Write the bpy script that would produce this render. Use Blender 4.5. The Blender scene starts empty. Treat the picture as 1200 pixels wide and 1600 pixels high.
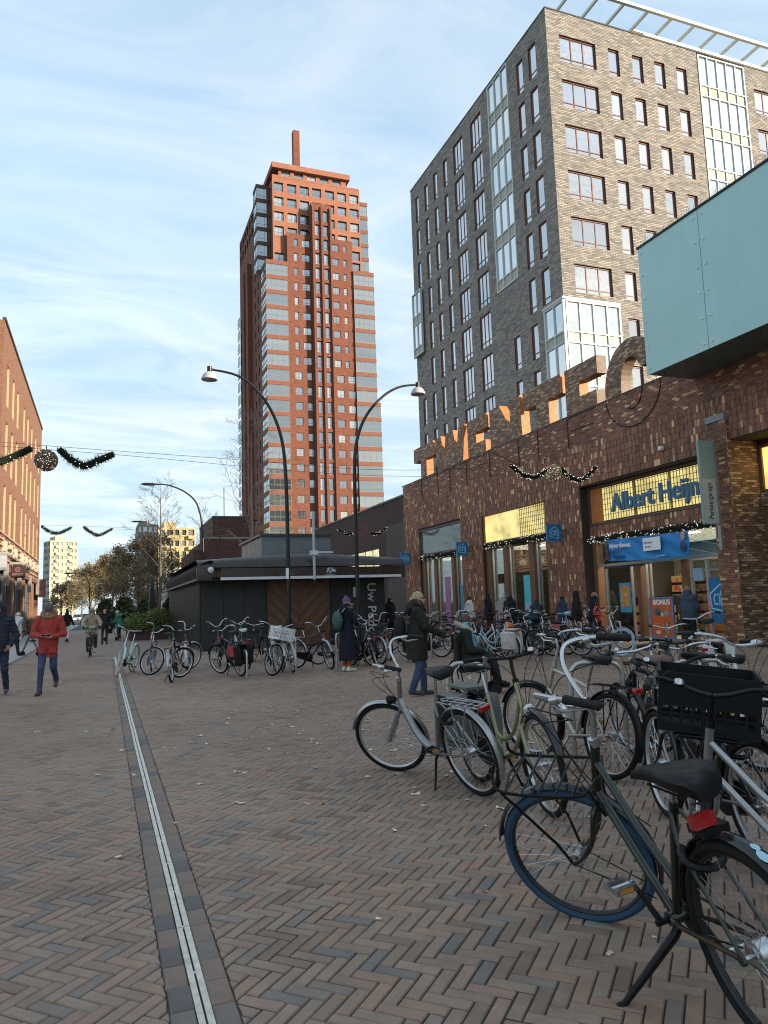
import bpy, math, random
import numpy as np
from mathutils import Vector, Matrix
from mathutils.geometry import tessellate_polygon
R = math.radians
scene = bpy.context.scene
scene.cycles.filter_width = 1.1
# ------------------------------------------------------------------ camera, sky, sun, exposure
cam = bpy.data.objects.new('camera', bpy.data.cameras.new('camera'))
scene.collection.objects.link(cam); scene.camera = cam
cam.data.sensor_fit = 'VERTICAL'; cam.data.sensor_height = 36.0
cam.data.lens = 36.0 * 1160 / 1600
cam.data.clip_start = 0.05; cam.data.clip_end = 6000
_y, _p, _r = R(20.75), R(7.03), R(-1.88)
_f = Vector((math.sin(_y) * math.cos(_p), math.cos(_y) * math.cos(_p), math.sin(_p)))
_rt = Vector((math.cos(_y), -math.sin(_y), 0)); _up = _rt.cross(_f)
_r2 = _rt * math.cos(_r) + _up * math.sin(_r); _u2 = _up * math.cos(_r) - _rt * math.sin(_r)
m = Matrix((_r2, _u2, -_f)).transposed().to_4x4(); m.translation = Vector((0, 0, 1.55))
cam.matrix_world = m

SUN_AZ, SUN_EL = 131.0, 13.0          # compass angle from +Y clockwise, elevation
world = bpy.data.worlds.new('World'); scene.world = world; world.use_nodes = True
wt = world.node_tree; wt.nodes.clear()
def wn(t, **k):
    n = wt.nodes.new(t)
    for a, b in k.items(): setattr(n, a, b)
    return n
wo = wn('ShaderNodeOutputWorld'); bg = wn('ShaderNodeBackground'); bg.inputs['Strength'].default_value = 0.15
sky = wn('ShaderNodeTexSky', sky_type='NISHITA', sun_disc=False, sun_elevation=R(SUN_EL), sun_rotation=R(SUN_AZ),
         air_density=1.0, dust_density=1.0, ozone_density=1.0)
tc = wn('ShaderNodeTexCoord'); sx = wn('ShaderNodeSeparateXYZ'); wt.links.new(tc.outputs['Generated'], sx.inputs[0])
def wmath(op, a, b=None):
    n = wn('ShaderNodeMath', operation=op)
    for i, v in enumerate((a, b)):
        if v is None: continue
        if isinstance(v, (int, float)): n.inputs[i].default_value = v
        else: wt.links.new(v, n.inputs[i])
    return n.outputs[0]
zc = wmath('MAXIMUM', sx.outputs[2], 0.04)
zz = wmath('ADD', zc, 0.12)
cx = wn('ShaderNodeCombineXYZ')
wt.links.new(wmath('DIVIDE', sx.outputs[0], zz), cx.inputs[0]); wt.links.new(wmath('DIVIDE', sx.outputs[1], zz), cx.inputs[1])
mp = wn('ShaderNodeMapping'); mp.inputs['Rotation'].default_value = (0, 0, R(35)); mp.inputs['Scale'].default_value = (0.55, 1.1, 1)
wt.links.new(cx.outputs[0], mp.inputs[0])
nz = wn('ShaderNodeTexNoise'); nz.inputs['Scale'].default_value = 1.3; nz.inputs['Detail'].default_value = 8
nz.inputs['Roughness'].default_value = 0.58; nz.inputs['Distortion'].default_value = 0.6
wt.links.new(mp.outputs[0], nz.inputs['Vector'])
cr = wn('ShaderNodeValToRGB'); cr.color_ramp.elements[0].position = 0.40; cr.color_ramp.elements[1].position = 0.72
cr.color_ramp.elements[0].color = (0.42, 0.42, 0.42, 1); cr.color_ramp.elements[1].color = (0.85, 0.85, 0.85, 1)
wt.links.new(nz.outputs['Fac'], cr.inputs[0])
hz = wn('ShaderNodeMapRange'); hz.inputs[1].default_value = 0.0; hz.inputs[2].default_value = 0.75
hz.inputs[3].default_value = 0.6; hz.inputs[4].default_value = 0.0
wt.links.new(sx.outputs[2], hz.inputs[0])
fac = wmath('MINIMUM', wmath('ADD', cr.outputs[0], hz.outputs[0]), 0.92)
mx = wn('ShaderNodeMix', data_type='RGBA')
wt.links.new(fac, mx.inputs['Factor']); wt.links.new(sky.outputs[0], mx.inputs[6])
n2 = wn('ShaderNodeTexNoise'); n2.inputs['Scale'].default_value = 2.6; n2.inputs['Detail'].default_value = 9; n2.inputs['Roughness'].default_value = 0.62; n2.inputs['Distortion'].default_value = 0.9
wt.links.new(mp.outputs[0], n2.inputs['Vector'])
c2 = wn('ShaderNodeValToRGB'); c2.color_ramp.elements[0].position = 0.38; c2.color_ramp.elements[1].position = 0.70
c2.color_ramp.elements[0].color = (1.18, 1.58, 1.90, 1); c2.color_ramp.elements[1].color = (2.00, 2.16, 2.20, 1)   # thin cirrus over pale haze
wt.links.new(n2.outputs['Fac'], c2.inputs[0]); wt.links.new(c2.outputs[0], mx.inputs[7])
wt.links.new(mx.outputs[2], bg.inputs[0]); wt.links.new(bg.outputs[0], wo.inputs[0])

sun = bpy.data.objects.new('sun', bpy.data.lights.new('sun', 'SUN')); scene.collection.objects.link(sun)
sun.data.energy = 3.0; sun.data.angle = R(0.6); sun.data.color = (1.0, 0.85, 0.66)
_a, _e = R(SUN_AZ), R(SUN_EL)
_d = Vector((math.sin(_a) * math.cos(_e), math.cos(_a) * math.cos(_e), math.sin(_e)))
sun.rotation_euler = _d.to_track_quat('Z', 'Y').to_euler(); sun.location = (30, -30, 60)
vs = scene.view_settings
vs.view_transform = 'Standard'; vs.look = 'None'; vs.gamma = 1; vs.use_curve_mapping = False
vs.exposure = 1.70

# ------------------------------------------------------------------ objects and tags
COL = scene.collection.objects
def tag(o, label=None, cat=None, group=None, kind=None):
    if label: o['label'] = label
    if cat: o['category'] = cat
    if group: o['group'] = group
    if kind: o['kind'] = kind
    return o
def thing(name, label, cat, loc=(0, 0, 0), rz=0.0, group=None):
    o = bpy.data.objects.new(name, None); COL.link(o); o.location = loc; o.rotation_euler = (0, 0, rz)
    o.empty_display_size = 0.2
    return tag(o, label, cat, group)
def inst(name, mesh, parent=None, mats=None, matrix=None, loc=None):
    o = bpy.data.objects.new(name, mesh); COL.link(o)
    if parent: o.parent = parent
    if matrix is not None: o.matrix_local = matrix
    if loc is not None: o.location = loc
    if mats:
        for i, mt in enumerate(mats):
            if mt is None or i >= len(o.material_slots): continue
            o.material_slots[i].link = 'OBJECT'; o.material_slots[i].material = mt
    return o

class MB:
    """collects faces, builds one mesh"""
    def __init__(s): s.v = []; s.f = []; s.m = []; s.n = 0; s.att = []
    def add(s, vs, fs, m=0, a=0.0):
        b = s.n; s.v.extend([tuple(v) for v in vs]); s.n += len(vs)
        for f in fs: s.f.append([i + b for i in f]); s.m.append(m); s.att.append(a)
        return s
    def quad(s, a, b, c, d, m=0, t=0.0): return s.add((a, b, c, d), ((0, 1, 2, 3),), m, t)
    def box(s, x0, y0, z0, x1, y1, z1, m=0, t=0.0):
        if x0 > x1: x0, x1 = x1, x0
        if y0 > y1: y0, y1 = y1, y0
        if z0 > z1: z0, z1 = z1, z0
        return s.add(((x0, y0, z0), (x1, y0, z0), (x1, y1, z0), (x0, y1, z0), (x0, y0, z1), (x1, y0, z1), (x1, y1, z1), (x0, y1, z1)),
                     ((3, 2, 1, 0), (4, 5, 6, 7), (0, 1, 5, 4), (1, 2, 6, 5), (2, 3, 7, 6), (3, 0, 4, 7)), m, t)
    def obox(s, c, ax, ay, az, m=0):
        c = Vector(c); ax = Vector(ax); ay = Vector(ay); az = Vector(az)
        p = [c + ax * i + ay * j + az * k for k in (-1, 1) for (i, j) in ((-1, -1), (1, -1), (1, 1), (-1, 1))]
        return s.add(p, ((3, 2, 1, 0), (4, 5, 6, 7), (0, 1, 5, 4), (1, 2, 6, 5), (2, 3, 7, 6), (3, 0, 4, 7)), m)
    def tube(s, pts, r, n=8, m=0, closed=False, cap=True):
        pts = [Vector(p) for p in pts]; k = len(pts)
        rs = r if isinstance(r, (list, tuple)) else [r] * k
        tang = []
        for i in range(k):
            a = pts[i - 1] if (i > 0 or closed) else pts[i]
            b = pts[(i + 1) % k] if (i < k - 1 or closed) else pts[i]
            t = b - a; tang.append(t.normalized() if t.length > 1e-9 else Vector((0, 0, 1)))
        u = tang[0].orthogonal().normalized(); vs = []
        for i in range(k):
            u = u - tang[i] * u.dot(tang[i])
            u = u.normalized() if u.length > 1e-6 else tang[i].orthogonal().normalized()
            w = tang[i].cross(u)
            for j in range(n):
                a = 2 * math.pi * j / n
                vs.append(pts[i] + (u * math.cos(a) + w * math.sin(a)) * rs[i])
        fs = []
        for i in range(k if closed else k - 1):
            for j in range(n):
                a, b = i * n + j, i * n + (j + 1) % n; c, d = ((i + 1) % k) * n + (j + 1) % n, ((i + 1) % k) * n + j
                fs.append((a, b, c, d))
        if cap and not closed: fs.append(tuple(range(n))[::-1]); fs.append(tuple(range((k - 1) * n, k * n)))
        return s.add(vs, fs, m)
    def loft(s, rings, m=0, cap=True):
        n = len(rings[0]); vs = [p for r in rings for p in r]; fs = []
        for i in range(len(rings) - 1):
            for j in range(n): fs.append((i * n + j, i * n + (j + 1) % n, (i + 1) * n + (j + 1) % n, (i + 1) * n + j))
        if cap: fs.append(tuple(range(n))[::-1]); fs.append(tuple(range((len(rings) - 1) * n, len(rings) * n)))
        return s.add(vs, fs, m)
    def lathe(s, prof, c=(0, 0, 0), axis='Z', n=16, m=0):
        vs = []; fs = []
        for r, h in prof:
            for j in range(n):
                a = 2 * math.pi * j / n; x, y = r * math.cos(a), r * math.sin(a)
                p = (x, y, h) if axis == 'Z' else ((h, x, y) if axis == 'X' else (y, h, x))
                vs.append((c[0] + p[0], c[1] + p[1], c[2] + p[2]))
        for i in range(len(prof) - 1):
            for j in range(n): fs.append((i * n + j, i * n + (j + 1) % n, (i + 1) * n + (j + 1) % n, (i + 1) * n + j))
        return s.add(vs, fs, m)
    def prism(s, poly, fn, m_front=0, m_side=None, d=0.1):
        """poly: 2-D outline; fn(u, v, w) -> 3-D point, extruded from w=0 to w=d. m_side: index or function(edge a, edge b)"""
        k = len(poly); tri = tessellate_polygon([[Vector((p[0], p[1], 0)) for p in poly]])
        A = [fn(p[0], p[1], 0) for p in poly]; B = [fn(p[0], p[1], d) for p in poly]
        s.add(A, [tuple(t) for t in tri], m_front); s.add(B, [tuple(t)[::-1] for t in tri], m_front)
        for i in range(k):
            j = (i + 1) % k
            ms = m_side(poly[i], poly[j]) if callable(m_side) else (m_front if m_side is None else m_side)
            s.add((A[i], A[j], B[j], B[i]), ((0, 1, 2, 3),), ms)
        return s
    def sphere(s, c, r, nu=12, nv=8, m=0):
        rx, ry, rz = (r, r, r) if isinstance(r, (int, float)) else r
        rings = []
        for i in range(nv + 1):
            a = -math.pi / 2 + math.pi * i / nv; q = max(math.cos(a), 1e-3)
            rings.append([(c[0] + rx * q * math.cos(2 * math.pi * j / nu), c[1] + ry * q * math.sin(2 * math.pi * j / nu), c[2] + rz * math.sin(a)) for j in range(nu)])
        return s.loft(rings, m)
    def mesh(s, name, mats=(), smooth=False, angle=0.7, attr=None):
        me = bpy.data.meshes.new(name); me.from_pydata(s.v, [], s.f)
        for mt in mats: me.materials.append(mt)
        if any(s.m): me.polygons.foreach_set('material_index', s.m)
        if smooth: me.shade_smooth(); me.set_sharp_from_angle(angle=angle)
        if attr:
            at = me.attributes.new(attr, 'FLOAT', 'FACE'); at.data.foreach_set('value', s.att)
        me.update(); return me
    def build(s, name, mats, parent=None, smooth=False, angle=0.7, attr=None, kind=None):
        if not isinstance(mats, (list, tuple)): mats = [mats]
        o = inst(name, s.mesh(name, mats, smooth, angle, attr), parent)
        if kind: o['kind'] = kind
        return o

# ------------------------------------------------------------------ materials
class NT:
    def __init__(s, name):
        s.mat = bpy.data.materials.new(name); s.mat.use_nodes = True; s.t = s.mat.node_tree
        s.b = s.t.nodes['Principled BSDF']; s.out = s.t.nodes['Material Output']
    def n(s, t, **k):
        n = s.t.nodes.new(t)
        for a, b in k.items(): setattr(n, a, b)
        return n
    def put(s, sock, v):
        if isinstance(v, bpy.types.NodeSocket): s.t.links.new(v, sock)
        elif isinstance(v, tuple) and len(v) == 3 and sock.type == 'RGBA': sock.default_value = (*v, 1)
        else: sock.default_value = v
    def math(s, op, a, b=0.0, c=0.0):
        n = s.n('ShaderNodeMath', operation=op); s.put(n.inputs[0], a); s.put(n.inputs[1], b); s.put(n.inputs[2], c); return n.outputs[0]
    def mix(s, f, a, b, mode='MIX'):
        n = s.n('ShaderNodeMix', data_type='RGBA', blend_type=mode); s.put(n.inputs['Factor'], f); s.put(n.inputs[6], a); s.put(n.inputs[7], b); return n.outputs[2]
    def noise(s, vec, scale, detail=3.0, rough=0.5, col=False):
        n = s.n('ShaderNodeTexNoise'); n.inputs['Scale'].default_value = scale; n.inputs['Detail'].default_value = detail; n.inputs['Roughness'].default_value = rough
        if vec is not None: s.put(n.inputs['Vector'], vec)
        return n.outputs['Color' if col else 'Fac']
    def ramp(s, f, stops):
        n = s.n('ShaderNodeValToRGB'); e = n.color_ramp.elements
        while len(e) < len(stops): e.new(0.5)
        for el, (p, c) in zip(e, stops): el.position = p; el.color = (*c, 1) if isinstance(c, tuple) else (c, c, c, 1)
        s.put(n.inputs[0], f); return n.outputs[0]
    def rng(s, f, a, b, c, d):
        n = s.n('ShaderNodeMapRange'); s.put(n.inputs[0], f)
        for i, v in enumerate((a, b, c, d)): n.inputs[i + 1].default_value = v
        return n.outputs[0]
    def obj(s): return s.n('ShaderNodeTexCoord').outputs['Object']
    def pos(s): return s.n('ShaderNodeNewGeometry').outputs['Position']
    def bump(s, h, dist=0.01, strength=1.0):
        n = s.n('ShaderNodeBump'); n.inputs['Distance'].default_value = dist; n.inputs['Strength'].default_value = strength
        s.put(n.inputs['Height'], h); s.t.links.new(n.outputs[0], s.b.inputs['Normal'])
    def wall(s):
        """(u, z) running along the wall, from world position"""
        g = s.n('ShaderNodeNewGeometry'); p = s.n('ShaderNodeSeparateXYZ'); s.put(p.inputs[0], g.outputs['Position'])
        q = s.n('ShaderNodeSeparateXYZ'); s.put(q.inputs[0], g.outputs['True Normal'])
        f = s.math('GREATER_THAN', s.math('ABSOLUTE', q.outputs[0]), 0.6)
        mx = s.n('ShaderNodeMix', data_type='FLOAT'); s.put(mx.inputs[0], f); s.put(mx.inputs[2], p.outputs[0]); s.put(mx.inputs[3], p.outputs[1])
        c = s.n('ShaderNodeCombineXYZ'); s.put(c.inputs[0], mx.outputs[0]); s.put(c.inputs[1], p.outputs[2]); return c.outputs[0]
    def fin(s, col=None, rough=None, metal=None, spec=None):
        if col is not None: s.put(s.b.inputs['Base Color'], col)
        if rough is not None: s.put(s.b.inputs['Roughness'], rough)
        if metal is not None: s.put(s.b.inputs['Metallic'], metal)
        if spec is not None: s.put(s.b.inputs['Specular IOR Level'], spec)
        return s.mat
_MC = {}
def M(name, col, rough=0.6, metal=0.0, var=0.18, scale=9.0, bump=0.0, bscale=60.0, coat=0.0, rand=0.0):
    """painted / plain surface with uneven colour, wear and relief"""
    if name in _MC: return _MC[name]
    t = NT(name); o = t.obj()
    f = t.noise(o, scale, 5, 0.62)
    lo = tuple(c * (1 - var) for c in col); hi = tuple(min(1, c * (1 + var)) for c in col)
    c = t.ramp(f, ((0.3, lo), (0.7, hi)))
    if rand:
        oi = t.n('ShaderNodeObjectInfo').outputs['Random']
        c = t.mix(1.0, c, t.ramp(oi, ((0, 1 - rand), (1, 1.0))), 'MULTIPLY')
    r = t.rng(t.noise(o, scale * 3, 4), 0.3, 0.7, max(0.02, rough - 0.1), min(1, rough + 0.12))
    if bump: t.bump(t.noise(o, bscale, 4, 0.6), bump)
    if coat: t.b.inputs['Coat Weight'].default_value = coat; t.b.inputs['Coat Roughness'].default_value = 0.08
    _MC[name] = t.fin(c, r, metal, 0.22 if max(col) < .03 and metal < .15 else None); return _MC[name]
def emis(name, col, strength):
    t = NT(name); t.put(t.b.inputs['Emission Color'], col); t.b.inputs['Emission Strength'].default_value = strength
    return t.fin(tuple(c * 0.6 for c in col), 0.5)
def brickmat(name, cols, mortar, bw, bh, msize=0.012, rough=0.85, bump=0.012, patch=0.25, squash=1.0, off=0.5):
    t = NT(name); u = t.wall()
    b = t.n('ShaderNodeTexBrick', offset=off); t.put(b.inputs['Vector'], u)
    b.inputs['Scale'].default_value = 1.0; b.inputs['Mortar Size'].default_value = msize; b.inputs['Mortar Smooth'].default_value = 0.1
    b.inputs['Brick Width'].default_value = bw; b.inputs['Row Height'].default_value = bh; b.inputs['Bias'].default_value = 0
    t.put(b.inputs['Color1'], (0, 0, 0)); t.put(b.inputs['Color2'], (1, 1, 1)); t.put(b.inputs['Mortar'], (0.5, 0.5, 0.5))
    k = len(cols); tint = t.ramp(b.outputs['Color'], [(0.08 + 0.84 * i / max(1, k - 1), c) for i, c in enumerate(cols)])
    tint = t.mix(patch, tint, t.ramp(t.noise(u, 0.35, 4, 0.6), ((0.25, tuple(c * 0.55 for c in cols[0])), (0.75, cols[-1]))), 'MIX')
    tint = t.mix(1.0, tint, t.ramp(t.noise(u, 14, 4), ((0.2, 0.8), (0.8, 1.12))), 'MULTIPLY')
    c = t.mix(b.outputs['Fac'], tint, mortar)
    t.bump(t.math('SUBTRACT', 1.0, b.outputs['Fac']), bump)
    return t.fin(c, rough)
def glassmat(name, dark=(0.02, 0.025, 0.03), light=(0.32, 0.33, 0.33), gloss=0.45, tint=(0.9, 0.95, 1.0), edge=0.5, thr=0.5):
    """window glass seen from outside: dark room or pale blind behind it, sky mirrored on it"""
    t = NT(name)
    oi = t.n('ShaderNodeObjectInfo').outputs['Random']
    p = t.n('ShaderNodeSeparateXYZ'); t.put(p.inputs[0], t.obj())
    g = t.noise(t.obj(), 3.5, 2)
    c = t.mix(t.ramp(t.math('ADD', oi, t.math('MULTIPLY', t.math('SUBTRACT', g, 0.5), 0.5)), ((thr - 0.12, 0.0), (thr + 0.12, 1.0))), dark, light)
    t.fin(c, 0.6, 0.0, 0.2)
    gl = t.n('ShaderNodeBsdfGlossy'); gl.inputs['Roughness'].default_value = 0.03; t.put(gl.inputs['Color'], tint)
    bp = t.n('ShaderNodeBump'); bp.inputs['Distance'].default_value = 0.01; bp.inputs['Strength'].default_value = 0.25
    t.put(bp.inputs['Height'], t.noise(t.pos(), 0.9, 2)); t.t.links.new(bp.outputs[0], gl.inputs['Normal'])
    lw = t.n('ShaderNodeLayerWeight'); lw.inputs['Blend'].default_value = 0.35
    f = t.math('MINIMUM', t.math('ADD', t.math('MULTIPLY', lw.outputs['Facing'], edge), gloss), 0.95)
    mxs = t.n('ShaderNodeMixShader'); t.put(mxs.inputs[0], f); t.t.links.new(t.b.outputs[0], mxs.inputs[1]); t.t.links.new(gl.outputs[0], mxs.inputs[2])
    t.t.links.new(mxs.outputs[0], t.out.inputs[0]); return t.mat
def shopglass(name, gloss=0.12, tint=(0.85, 0.93, 0.92)):
    t = NT(name); tr = t.n('ShaderNodeBsdfTransparent'); t.put(tr.inputs['Color'], tint)
    gl = t.n('ShaderNodeBsdfGlossy'); gl.inputs['Roughness'].default_value = 0.02
    lw = t.n('ShaderNodeLayerWeight'); lw.inputs['Blend'].default_value = 0.3
    f = t.math('MINIMUM', t.math('ADD', t.math('MULTIPLY', lw.outputs['Fresnel'], 0.7), gloss), 0.9)
    mxs = t.n('ShaderNodeMixShader'); t.put(mxs.inputs[0], f); t.t.links.new(tr.outputs[0], mxs.inputs[1]); t.t.links.new(gl.outputs[0], mxs.inputs[2])
    t.t.links.new(mxs.outputs[0], t.out.inputs[0]); return t.mat

def text_mesh(txt, size, depth=0.0, bold=0.0, align='CENTER', bevel=0.0, spacing=1.0):
    c = bpy.data.curves.new('lettering', 'FONT'); c.body = txt; c.size = size; c.extrude = depth; c.offset = bold
    c.align_x = align; c.align_y = 'CENTER'; c.space_character = spacing; c.resolution_u = 3
    if bevel: c.bevel_depth = bevel; c.bevel_resolution = 1
    o = bpy.data.objects.new('lettering', c); COL.link(o)
    dg = bpy.context.evaluated_depsgraph_get(); me = bpy.data.meshes.new_from_object(o.evaluated_get(dg))
    bpy.data.objects.remove(o); bpy.data.curves.remove(c); return me
def text(name, txt, size, mat, parent, origin, right, up, depth=0.004, bold=0.0, align='CENTER', spacing=1.0, stretch=1.0):
    me = text_mesh(txt, size, depth, bold, align, 0.0, spacing); me.materials.clear(); me.materials.append(mat)
    r = Vector(right).normalized(); u = Vector(up).normalized(); n = r.cross(u)
    mt = Matrix((r * stretch, u, n)).transposed().to_4x4(); mt.translation = Vector(origin)
    return inst(name, me, parent, matrix=mt)
# ------------------------------------------------------------------ ground and paving
rnd = random.Random(7)
def project(p):
    v = Vector(p) - Vector((0, 0, 1.55)); d = v.dot(_f)
    return (600 + 1160 * v.dot(_r2) / d, 800 - 1160 * v.dot(_u2) / d, d)
def paver_material(name, attr):
    t = NT(name)
    a = t.n('ShaderNodeAttribute', attribute_name=attr).outputs['Fac']
    p = t.pos()
    base = t.ramp(a, ((0.0, (0.165, 0.112, 0.080)), (0.3, (0.250, 0.165, 0.113)), (0.5, (0.280, 0.208, 0.146)), (0.62, (0.300, 0.206, 0.145)), (0.78, (0.325, 0.186, 0.124)), (0.88, (0.190, 0.170, 0.142)), (1.0, (0.135, 0.126, 0.114))))
    big = t.noise(p, 0.45, 4, 0.6); mid = t.noise(p, 9, 5, 0.65); fine = t.noise(p, 170, 3, 0.7)
    c = t.mix(t.rng(big, 0.38, 0.66, 0.0, 0.6), base, (0.262, 0.196, 0.148))
    c = t.mix(1.0, c, t.ramp(t.noise(p, 0.22, 5, 0.65), ((0.32, (0.72, 0.72, 0.74)), (0.55, 1.0), (0.72, (1.14, 1.08, 1.02)))), 'MULTIPLY')
    c = t.mix(1.0, c, t.ramp(mid, ((0.25, 0.74), (0.75, 1.2))), 'MULTIPLY')
    c = t.mix(1.0, c, t.ramp(fine, ((0.25, 0.8), (0.75, 1.2))), 'MULTIPLY')
    c = t.mix(t.ramp(t.noise(p, 23, 3, 0.7), ((0.70, 0.0), (0.80, 0.4))), c, (0.30, 0.28, 0.26))
    t.bump(t.math('ADD', t.math('MULTIPLY', fine, 0.4), mid), 0.004)
    v = t.n('ShaderNodeTexVoronoi', feature='F1'); v.inputs['Scale'].default_value = 2.3; t.put(v.inputs['Vector'], p)
    c = t.mix(t.math('MULTIPLY', t.math('LESS_THAN', v.outputs['Distance'], t.math('ADD', .03, t.math('MULTIPLY', mid, .05))), .38), c, (0.30, 0.275, 0.245))   # trodden gum
    return t.fin(c, t.rng(mid, 0.3, 0.7, 0.52, 0.82), 0, 0.4)
PAVER = paver_material('paver_clay', 'tint')
def sand_mat():
    t = NT('joint_sand'); p = t.pos()
    c = t.ramp(t.noise(p, 60, 4, 0.7), ((0.3, (0.018, 0.015, 0.013)), (0.7, (0.05, 0.042, 0.036))))
    c = t.mix(t.rng(t.noise(p, .5, 3), .5, .7, 0, .6), c, (.11, .092, .075))
    t.bump(t.noise(p, 90, 4), 0.004); return t.fin(c, 0.95)
def far_paving():
    """the same herringbone further off, too small to pick apart"""
    t = NT('far_paving'); p = t.pos()
    mp = t.n('ShaderNodeMapping'); mp.inputs['Rotation'].default_value = (0, 0, R(45)); t.put(mp.inputs[0], p)
    b = t.n('ShaderNodeTexBrick'); t.put(b.inputs['Vector'], mp.outputs[0]); b.inputs['Scale'].default_value = 1
    b.inputs['Brick Width'].default_value = 0.205; b.inputs['Row Height'].default_value = 0.0685; b.inputs['Mortar Size'].default_value = 0.006
    t.put(b.inputs['Color1'], (0.21, 0.143, 0.108)); t.put(b.inputs['Color2'], (0.30, 0.215, 0.165)); t.put(b.inputs['Mortar'], (0.10, 0.078, 0.062))
    c = t.mix(t.rng(t.noise(p, 0.35, 4, 0.6), 0.3, 0.7, 0.0, 0.6), b.outputs[0], (0.25, 0.195, 0.158))
    return t.fin(c, 0.75)
SAND = sand_mat()
ASPH = M('asphalt', (0.055, 0.055, 0.058), 0.85, 0, 0.2, 3, 0.004, 120)
LIGHTSTONE = M('footway_slabs', (0.36, 0.35, 0.33), 0.8, 0, 0.15, 2.5, 0.003, 60)
EARTH = M('verge_earth', (0.06, 0.065, 0.035), 0.95, 0, 0.3, 1.2)
mb = MB(); S = 3000
mb.quad((-S, -S, -.045), (S, -S, -.045), (S, S, -.045), (-S, S, -.045))
tag(mb.build('ground', EARTH), kind='structure')
plaza = tag(MB().quad((-3.0, -12, -.008), (19.6, -12, -.008), (19.6, 27.0, -.008), (-3.0, 27.0, -.008)).build('plaza_paving', SAND), kind='structure')
street_bed = tag(MB().quad((-2.8, 27.0, -.003), (19.6, 27.0, -.003), (19.6, 75, -.003), (-2.8, 75, -.003)).build('street_paving', far_paving()), kind='structure')
tag(MB().quad((-5.0, 75, -.006), (4.0, 75, -.006), (4.0, 400, -.006), (-5.0, 400, -.006)).build('road', ASPH), kind='structure')
tag(MB().quad((4.0, 75, -.010), (60.0, 75, -.010), (60.0, 400, -.010), (4.0, 400, -.010)).build('park_lawn', M('lawn', (0.07, 0.11, 0.035), 0.95, 0, 0.3, 0.6, 0.02, 30)), kind='structure')
fm = MB(); fm.box(-30, -12, -.04, -2.95, 110, .035)
fw = tag(fm.build('footway', LIGHTSTONE), kind='structure')
km = MB().box(-2.95, .006, -.03, -2.80, .994, .045).mesh('kerb_stone', [M('kerb_concrete', (0.33, 0.32, 0.30), 0.85, 0, 0.12, 4)])
for i in range(60): inst('kerb_stone', km, fw, loc=(rnd.gauss(0, .003), 14 + i, rnd.gauss(0, .002)))

# herringbone pavers, 45 degrees
PW = 0.0685; CH = 0.045 * 0.09
c45 = math.cos(R(45))
def lat(i, j): return ((i - j) * c45 * PW + 0.02, (i + j) * c45 * PW)
def clip(poly, a, b, keep):
    """half plane x<=a (keep<0) or x>=b"""
    out = []
    for k in range(len(poly)):
        p, q = poly[k], poly[(k + 1) % len(poly)]
        def ins(z): return z[0] <= a if keep < 0 else z[0] >= b
        e = a if keep < 0 else b
        if ins(p): out.append(p)
        if ins(p) != ins(q):
            s = (e - p[0]) / (q[0] - p[0]); out.append((e, p[1] + s * (q[1] - p[1])))
    return out
DX0, DX1 = 0.255, 0.515
def paver_geo(mb, poly, zt, tilt, tint):
    n = len(poly); cx = sum(p[0] for p in poly) / n; cy = sum(p[1] for p in poly) / n
    g = 0.0034; b = 0.0048
    def ins(p, d):
        dx, dy = cx - p[0], cy - p[1]
        # shrink along both lattice axes
        u = (dx + dy) * c45; v = (dy - dx) * c45
        su = min(abs(u), d) * (1 if u > 0 else -1); sv = min(abs(v), d) * (1 if v > 0 else -1)
        return (p[0] + (su - sv) * c45, p[1] + (su + sv) * c45)
    top = [(*ins(p, g + b), zt + tilt[0] * (p[0] - cx) + tilt[1] * (p[1] - cy)) for p in poly]
    mid = [(*ins(p, g), zt - 0.0055) for p in poly]
    low = [(*ins(p, g), -0.02) for p in poly]
    fs = [tuple(range(n))] + [(i, n + i, n + (i + 1) % n, (i + 1) % n)[::-1] for i in range(n)][::1]
    fs = [tuple(range(n))] + [(n + i, n + (i + 1) % n, (i + 1) % n, i) for i in range(n)] + [(2 * n + i, 2 * n + (i + 1) % n, n + (i + 1) % n, n + i) for i in range(n)]
    mb.add(top + mid + low, fs, 0, tint)
def tint_of(r):
    t = r.gauss(0.45, 0.19)
    if r.random() < 0.10: t = r.uniform(0.82, 0.97)
    if r.random() < 0.10: t = r.uniform(0.68, 0.8)
    return min(1, max(0, t))
field = MB(); cand = []
NI = 440
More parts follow.
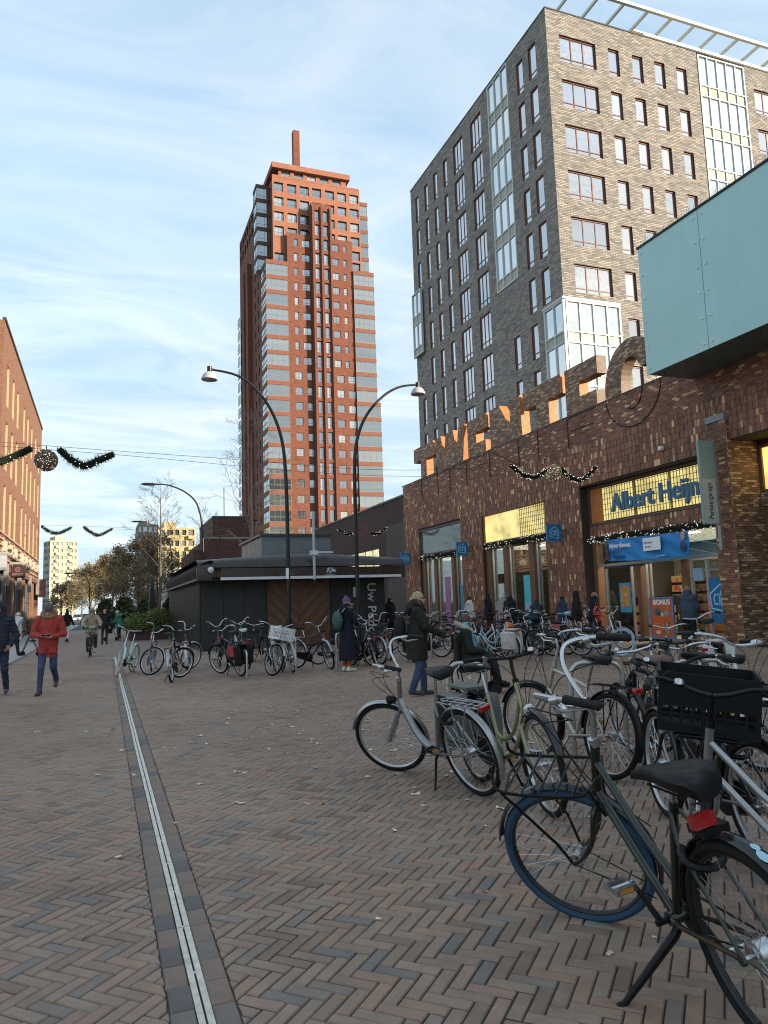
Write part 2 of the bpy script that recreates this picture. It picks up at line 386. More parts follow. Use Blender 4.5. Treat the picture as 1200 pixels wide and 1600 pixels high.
for i in range(-60, NI):
    for j in range(-60, NI):
        k = (i + j) % 6
        if k == 0: cells = ((i, j), (i + 3, j), (i + 3, j + 1), (i, j + 1)); hv = 0
        elif k == 3: cells = ((i, j), (i + 1, j), (i + 1, j + 3), (i, j + 3)); hv = 1
        else: continue
        poly = [lat(*c) for c in cells]
        x = (poly[0][0] + poly[2][0]) / 2; y = (poly[0][1] + poly[2][1]) / 2
        if y < 1.7 or y > 26.95 or x < -2.75 or x > 17.25 or x < -0.14 * y - 0.9 or x > 1.15 * y + 1.6: continue
        cut = False
        if DX0 - .15 < x < DX1 + .15:
            xs = [p[0] for p in poly]
            if max(xs) > DX0 and x < (DX0 + DX1) / 2: poly = clip(poly, DX0, 0, -1); cut = True
            elif min(xs) < DX1 and x >= (DX0 + DX1) / 2: poly = clip(poly, 0, DX1, 1); cut = True
            if len(poly) < 3: continue
            if max(p[0] for p in poly) - min(p[0] for p in poly) < .012: continue
        und = 0.0022 * math.sin(x * 1.7 + y * .9) + 0.0016 * math.sin(x * 5.1 - y * 3.3)
        z = und + rnd.gauss(0, 0.0011); tilt = (rnd.gauss(0, .010), rnd.gauss(0, .010)); tn = tint_of(rnd)
        if not cut and y < 6.5:
            px, py, d = project((x, y, 0))
            if -5 < px < 1205 and py < 1605: cand.append((d, x, y, hv, z, tilt, poly, tn)); continue
        paver_geo(field, poly, z, tilt, tn)
cand.sort(key=lambda c: c[0])
for c in cand[300:]: paver_geo(field, c[6], c[4], c[5], c[7])
variants = {}
for d, x, y, hv, z, tilt, poly, tn in cand[:300]:
    q = (round(tn * 15) / 15, rnd.randrange(2))
    if q not in variants:
        pm = MB(); h = PW / 2; w = 1.5 * PW
        base = [(-w, -h), (w, -h), (w, h), (-w, h)]
        base = [((a - b) * c45, (a + b) * c45) for a, b in base]
        paver_geo(pm, base, 0, (rnd.gauss(0, .008), rnd.gauss(0, .008)), q[0]); variants[q] = pm.mesh('paver', [PAVER], attr='tint')
    o = inst('paver', variants[q], plaza); o.location = (x, y, z); o.rotation_euler = (0, 0, R(90) * hv)
field.build('paver_field', PAVER, plaza, attr='tint', kind='stuff')

# slot drain between two rows of edge stones
drain = thing('slot_drain', 'long pale steel slot drain running up the brick paving between dark edge stones', 'drain', (0.385, 3, 0))
STEEL_D = M('drain_steel', (0.60, 0.55, 0.46), 0.45, 0.4, 0.25, 14, 0.001, 80)
DARKGAP = M('dark_gap', (0.012, 0.012, 0.012), 0.9)
STONE = [M('edge_stone_%s' % n, c, 0.8, 0, 0.22, 7, 0.004, 90) for n, c in (('grey', (0.175, 0.145, 0.12)), ('brown', (0.21, 0.152, 0.115)), ('dark', (0.125, 0.11, 0.10)))]
rail = MB()
for sx_ in (-1, 1): rail.box(sx_ * .0045, 0, -.03, sx_ * .030, .994, .003)
for yy in (.0, .5): rail.box(-.0043, yy, -.03, .0043, yy + .02, .0005)
railm = rail.mesh('drain_cover', [STEEL_D])
gap = MB().box(-.05, -1, -.05, .05, 27, -.022).build('channel_bed', DARKGAP, drain)
for i in range(26):
    o = inst('drain_cover', railm, drain); o.location = (rnd.gauss(0, .001), -1 + i, rnd.gauss(0, .0008))
smesh = []
for v in range(9):
    s_ = MB(); L_ = 0.196; w = .093; b = .006
    top = [(-w / 2 + b, b, 0), (w / 2 - b, b, 0), (w / 2 - b, L_ - b, 0), (-w / 2 + b, L_ - b, 0)]
    top = [(x, y, rnd.gauss(0, .0012)) for x, y, z in top]
    mid = [(-w / 2, 0, -.006), (w / 2, 0, -.006), (w / 2, L_, -.006), (-w / 2, L_, -.006)]
    low = [(x, y, -.04) for x, y, z in mid]
    s_.add(top + mid + low, [(0, 1, 2, 3)] + [(4 + k, 4 + (k + 1) % 4, (k + 1) % 4, k) for k in range(4)] + [(8 + k, 8 + (k + 1) % 4, 4 + (k + 1) % 4, 4 + k) for k in range(4)])
    smesh.append(s_.mesh('edge_stone', [STONE[v % 3]]))
for side in (-1, 1):
    y = -1.0
    while y < 24:
        o = inst('edge_stone', smesh[rnd.choice((0, 0, 1, 1, 2, 3, 4, 6, 7, 8))], drain)
        o.location = (side * .0795 + rnd.gauss(0, .0012), y, rnd.gauss(0.001, .0012)); o.rotation_euler = (0, 0, rnd.gauss(0, .006)); y += .2005
# ------------------------------------------------------------------ shop building on the right
XF = 17.3
def shop_brick_mat(name):
    t = NT(name); a = t.n('ShaderNodeAttribute', attribute_name='tint').outputs['Fac']; p = t.pos()
    c = t.ramp(a, ((0.0, (0.095, 0.052, 0.036)), (0.3, (0.177, 0.081, 0.048)), (0.55, (0.250, 0.107, 0.058)), (0.78, (0.311, 0.151, 0.078)), (0.9, (0.464, 0.261, 0.125)), (1.0, (0.732, 0.499, 0.260))))
    c = t.mix(1.0, c, t.ramp(t.noise(p, 0.5, 4, 0.6), ((0.3, (.84, .86, .88)), (0.7, (1.28, 1.28, 1.32)))), 'MULTIPLY')
    c = t.mix(1.0, c, t.ramp(t.noise(p, 40, 3, 0.6), ((0.3, 0.82), (0.7, 1.15))), 'MULTIPLY')
    t.bump(t.noise(p, 55, 3), 0.004)
    return t.fin(c, t.rng(t.noise(p, 12, 3), .3, .7, .45, .75), 0, 0.4)
SBRICK = shop_brick_mat('shop_brick')
MORTAR = M('dark_mortar', (0.04, 0.032, 0.027), 0.95, 0, 0.2, 20)
BROWNWOOD = M('brown_joinery', (0.15, 0.07, 0.035), 0.5, 0, 0.2, 4)
BROWNTRIM = M('brown_trim', (0.10, 0.062, 0.05), 0.5, 0, 0.15, 4)
ALU = M('aluminium', (0.55, 0.56, 0.56), 0.35, 0.8, 0.08)
ORANGE = M('orange_panel', (0.47, 0.165, 0.04), 0.6, 0, 0.12, 3)
BLUE = M('sign_blue', (0.010, 0.155, 0.37), 0.4, 0, 0.06, 3)
WHITE = M('white_print', (0.78, 0.79, 0.78), 0.5, 0, 0.03)
BLACKP = M('black_paint', (0.018, 0.018, 0.019), 0.4, 0, 0.1)
DARKGREY = M('dark_grey_metal', (0.045, 0.047, 0.05), 0.42, 0.2, 0.12)
shop = thing('shop_building', 'long shop building with dark upright brick front and huge brick letters along its parapet', 'building', (XF, 20, 0))
shop_loc = Vector((XF, 20, 0))
def sp(o): o.location = o.location - shop_loc if o.parent == shop else o.location; return o
TOP = 8.75; ZB = 7.40
openings = [(34.55, 40.0, 0.0, 5.75), (26.6, 32.2, 0.0, 5.7), (17.3, 24.1, 0.0, 5.78), (8.0, 16.6, 0.0, 6.03)]
w = MB()
ys = sorted({-40, 42.3, *[o[0] for o in openings], *[o[1] for o in openings]})  # stretched far behind the camera, unseen there, to shade the square
for a, b in zip(ys[:-1], ys[1:]):
    op = [o for o in openings if o[0] <= a and b <= o[1]]
    if op: w.box(XF + .03, a, op[0][3], XF + .9, b, TOP - .06)
    else: w.box(XF + .03, a, -.02, XF + .9, b, TOP - .06)
w.box(XF + .9, -40, TOP - .4, 60, 42.3, TOP - .1)          # roof
w.box(XF + 9, -40, 0, 60, 42.2, TOP - .41)          # mass behind the shop rooms
w.box(XF + .9, 42.0, 0, XF + 9, 42.28, TOP - .41)
for yy in (33.4, 25.3, 16.95): w.box(XF + .9, yy - .15, 0, XF + 8.9, yy + .15, TOP - .42)
sp(w.build('wall', MORTAR, shop))
sp(MB().box(XF - .02, -40, TOP - .06, XF + .95, 42.32, TOP).build('coping', M('coping_metal', (0.05, 0.04, 0.036), 0.5, 0.3), shop))
brnd = random.Random(3)
def btint(): 
    t = brnd.gauss(0.42, 0.17)
    if brnd.random() < .10: t = brnd.uniform(.86, 1.0)
    return min(1, max(0, t))
BR = []   # (center, size u (along wall), z, normal axis, sign)
def wall_bricks(y0, y1, z0, z1, x, upright=True, skip=(), uw=.0975, uh=.222, hw=.222, hh=.0735):
    bw, bh = (uw, uh) if upright else (hw, hh)
    nz_ = max(1, round((z1 - z0) / bh)); ny = max(1, round((y1 - y0) / bw)); bh = (z1 - z0) / nz_; bw = (y1 - y0) / ny
    for r in range(nz_):
        za, zb = z0 + r * bh, z0 + (r + 1) * bh
        off = 0 if upright else (bw / 2 if r % 2 else 0)
        for c in range(ny + (1 if off else 0)):
            ya, yb = max(y0, y0 + c * bw - off), min(y1, y0 + (c + 1) * bw - off)
            if yb - ya < .03: continue
            ym, zm = (ya + yb) / 2, (za + zb) / 2
            if any(s[0] < ym < s[1] and s[2] < zm < s[3] for s in skip): continue
            ext = .006 * ((c % 2) if upright else (r % 2)) 
            BR.append((x, ya, yb, za, zb, btint(), ext))
sk = list(openings)
wall_bricks(13.0, 42.25, 0.0, ZB, XF, True, sk + [(16.58, 17.32, 0, 6.8)])
wall_bricks(13.0, 42.25, ZB, TOP - .06, XF, False)
wall_bricks(16.6, 17.3, 0.0, 6.66, XF - .10, False)                # pier beside the entrance
wall_bricks(17.32, 24.08, 3.66, 4.26, XF + .36, True)               # band over the entrance, set back
def brick_geo(mb, x, ya, yb, za, zb, t, e, o=(0, 0, 0)):
    g = .0045; x0 = x - e + brnd.gauss(0, .0015); ya += g - o[1]; yb -= g + o[1]; za += g - o[2]; zb -= g + o[2]; x0 -= o[0]; xb = x + .05 - o[0]
    mb.add(((x0, ya, za), (x0, yb, za), (x0, yb, zb), (x0, ya, zb), (xb, ya, za), (xb, yb, za), (xb, yb, zb), (xb, ya, zb)),
           ((0, 3, 2, 1), (0, 1, 5, 4), (1, 2, 6, 5), (2, 3, 7, 6), (3, 0, 4, 7)), 0, t)
def vis(b):
    px, py, d = project((b[0], (b[1] + b[2]) / 2, (b[3] + b[4]) / 2))
    return 0 < px < 1195 and 0 < py < 960
BR.sort(key=lambda b: (not vis(b), b[1]))
bf = MB(); bvar = {}
for n_, b in enumerate(BR):
    if n_ < 300:
        sy, sz = b[2] - b[1], b[4] - b[3]
        q = (round(sy, 3), round(sz, 3), round(b[5] * 12))
        if q not in bvar:
            k = MB(); brick_geo(k, 0, -sy / 2, sy / 2, -sz / 2, sz / 2, q[2] / 12, 0); bvar[q] = k.mesh('brick', [SBRICK], attr='tint')
        o = inst('brick', bvar[q], shop); o.location = Vector((b[0] - b[6], (b[1] + b[2]) / 2, (b[3] + b[4]) / 2)) - shop_loc
    else: brick_geo(bf, *b)
sp(bf.build('brickwork', SBRICK, shop, attr='tint', kind='stuff'))
HB = brickmat('shop_brick_coursed', [(0.102, 0.055, 0.038), (0.192, 0.086, 0.050), (0.252, 0.115, 0.065), (0.300, 0.149, 0.082), (0.624, 0.414, 0.220)], (0.048, 0.037, 0.028), .222, .0735, .007, .6, .008, .12)
# pier core, cap, return wall of the right-hand recess
p_ = MB(); p_.box(XF - .075, 16.605, 0, XF + .028, 17.295, 6.66); sp(p_.build('pier_core', MORTAR, shop))
sp(MB().box(XF - .14, 16.58, 6.665, XF + .028, 17.33, 6.86).build('pier_cap', M('grey_stone', (0.24, .26, .27), .7), shop))
rw = MB(); rw.box(XF - .10, 16.56, 0, XF + .9, 16.598, 6.64, 0); rw.box(XF + .9, 16.56, 0, XF + 1.15, 16.84, 6.03, 0); sp(rw.build('recess_return', HB, shop))
# the recess at the right edge of the picture: lit window over a brick sill over brown doors
sp(MB().box(XF + 1.0, 8, 4.05, XF + 1.4, 16.55, 4.45).build('sill_band', HB, shop))
GOLD = None
def lit_mat(name, base, strength, nx=0.0, scale=1.2):
    t = NT(name); p = t.pos(); u = t.wall()
    f = t.noise(u, scale, 3, 0.6)
    c = t.ramp(f, ((0.3, tuple(v * 0.42 for v in base)), (0.5, tuple(v * .8 for v in base)), (0.7, base)))
    t.put(t.b.inputs['Emission Color'], c); t.b.inputs['Emission Strength'].default_value = strength
    return t.fin(tuple(v * .5 for v in base), .4)
LIT = lit_mat('lit_ceiling_panel', (0.90, 0.74, 0.28), 0.34)
LIT2 = lit_mat('lit_orange_panel', (1.0, 0.66, 0.20), 0.5)
DIM = lit_mat('lit_room', (0.62, 0.5, 0.26), 0.28)
SGLASS = shopglass('shop_glass', 0.10)
REFL = glassmat('upper_shop_glass', (0.05, 0.065, 0.062), (0.11, 0.13, 0.125), 0.05, (0.8, .9, .9), .18, .3)
def frame_rect(x, y0, y1, z0, z1, t=.07, d=.08, m=None, name='window_frame', bars_y=(), bars_z=(), bt=.05):
    f = MB(); f.box(x, y0, z0, x + d, y0 + t, z1); f.box(x, y1 - t, z0, x + d, y1, z1); f.box(x, y0 + t, z0, x + d, y1 - t, z0 + t); f.box(x, y0 + t, z1 - t, x + d, y1 - t, z1)
    for yb in bars_y: f.box(x + .004, yb - bt / 2, z0 + t, x + d - .004, yb + bt / 2, z1 - t)
    for zb in bars_z: f.box(x + .008, y0 + t, zb - bt / 2, x + d - .008, y1 - t, zb + bt / 2)
    return sp(f.build(name, m or BROWNTRIM, shop))
def sub(o, par):
    o.parent = par; o.location = o.location - (par.location if par.parent is None else shop_loc * 0 + par.location + shop_loc); return o
def pane(x, y0, y1, z0, z1, m, par, name='pane', d=.02):
    o = MB().box(x, y0, z0, x + d, y1, z1).build(name, m); o.parent = par; o.location = -(shop_loc + par.location); return o
def grid(x, y0, y1, z0, z1, dy, dz, m, par, t=.018, name='grid'):
    g = MB(); y = y0 + dy
    while y < y1 - .02: g.box(x, y - t / 2, z0, x + .02, y + t / 2, z1); y += dy
    z = z0 + dz
    while z < z1 - .02: g.box(x + .003, y0, z - t / 2, x + .023, y1, z + t / 2); z += dz
    o = g.build(name, m); o.parent = par; o.location = -(shop_loc + par.location); return o
GRIDM = M('grid_bars', (0.18, .14, .07), .6)
# right recess window
f = frame_rect(XF + 1.05, 8.5, 16.55, 4.46, 5.9, .09, .12, BROWNWOOD, bars_y=(12.5,))
pane(XF + 1.12, 8.59, 16.46, 4.55, 5.81, LIT2, f)
f = frame_rect(XF + 1.05, 8.5, 16.55, 0.02, 4.04, .16, .14, BROWNWOOD, bars_y=(12.0, 14.0, 15.3), bt=.14)
pane(XF + 1.14, 8.66, 16.39, .18, 3.88, REFL, f)
# entrance bay: sign panel
f = frame_rect(XF + .34, 17.32, 24.08, 4.27, 5.77, .09, .10, BROWNTRIM)
pane(XF + .42, 17.95, 23.25, 4.40, 5.64, LIT, f)
pane(XF + .40, 23.27, 23.98, 4.36, 5.68, ORANGE, f, 'orange_panel')
pane(XF + .40, 17.41, 17.93, 4.36, 5.68, M('gold_panel', (.42, .27, .07), .5), f, 'end_panel')
grid(XF + .392, 17.95, 23.25, 4.40, 5.64, .147, .20, GRIDM, f, .016)
for yy in (19.6, 21.4): pane(XF + .385, yy - .05, yy + .05, 4.4, 5.64, M('mullion_ochre', (.3, .22, .09), .5), f, 'mullion', .03)
blt = M('letter_blue', (0.035, 0.16, 0.30), .35)
tx = text('sign_letters', 'Albert Heijn', 0.92, blt, shop, Vector((XF + .27, 20.35, 4.93)) - shop_loc, (0, -1, 0), (0, 0, 1), .05, .017, spacing=1.0, stretch=.95)
# entrance joinery
def post(y, z1, wdt=.22, x=XF + .37, d=.3, m=BROWNWOOD, name='post'): return sp(MB().box(x, y - wdt / 2, 0, x + d, y + wdt / 2, z1).build(name, m, shop))
for y in (23.9, 21.5, 19.28): post(y, 3.64 if y > 23 else 2.66)
for y, wd in ((23.41, .06), (21.95, .05), (21.17, .07), (20.95, .05), (19.02, .06), (18.34, .1), (17.42, .12)): post(y, 2.62, wd, XF + .42, .1, ALU, 'glazing_bar')
sp(MB().box(XF + .40, 17.33, 2.66, XF + .5, 24.05, 2.76).build('transom', ALU, shop))
sp(MB().box(XF + .385, 21.2, 2.58, XF + .48, 23.4, 2.655).build('door_head', DARKGREY, shop))
gl = MB(); gl.box(XF + .46, 21.98, .1, XF + .475, 23.38, 2.6); gl.box(XF + .46, 17.5, .12, XF + .475, 19.0, 2.6); gl.box(XF + .45, 17.4, 2.77, XF + .465, 23.9, 3.63); sp(gl.build('shop_window', SGLASS, shop))
sp(MB().box(XF + .36, 17.33, 0, XF + .52, 21.4, .1).build('threshold', M('threshold_stone', (.3, .3, .29), .7), shop))
sp(MB().box(XF + .36, 21.6, 0, XF + .52, 23.8, .14).build('plinth', M('plinth_grey', (.2, .21, .21), .7), shop))
# shop rooms seen through the glass
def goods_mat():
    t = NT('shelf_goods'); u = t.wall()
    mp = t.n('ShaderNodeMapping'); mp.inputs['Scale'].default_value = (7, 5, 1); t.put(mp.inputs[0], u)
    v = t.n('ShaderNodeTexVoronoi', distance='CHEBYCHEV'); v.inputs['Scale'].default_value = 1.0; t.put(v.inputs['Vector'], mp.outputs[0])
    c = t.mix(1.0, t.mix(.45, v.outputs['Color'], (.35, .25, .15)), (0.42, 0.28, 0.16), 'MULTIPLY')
    t.put(t.b.inputs['Emission Color'], c); t.b.inputs['Emission Strength'].default_value = 0.10  # goods given a weak glow of their own in place of shop lighting
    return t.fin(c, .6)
GOODS = goods_mat(); ROOM = M('room_wall', (.14, .12, .09), .8)
ri = MB()
for y0, y1 in ((17.15, 25.1), (25.5, 33.2), (33.6, 41.9)):
    ri.box(XF + 5.2, y0, 0, XF + 5.3, y1, 5.9)
sp(ri.build('room_back', ROOM, shop))
sp(MB().box(XF + .55, 16.9, 3.7, XF + 6, 25.1, 3.8).build('room_ceiling', M('room_ceiling', (.2, .15, .07), .8), shop))
sp(MB().box(XF + .55, 16.9, -.02, XF + 8.8, 41.9, .03).build('room_floor', M('room_floor', (.16, .15, .13), .4), shop))
for (x, y0, y1, z1) in ((XF + 4.6, 17.6, 20.4, 2.2), (XF + 4.6, 21.0, 24.6, 2.3), (XF + 2.6, 22.2, 24.5, 1.5), (XF + 4.4, 26, 32.8, 2.4), (XF + 2.2, 26.6, 29.5, 1.5), (XF + 4.5, 34, 41.5, 2.3)):
    o = MB().box(x, y0, 0, x + .5, y1, z1).build('shelf', BLACKP, shop); sp(o)
    g = MB()
    for r in range(int(z1 / .38)): g.box(x - .06, y0 + .05, .12 + r * .38, x - .004, y1 - .05, .12 + r * .38 + .27)
    q = g.build('shelf_goods', GOODS); q.parent = o; q.location = -(o.location + shop_loc)
lm = emis('ceiling_lamp_light', (1.0, .93, .8), 4.0)
for (x, y) in ((18.6, 23.0), (18.5, 22.6), (19.2, 20.3), (19.6, 18.4), (20.6, 22.4), (20.4, 19.5), (18.9, 29.5), (20, 28.2), (20.4, 31), (19.0, 27.5), (19.4, 38.5), (20, 36.5)):
    zt = 3.69 if y < 25 else 4.0
    sp(MB().box(x - .06, y - .22, zt - .05, x + .06, y + .22, zt).build('ceiling_lamp', lm, shop))
lp = bpy.data.lights.new('shop_light', 'AREA'); lp.energy = 130; lp.color = (1, .85, .6); lp.shape = 'RECTANGLE'; lp.size = 4; lp.size_y = 6
for y, z in ((21, 3.6), (29.4, 4.0), (37.5, 4.0)):
    o = bpy.data.objects.new('shop_light', lp); COL.link(o); o.parent = shop; o.location = Vector((XF + 2.6, y, z)) - shop_loc; o.rotation_euler = (0, 0, 0)
# the two window bays to the left of the entrance
for (y0, y1, zt, posts, lit) in ((34.55, 40.0, 5.75, ((39.75, .42), (38.15, .34), (35.88, .34), (34.68, .2)), False), (26.6, 32.2, 5.7, ((31.95, .4), (30.3, .34), (28.05, .4), (26.74, .2)), True)):
    f = frame_rect(XF + .05, y0 + .01, y1 - .01, 4.22, zt - .005, .10, .14, BROWNTRIM)
    if lit:
        pane(XF + .13, y0 + .11, y1 - .70, 4.32, zt - .10, LIT, f)
        pane(XF + .13, y1 - .68, y1 - .11, 4.32, zt - .10, LIT2, f, 'orange_pane')
        grid(XF + .112, y0 + .11, y0 + 2.3, 4.32, zt - .10, .15, .2, GRIDM, f, .018)
    else: pane(XF + .13, y0 + .11, y1 - .11, 4.32, zt - .10, REFL, f)
    sp(MB().box(XF + .10, y0 + .01, 4.0, XF + .3, y1 - .01, 4.21).build('transom', BROWNWOOD, shop))
    for y, wd in posts: post(y, 3.995, wd, XF + .12, .35)
    for (y, wd) in posts[:-1]: post(y - wd / 2 - .12, 3.99, .045, XF + .2, .08, ALU, 'glazing_bar')
    gl = MB(); gl.box(XF + .3, y0 + .05, .12, XF + .315, y1 - .05, 3.99); sp(gl.build('shop_window', SGLASS, shop))
    sp(MB().box(XF + .1, y0 + .02, 0, XF + .34, y1 - .02, .12).build('plinth', M('plinth_grey', (.2, .21, .21), .7), shop))
# posters in the windows
def poster(y, z0, z1, wdt, m, x=XF + .285, name='window_poster'): return sp(MB().box(x, y - wdt / 2, z0, x + .012, y + wdt / 2, z1).build(name, m, shop))
def print_mat(name, cols, scale=5.0):
    t = NT(name); u = t.wall(); n = t.noise(u, scale, 3, .55)
    k = len(cols); return t.fin(t.ramp(n, [(.3 + .4 * i / (k - 1), c) for i, c in enumerate(cols)]), .45)
poster(37.0, .5, 2.9, .62, print_mat('pink_poster', [(.36, .06, .26), (.5, .12, .35), (.25, .12, .4), (.55, .3, .45)]))
poster(35.15, .2, 2.4, .6, print_mat('blue_poster', [(.05, .17, .28), (.08, .26, .4), (.12, .35, .5)]))
pp = poster(28.75, .5, 2.6, .62, print_mat('cyan_poster', [(.05, .42, .5), (.08, .5, .58), (.1, .55, .62)], 2))
pq = MB().box(XF + .279, 28.5, .75, XF + .284, 29.0, 1.35).build('poster_print', print_mat('poster_people', [(.05, .25, .5), (.5, .55, .6), (.1, .3, .55)], 9)); pq.parent = pp; pq.location = -(pp.location + shop_loc)
poster(27.1, .15, .8, .9, M('pale_green', (.12, .26, .22), .5))
# blue poster with the house-shaped logo right of the door
o = poster(17.94, .62, 2.02, .84, BLUE, XF + .440, 'logo_poster')
CY = M('logo_cyan', (.30, .62, .72), .5)
def ah_logo(par_off, y, z, s, m, parent, right=(0, -1, 0), nrm=(-1, 0, 0), up=(0, 0, 1), d=.006, thick=.09):
    """tilted house outline with the lower-case letters a and h inside"""
    r = Vector(right); u = Vector(up); n = Vector(nrm); c = Vector(par_off); b = MB()
    def P3(a, q): return c + r * (a * s) + u * (q * s) + n * .004
    pts = [(-.62, -.50), (-.70, .28), (.10, .82), (.66, .30), (.55, -.72), (-.62, -.50)]
    for k, (p, q) in enumerate(zip(pts[:-1], pts[1:])):
        A, B = P3(*p), P3(*q); t = (B - A).normalized(); b.obox((A + B) / 2, t * ((B - A).length / 2 + thick * s * .4), n * (d - .0006 * k), n.cross(t) * thick * s * .5)
    def stroke(pl, w):
        for k, (p, q) in enumerate(zip(pl[:-1], pl[1:])):
            A, B = P3(*p), P3(*q); t = (B - A).normalized(); b.obox((A + B) / 2, t * ((B - A).length / 2 + w * s * .4), n * (d * 1.1 + .0004 * (k % 3)), n.cross(t) * w * s * .5)
    stroke([(-.02, -.28), (-.36, -.26), (-.42, .0), (-.34, .24), (-.02, .26)], .085); stroke([(-.02, .3), (-.02, -.32)], .085)
    stroke([(.10, .44), (.10, -.34)], .085); stroke([(.10, .12), (.22, .26), (.36, .2), (.40, .0), (.40, -.38)], .085)
    return b.build('logo', m, parent)
lo = ah_logo(Vector((XF + .434, 17.9, 1.35)) - shop_loc - o.location, 0, 0, .56, CY, o)
# poster in the left entrance window and the pavement board
o = poster(22.35, .95, 2.02, .62, M('poster_blue_frame', (.05, .28, .4), .5), XF + .43, 'poster')
q = MB().box(XF + .42, 22.12, 1.15, XF + .427, 22.56, 1.92).build('poster_print', print_mat('poster_orange', [(.5, .16, .03), (.6, .24, .05), (.65, .45, .2)], 6)); q.parent = o; q.location = -(o.location + shop_loc)
poster(18.75, 1.95, 2.35, .42, print_mat('notice_blue', [(.15, .3, .5), (.35, .45, .6), (.1, .2, .4)], 9), XF + .44, 'notice')

# ------------------------------------------------------------------ the giant parapet letters
def letter_mat():
    return brickmat('letter_brick', [(0.096, 0.052, 0.034), (0.180, 0.083, 0.047), (0.234, 0.109, 0.060), (0.288, 0.144, 0.080), (0.576, 0.391, 0.210)], (0.048, 0.037, 0.028), .222, .0735, .007, .6, .008, .12)
LETB = letter_mat(); LD = .44
LETSIDE = M('letter_side_brown', (.15, .095, .055), .6)
T = 10.62; B0 = TOP + .003
def letter(name, poly, orange=True):
    # poly in (y, z), clockwise or not; faces looking towards -Y are orange panels
    cyx = sum((poly[i][0] * poly[(i + 1) % len(poly)][1] - poly[(i + 1) % len(poly)][0] * poly[i][1]) for i in range(len(poly)))
    if cyx < 0: poly = poly[::-1]          # counter-clockwise in (y, z)
    def side(a, b):
        dy, dz = b[0] - a[0], b[1] - a[1]; ny = dz / max(1e-6, math.hypot(dy, dz))   # outward normal of CCW edge = (dz, -dy)
        if ny < -.8: return 1 if orange and min(a[0], b[0]) > 22.7 else 2
        return 2
    o = MB().prism(poly, lambda u, v, w_: (XF + .001 + w_, u, v), 0, side, LD).build(name, [LETB, ORANGE, LETSIDE], shop)
    return sp(o)
letter('letter', [(40.3, T), (37.52, T), (37.40, 9.80), (38.49, 9.80), (38.49, B0), (39.32, B0), (39.32, 9.80), (40.3, 9.80)])                       # T
letter('letter', [(37.22, T), (36.46, T), (36.09, 9.43), (35.83, T), (34.93, T), (34.57, 9.43), (34.28, T), (33.52, T), (33.86, B0), (37.04, B0)])        # W
letter('letter', [(33.28, T), (31.20, T), (31.20, 9.90), (32.33, 9.90), (32.33, 9.33), (31.38, 9.33), (31.38, B0), (33.26, B0)])                       # E
letter('letter', [(30.91, T), (29.95, T), (29.0, 9.34), (29.0, T), (28.08, T), (28.0, B0), (30.9, B0)])                                         # N
letter('letter', [(27.82, T), (24.9, T), (24.9, 9.82), (25.83, 9.82), (25.83, B0), (26.8, B0), (26.8, 9.82), (27.82, 9.82)])                       # T
letter('letter', [(24.6, T), (22.5, T), (22.5, 9.93), (23.66, 9.93), (23.66, 9.33), (22.62, 9.33), (22.62, B0), (24.6, B0)])                       # E
cpts = []
cyc, rO, rI = 20.66, 1.46, .55
for k in range(19):
    a = math.pi * k / 18
    cpts.append((cyc + rO * math.cos(a), B0 + .25 + (T - B0 - .25) * math.sin(a)))
cpts = [(cyc + rO, B0)] + cpts + [(cyc - rO, 9.5), (cyc - rI, 9.42)]
inn = []
for k in range(3, 15):
    a = math.pi * k / 14
    inn.append((cyc - rI * math.cos(a), B0 + .25 + .95 * math.sin(a)))
cpts += [p for p in inn if p[1] > 9.43 or p[0] > cyc] + [(cyc + rI, B0)]
letter('letter', cpts, False)                                                                                                             # C
# grooves that carry the letters down into the wall
def groove(pts, r=.028): sp(MB().tube([(XF - .008, y, z) for y, z in pts], r, 5).build('letter_groove', MORTAR, shop))
for y in (39.3, 37.05, 35.5, 33.55, 31.1, 28.4, 26.8, 24.6): groove([(y, TOP - .08), (y - .02, 7.42)])
for (ya, yb, z) in ((39.3, 31.4, 8.62), (24.5, 22.7, 8.66), (24.4, 22.9, 8.1), (32.3, 31.3, 8.2)): groove([(ya, z), (yb, z)], .022)
groove([(30.9, 8.62), (28.3, 7.42)])
groove([(cyc + rO * math.cos(math.pi * k / 18), TOP - 1.3 * math.sin(math.pi * k / 18)) for k in range(19)], .026)
groove([(cyc - rI * math.cos(math.pi * k / 14), TOP - .68 * math.sin(math.pi * k / 14)) for k in range(10)], .03)

# ------------------------------------------------------------------ glass box over the street
def teal_mat():
    t = NT('teal_glass'); p = t.pos()
    mp = t.n('ShaderNodeMapping'); mp.inputs['Scale'].default_value = (2.5, 2.5, .22); t.put(mp.inputs[0], p)
    c = t.ramp(t.math('ADD', t.math('MULTIPLY', t.noise(p, 0.5, 3, .5), .55), t.math('MULTIPLY', t.noise(mp.outputs[0], 1.6, 5, .6), .45)), ((.3, (.30, .53, .515)), (.7, (.36, .60, .58))))
    t.b.inputs['Coat Weight'].default_value = .6; t.b.inputs['Coat Roughness'].default_value = .12
    return t.fin(c, t.rng(t.noise(p, 2, 3), .3, .7, .35, .5), 0, .5)
TEAL = teal_mat()
box = thing('glass_bay_box', 'large pale teal glass box jutting from the wall above the shop entrance', 'bay', (16.4, 15, 8.2))
bl = Vector((16.4, 15, 8.2))
def bp(o): o.location = -bl; return o
XB = 15.5
bp(MB().box(XB + .03, 6.0, 8.27, XF + 3, 17.72, 12.25).build('body', M('box_core', (.16, .27, .27), .5), box))
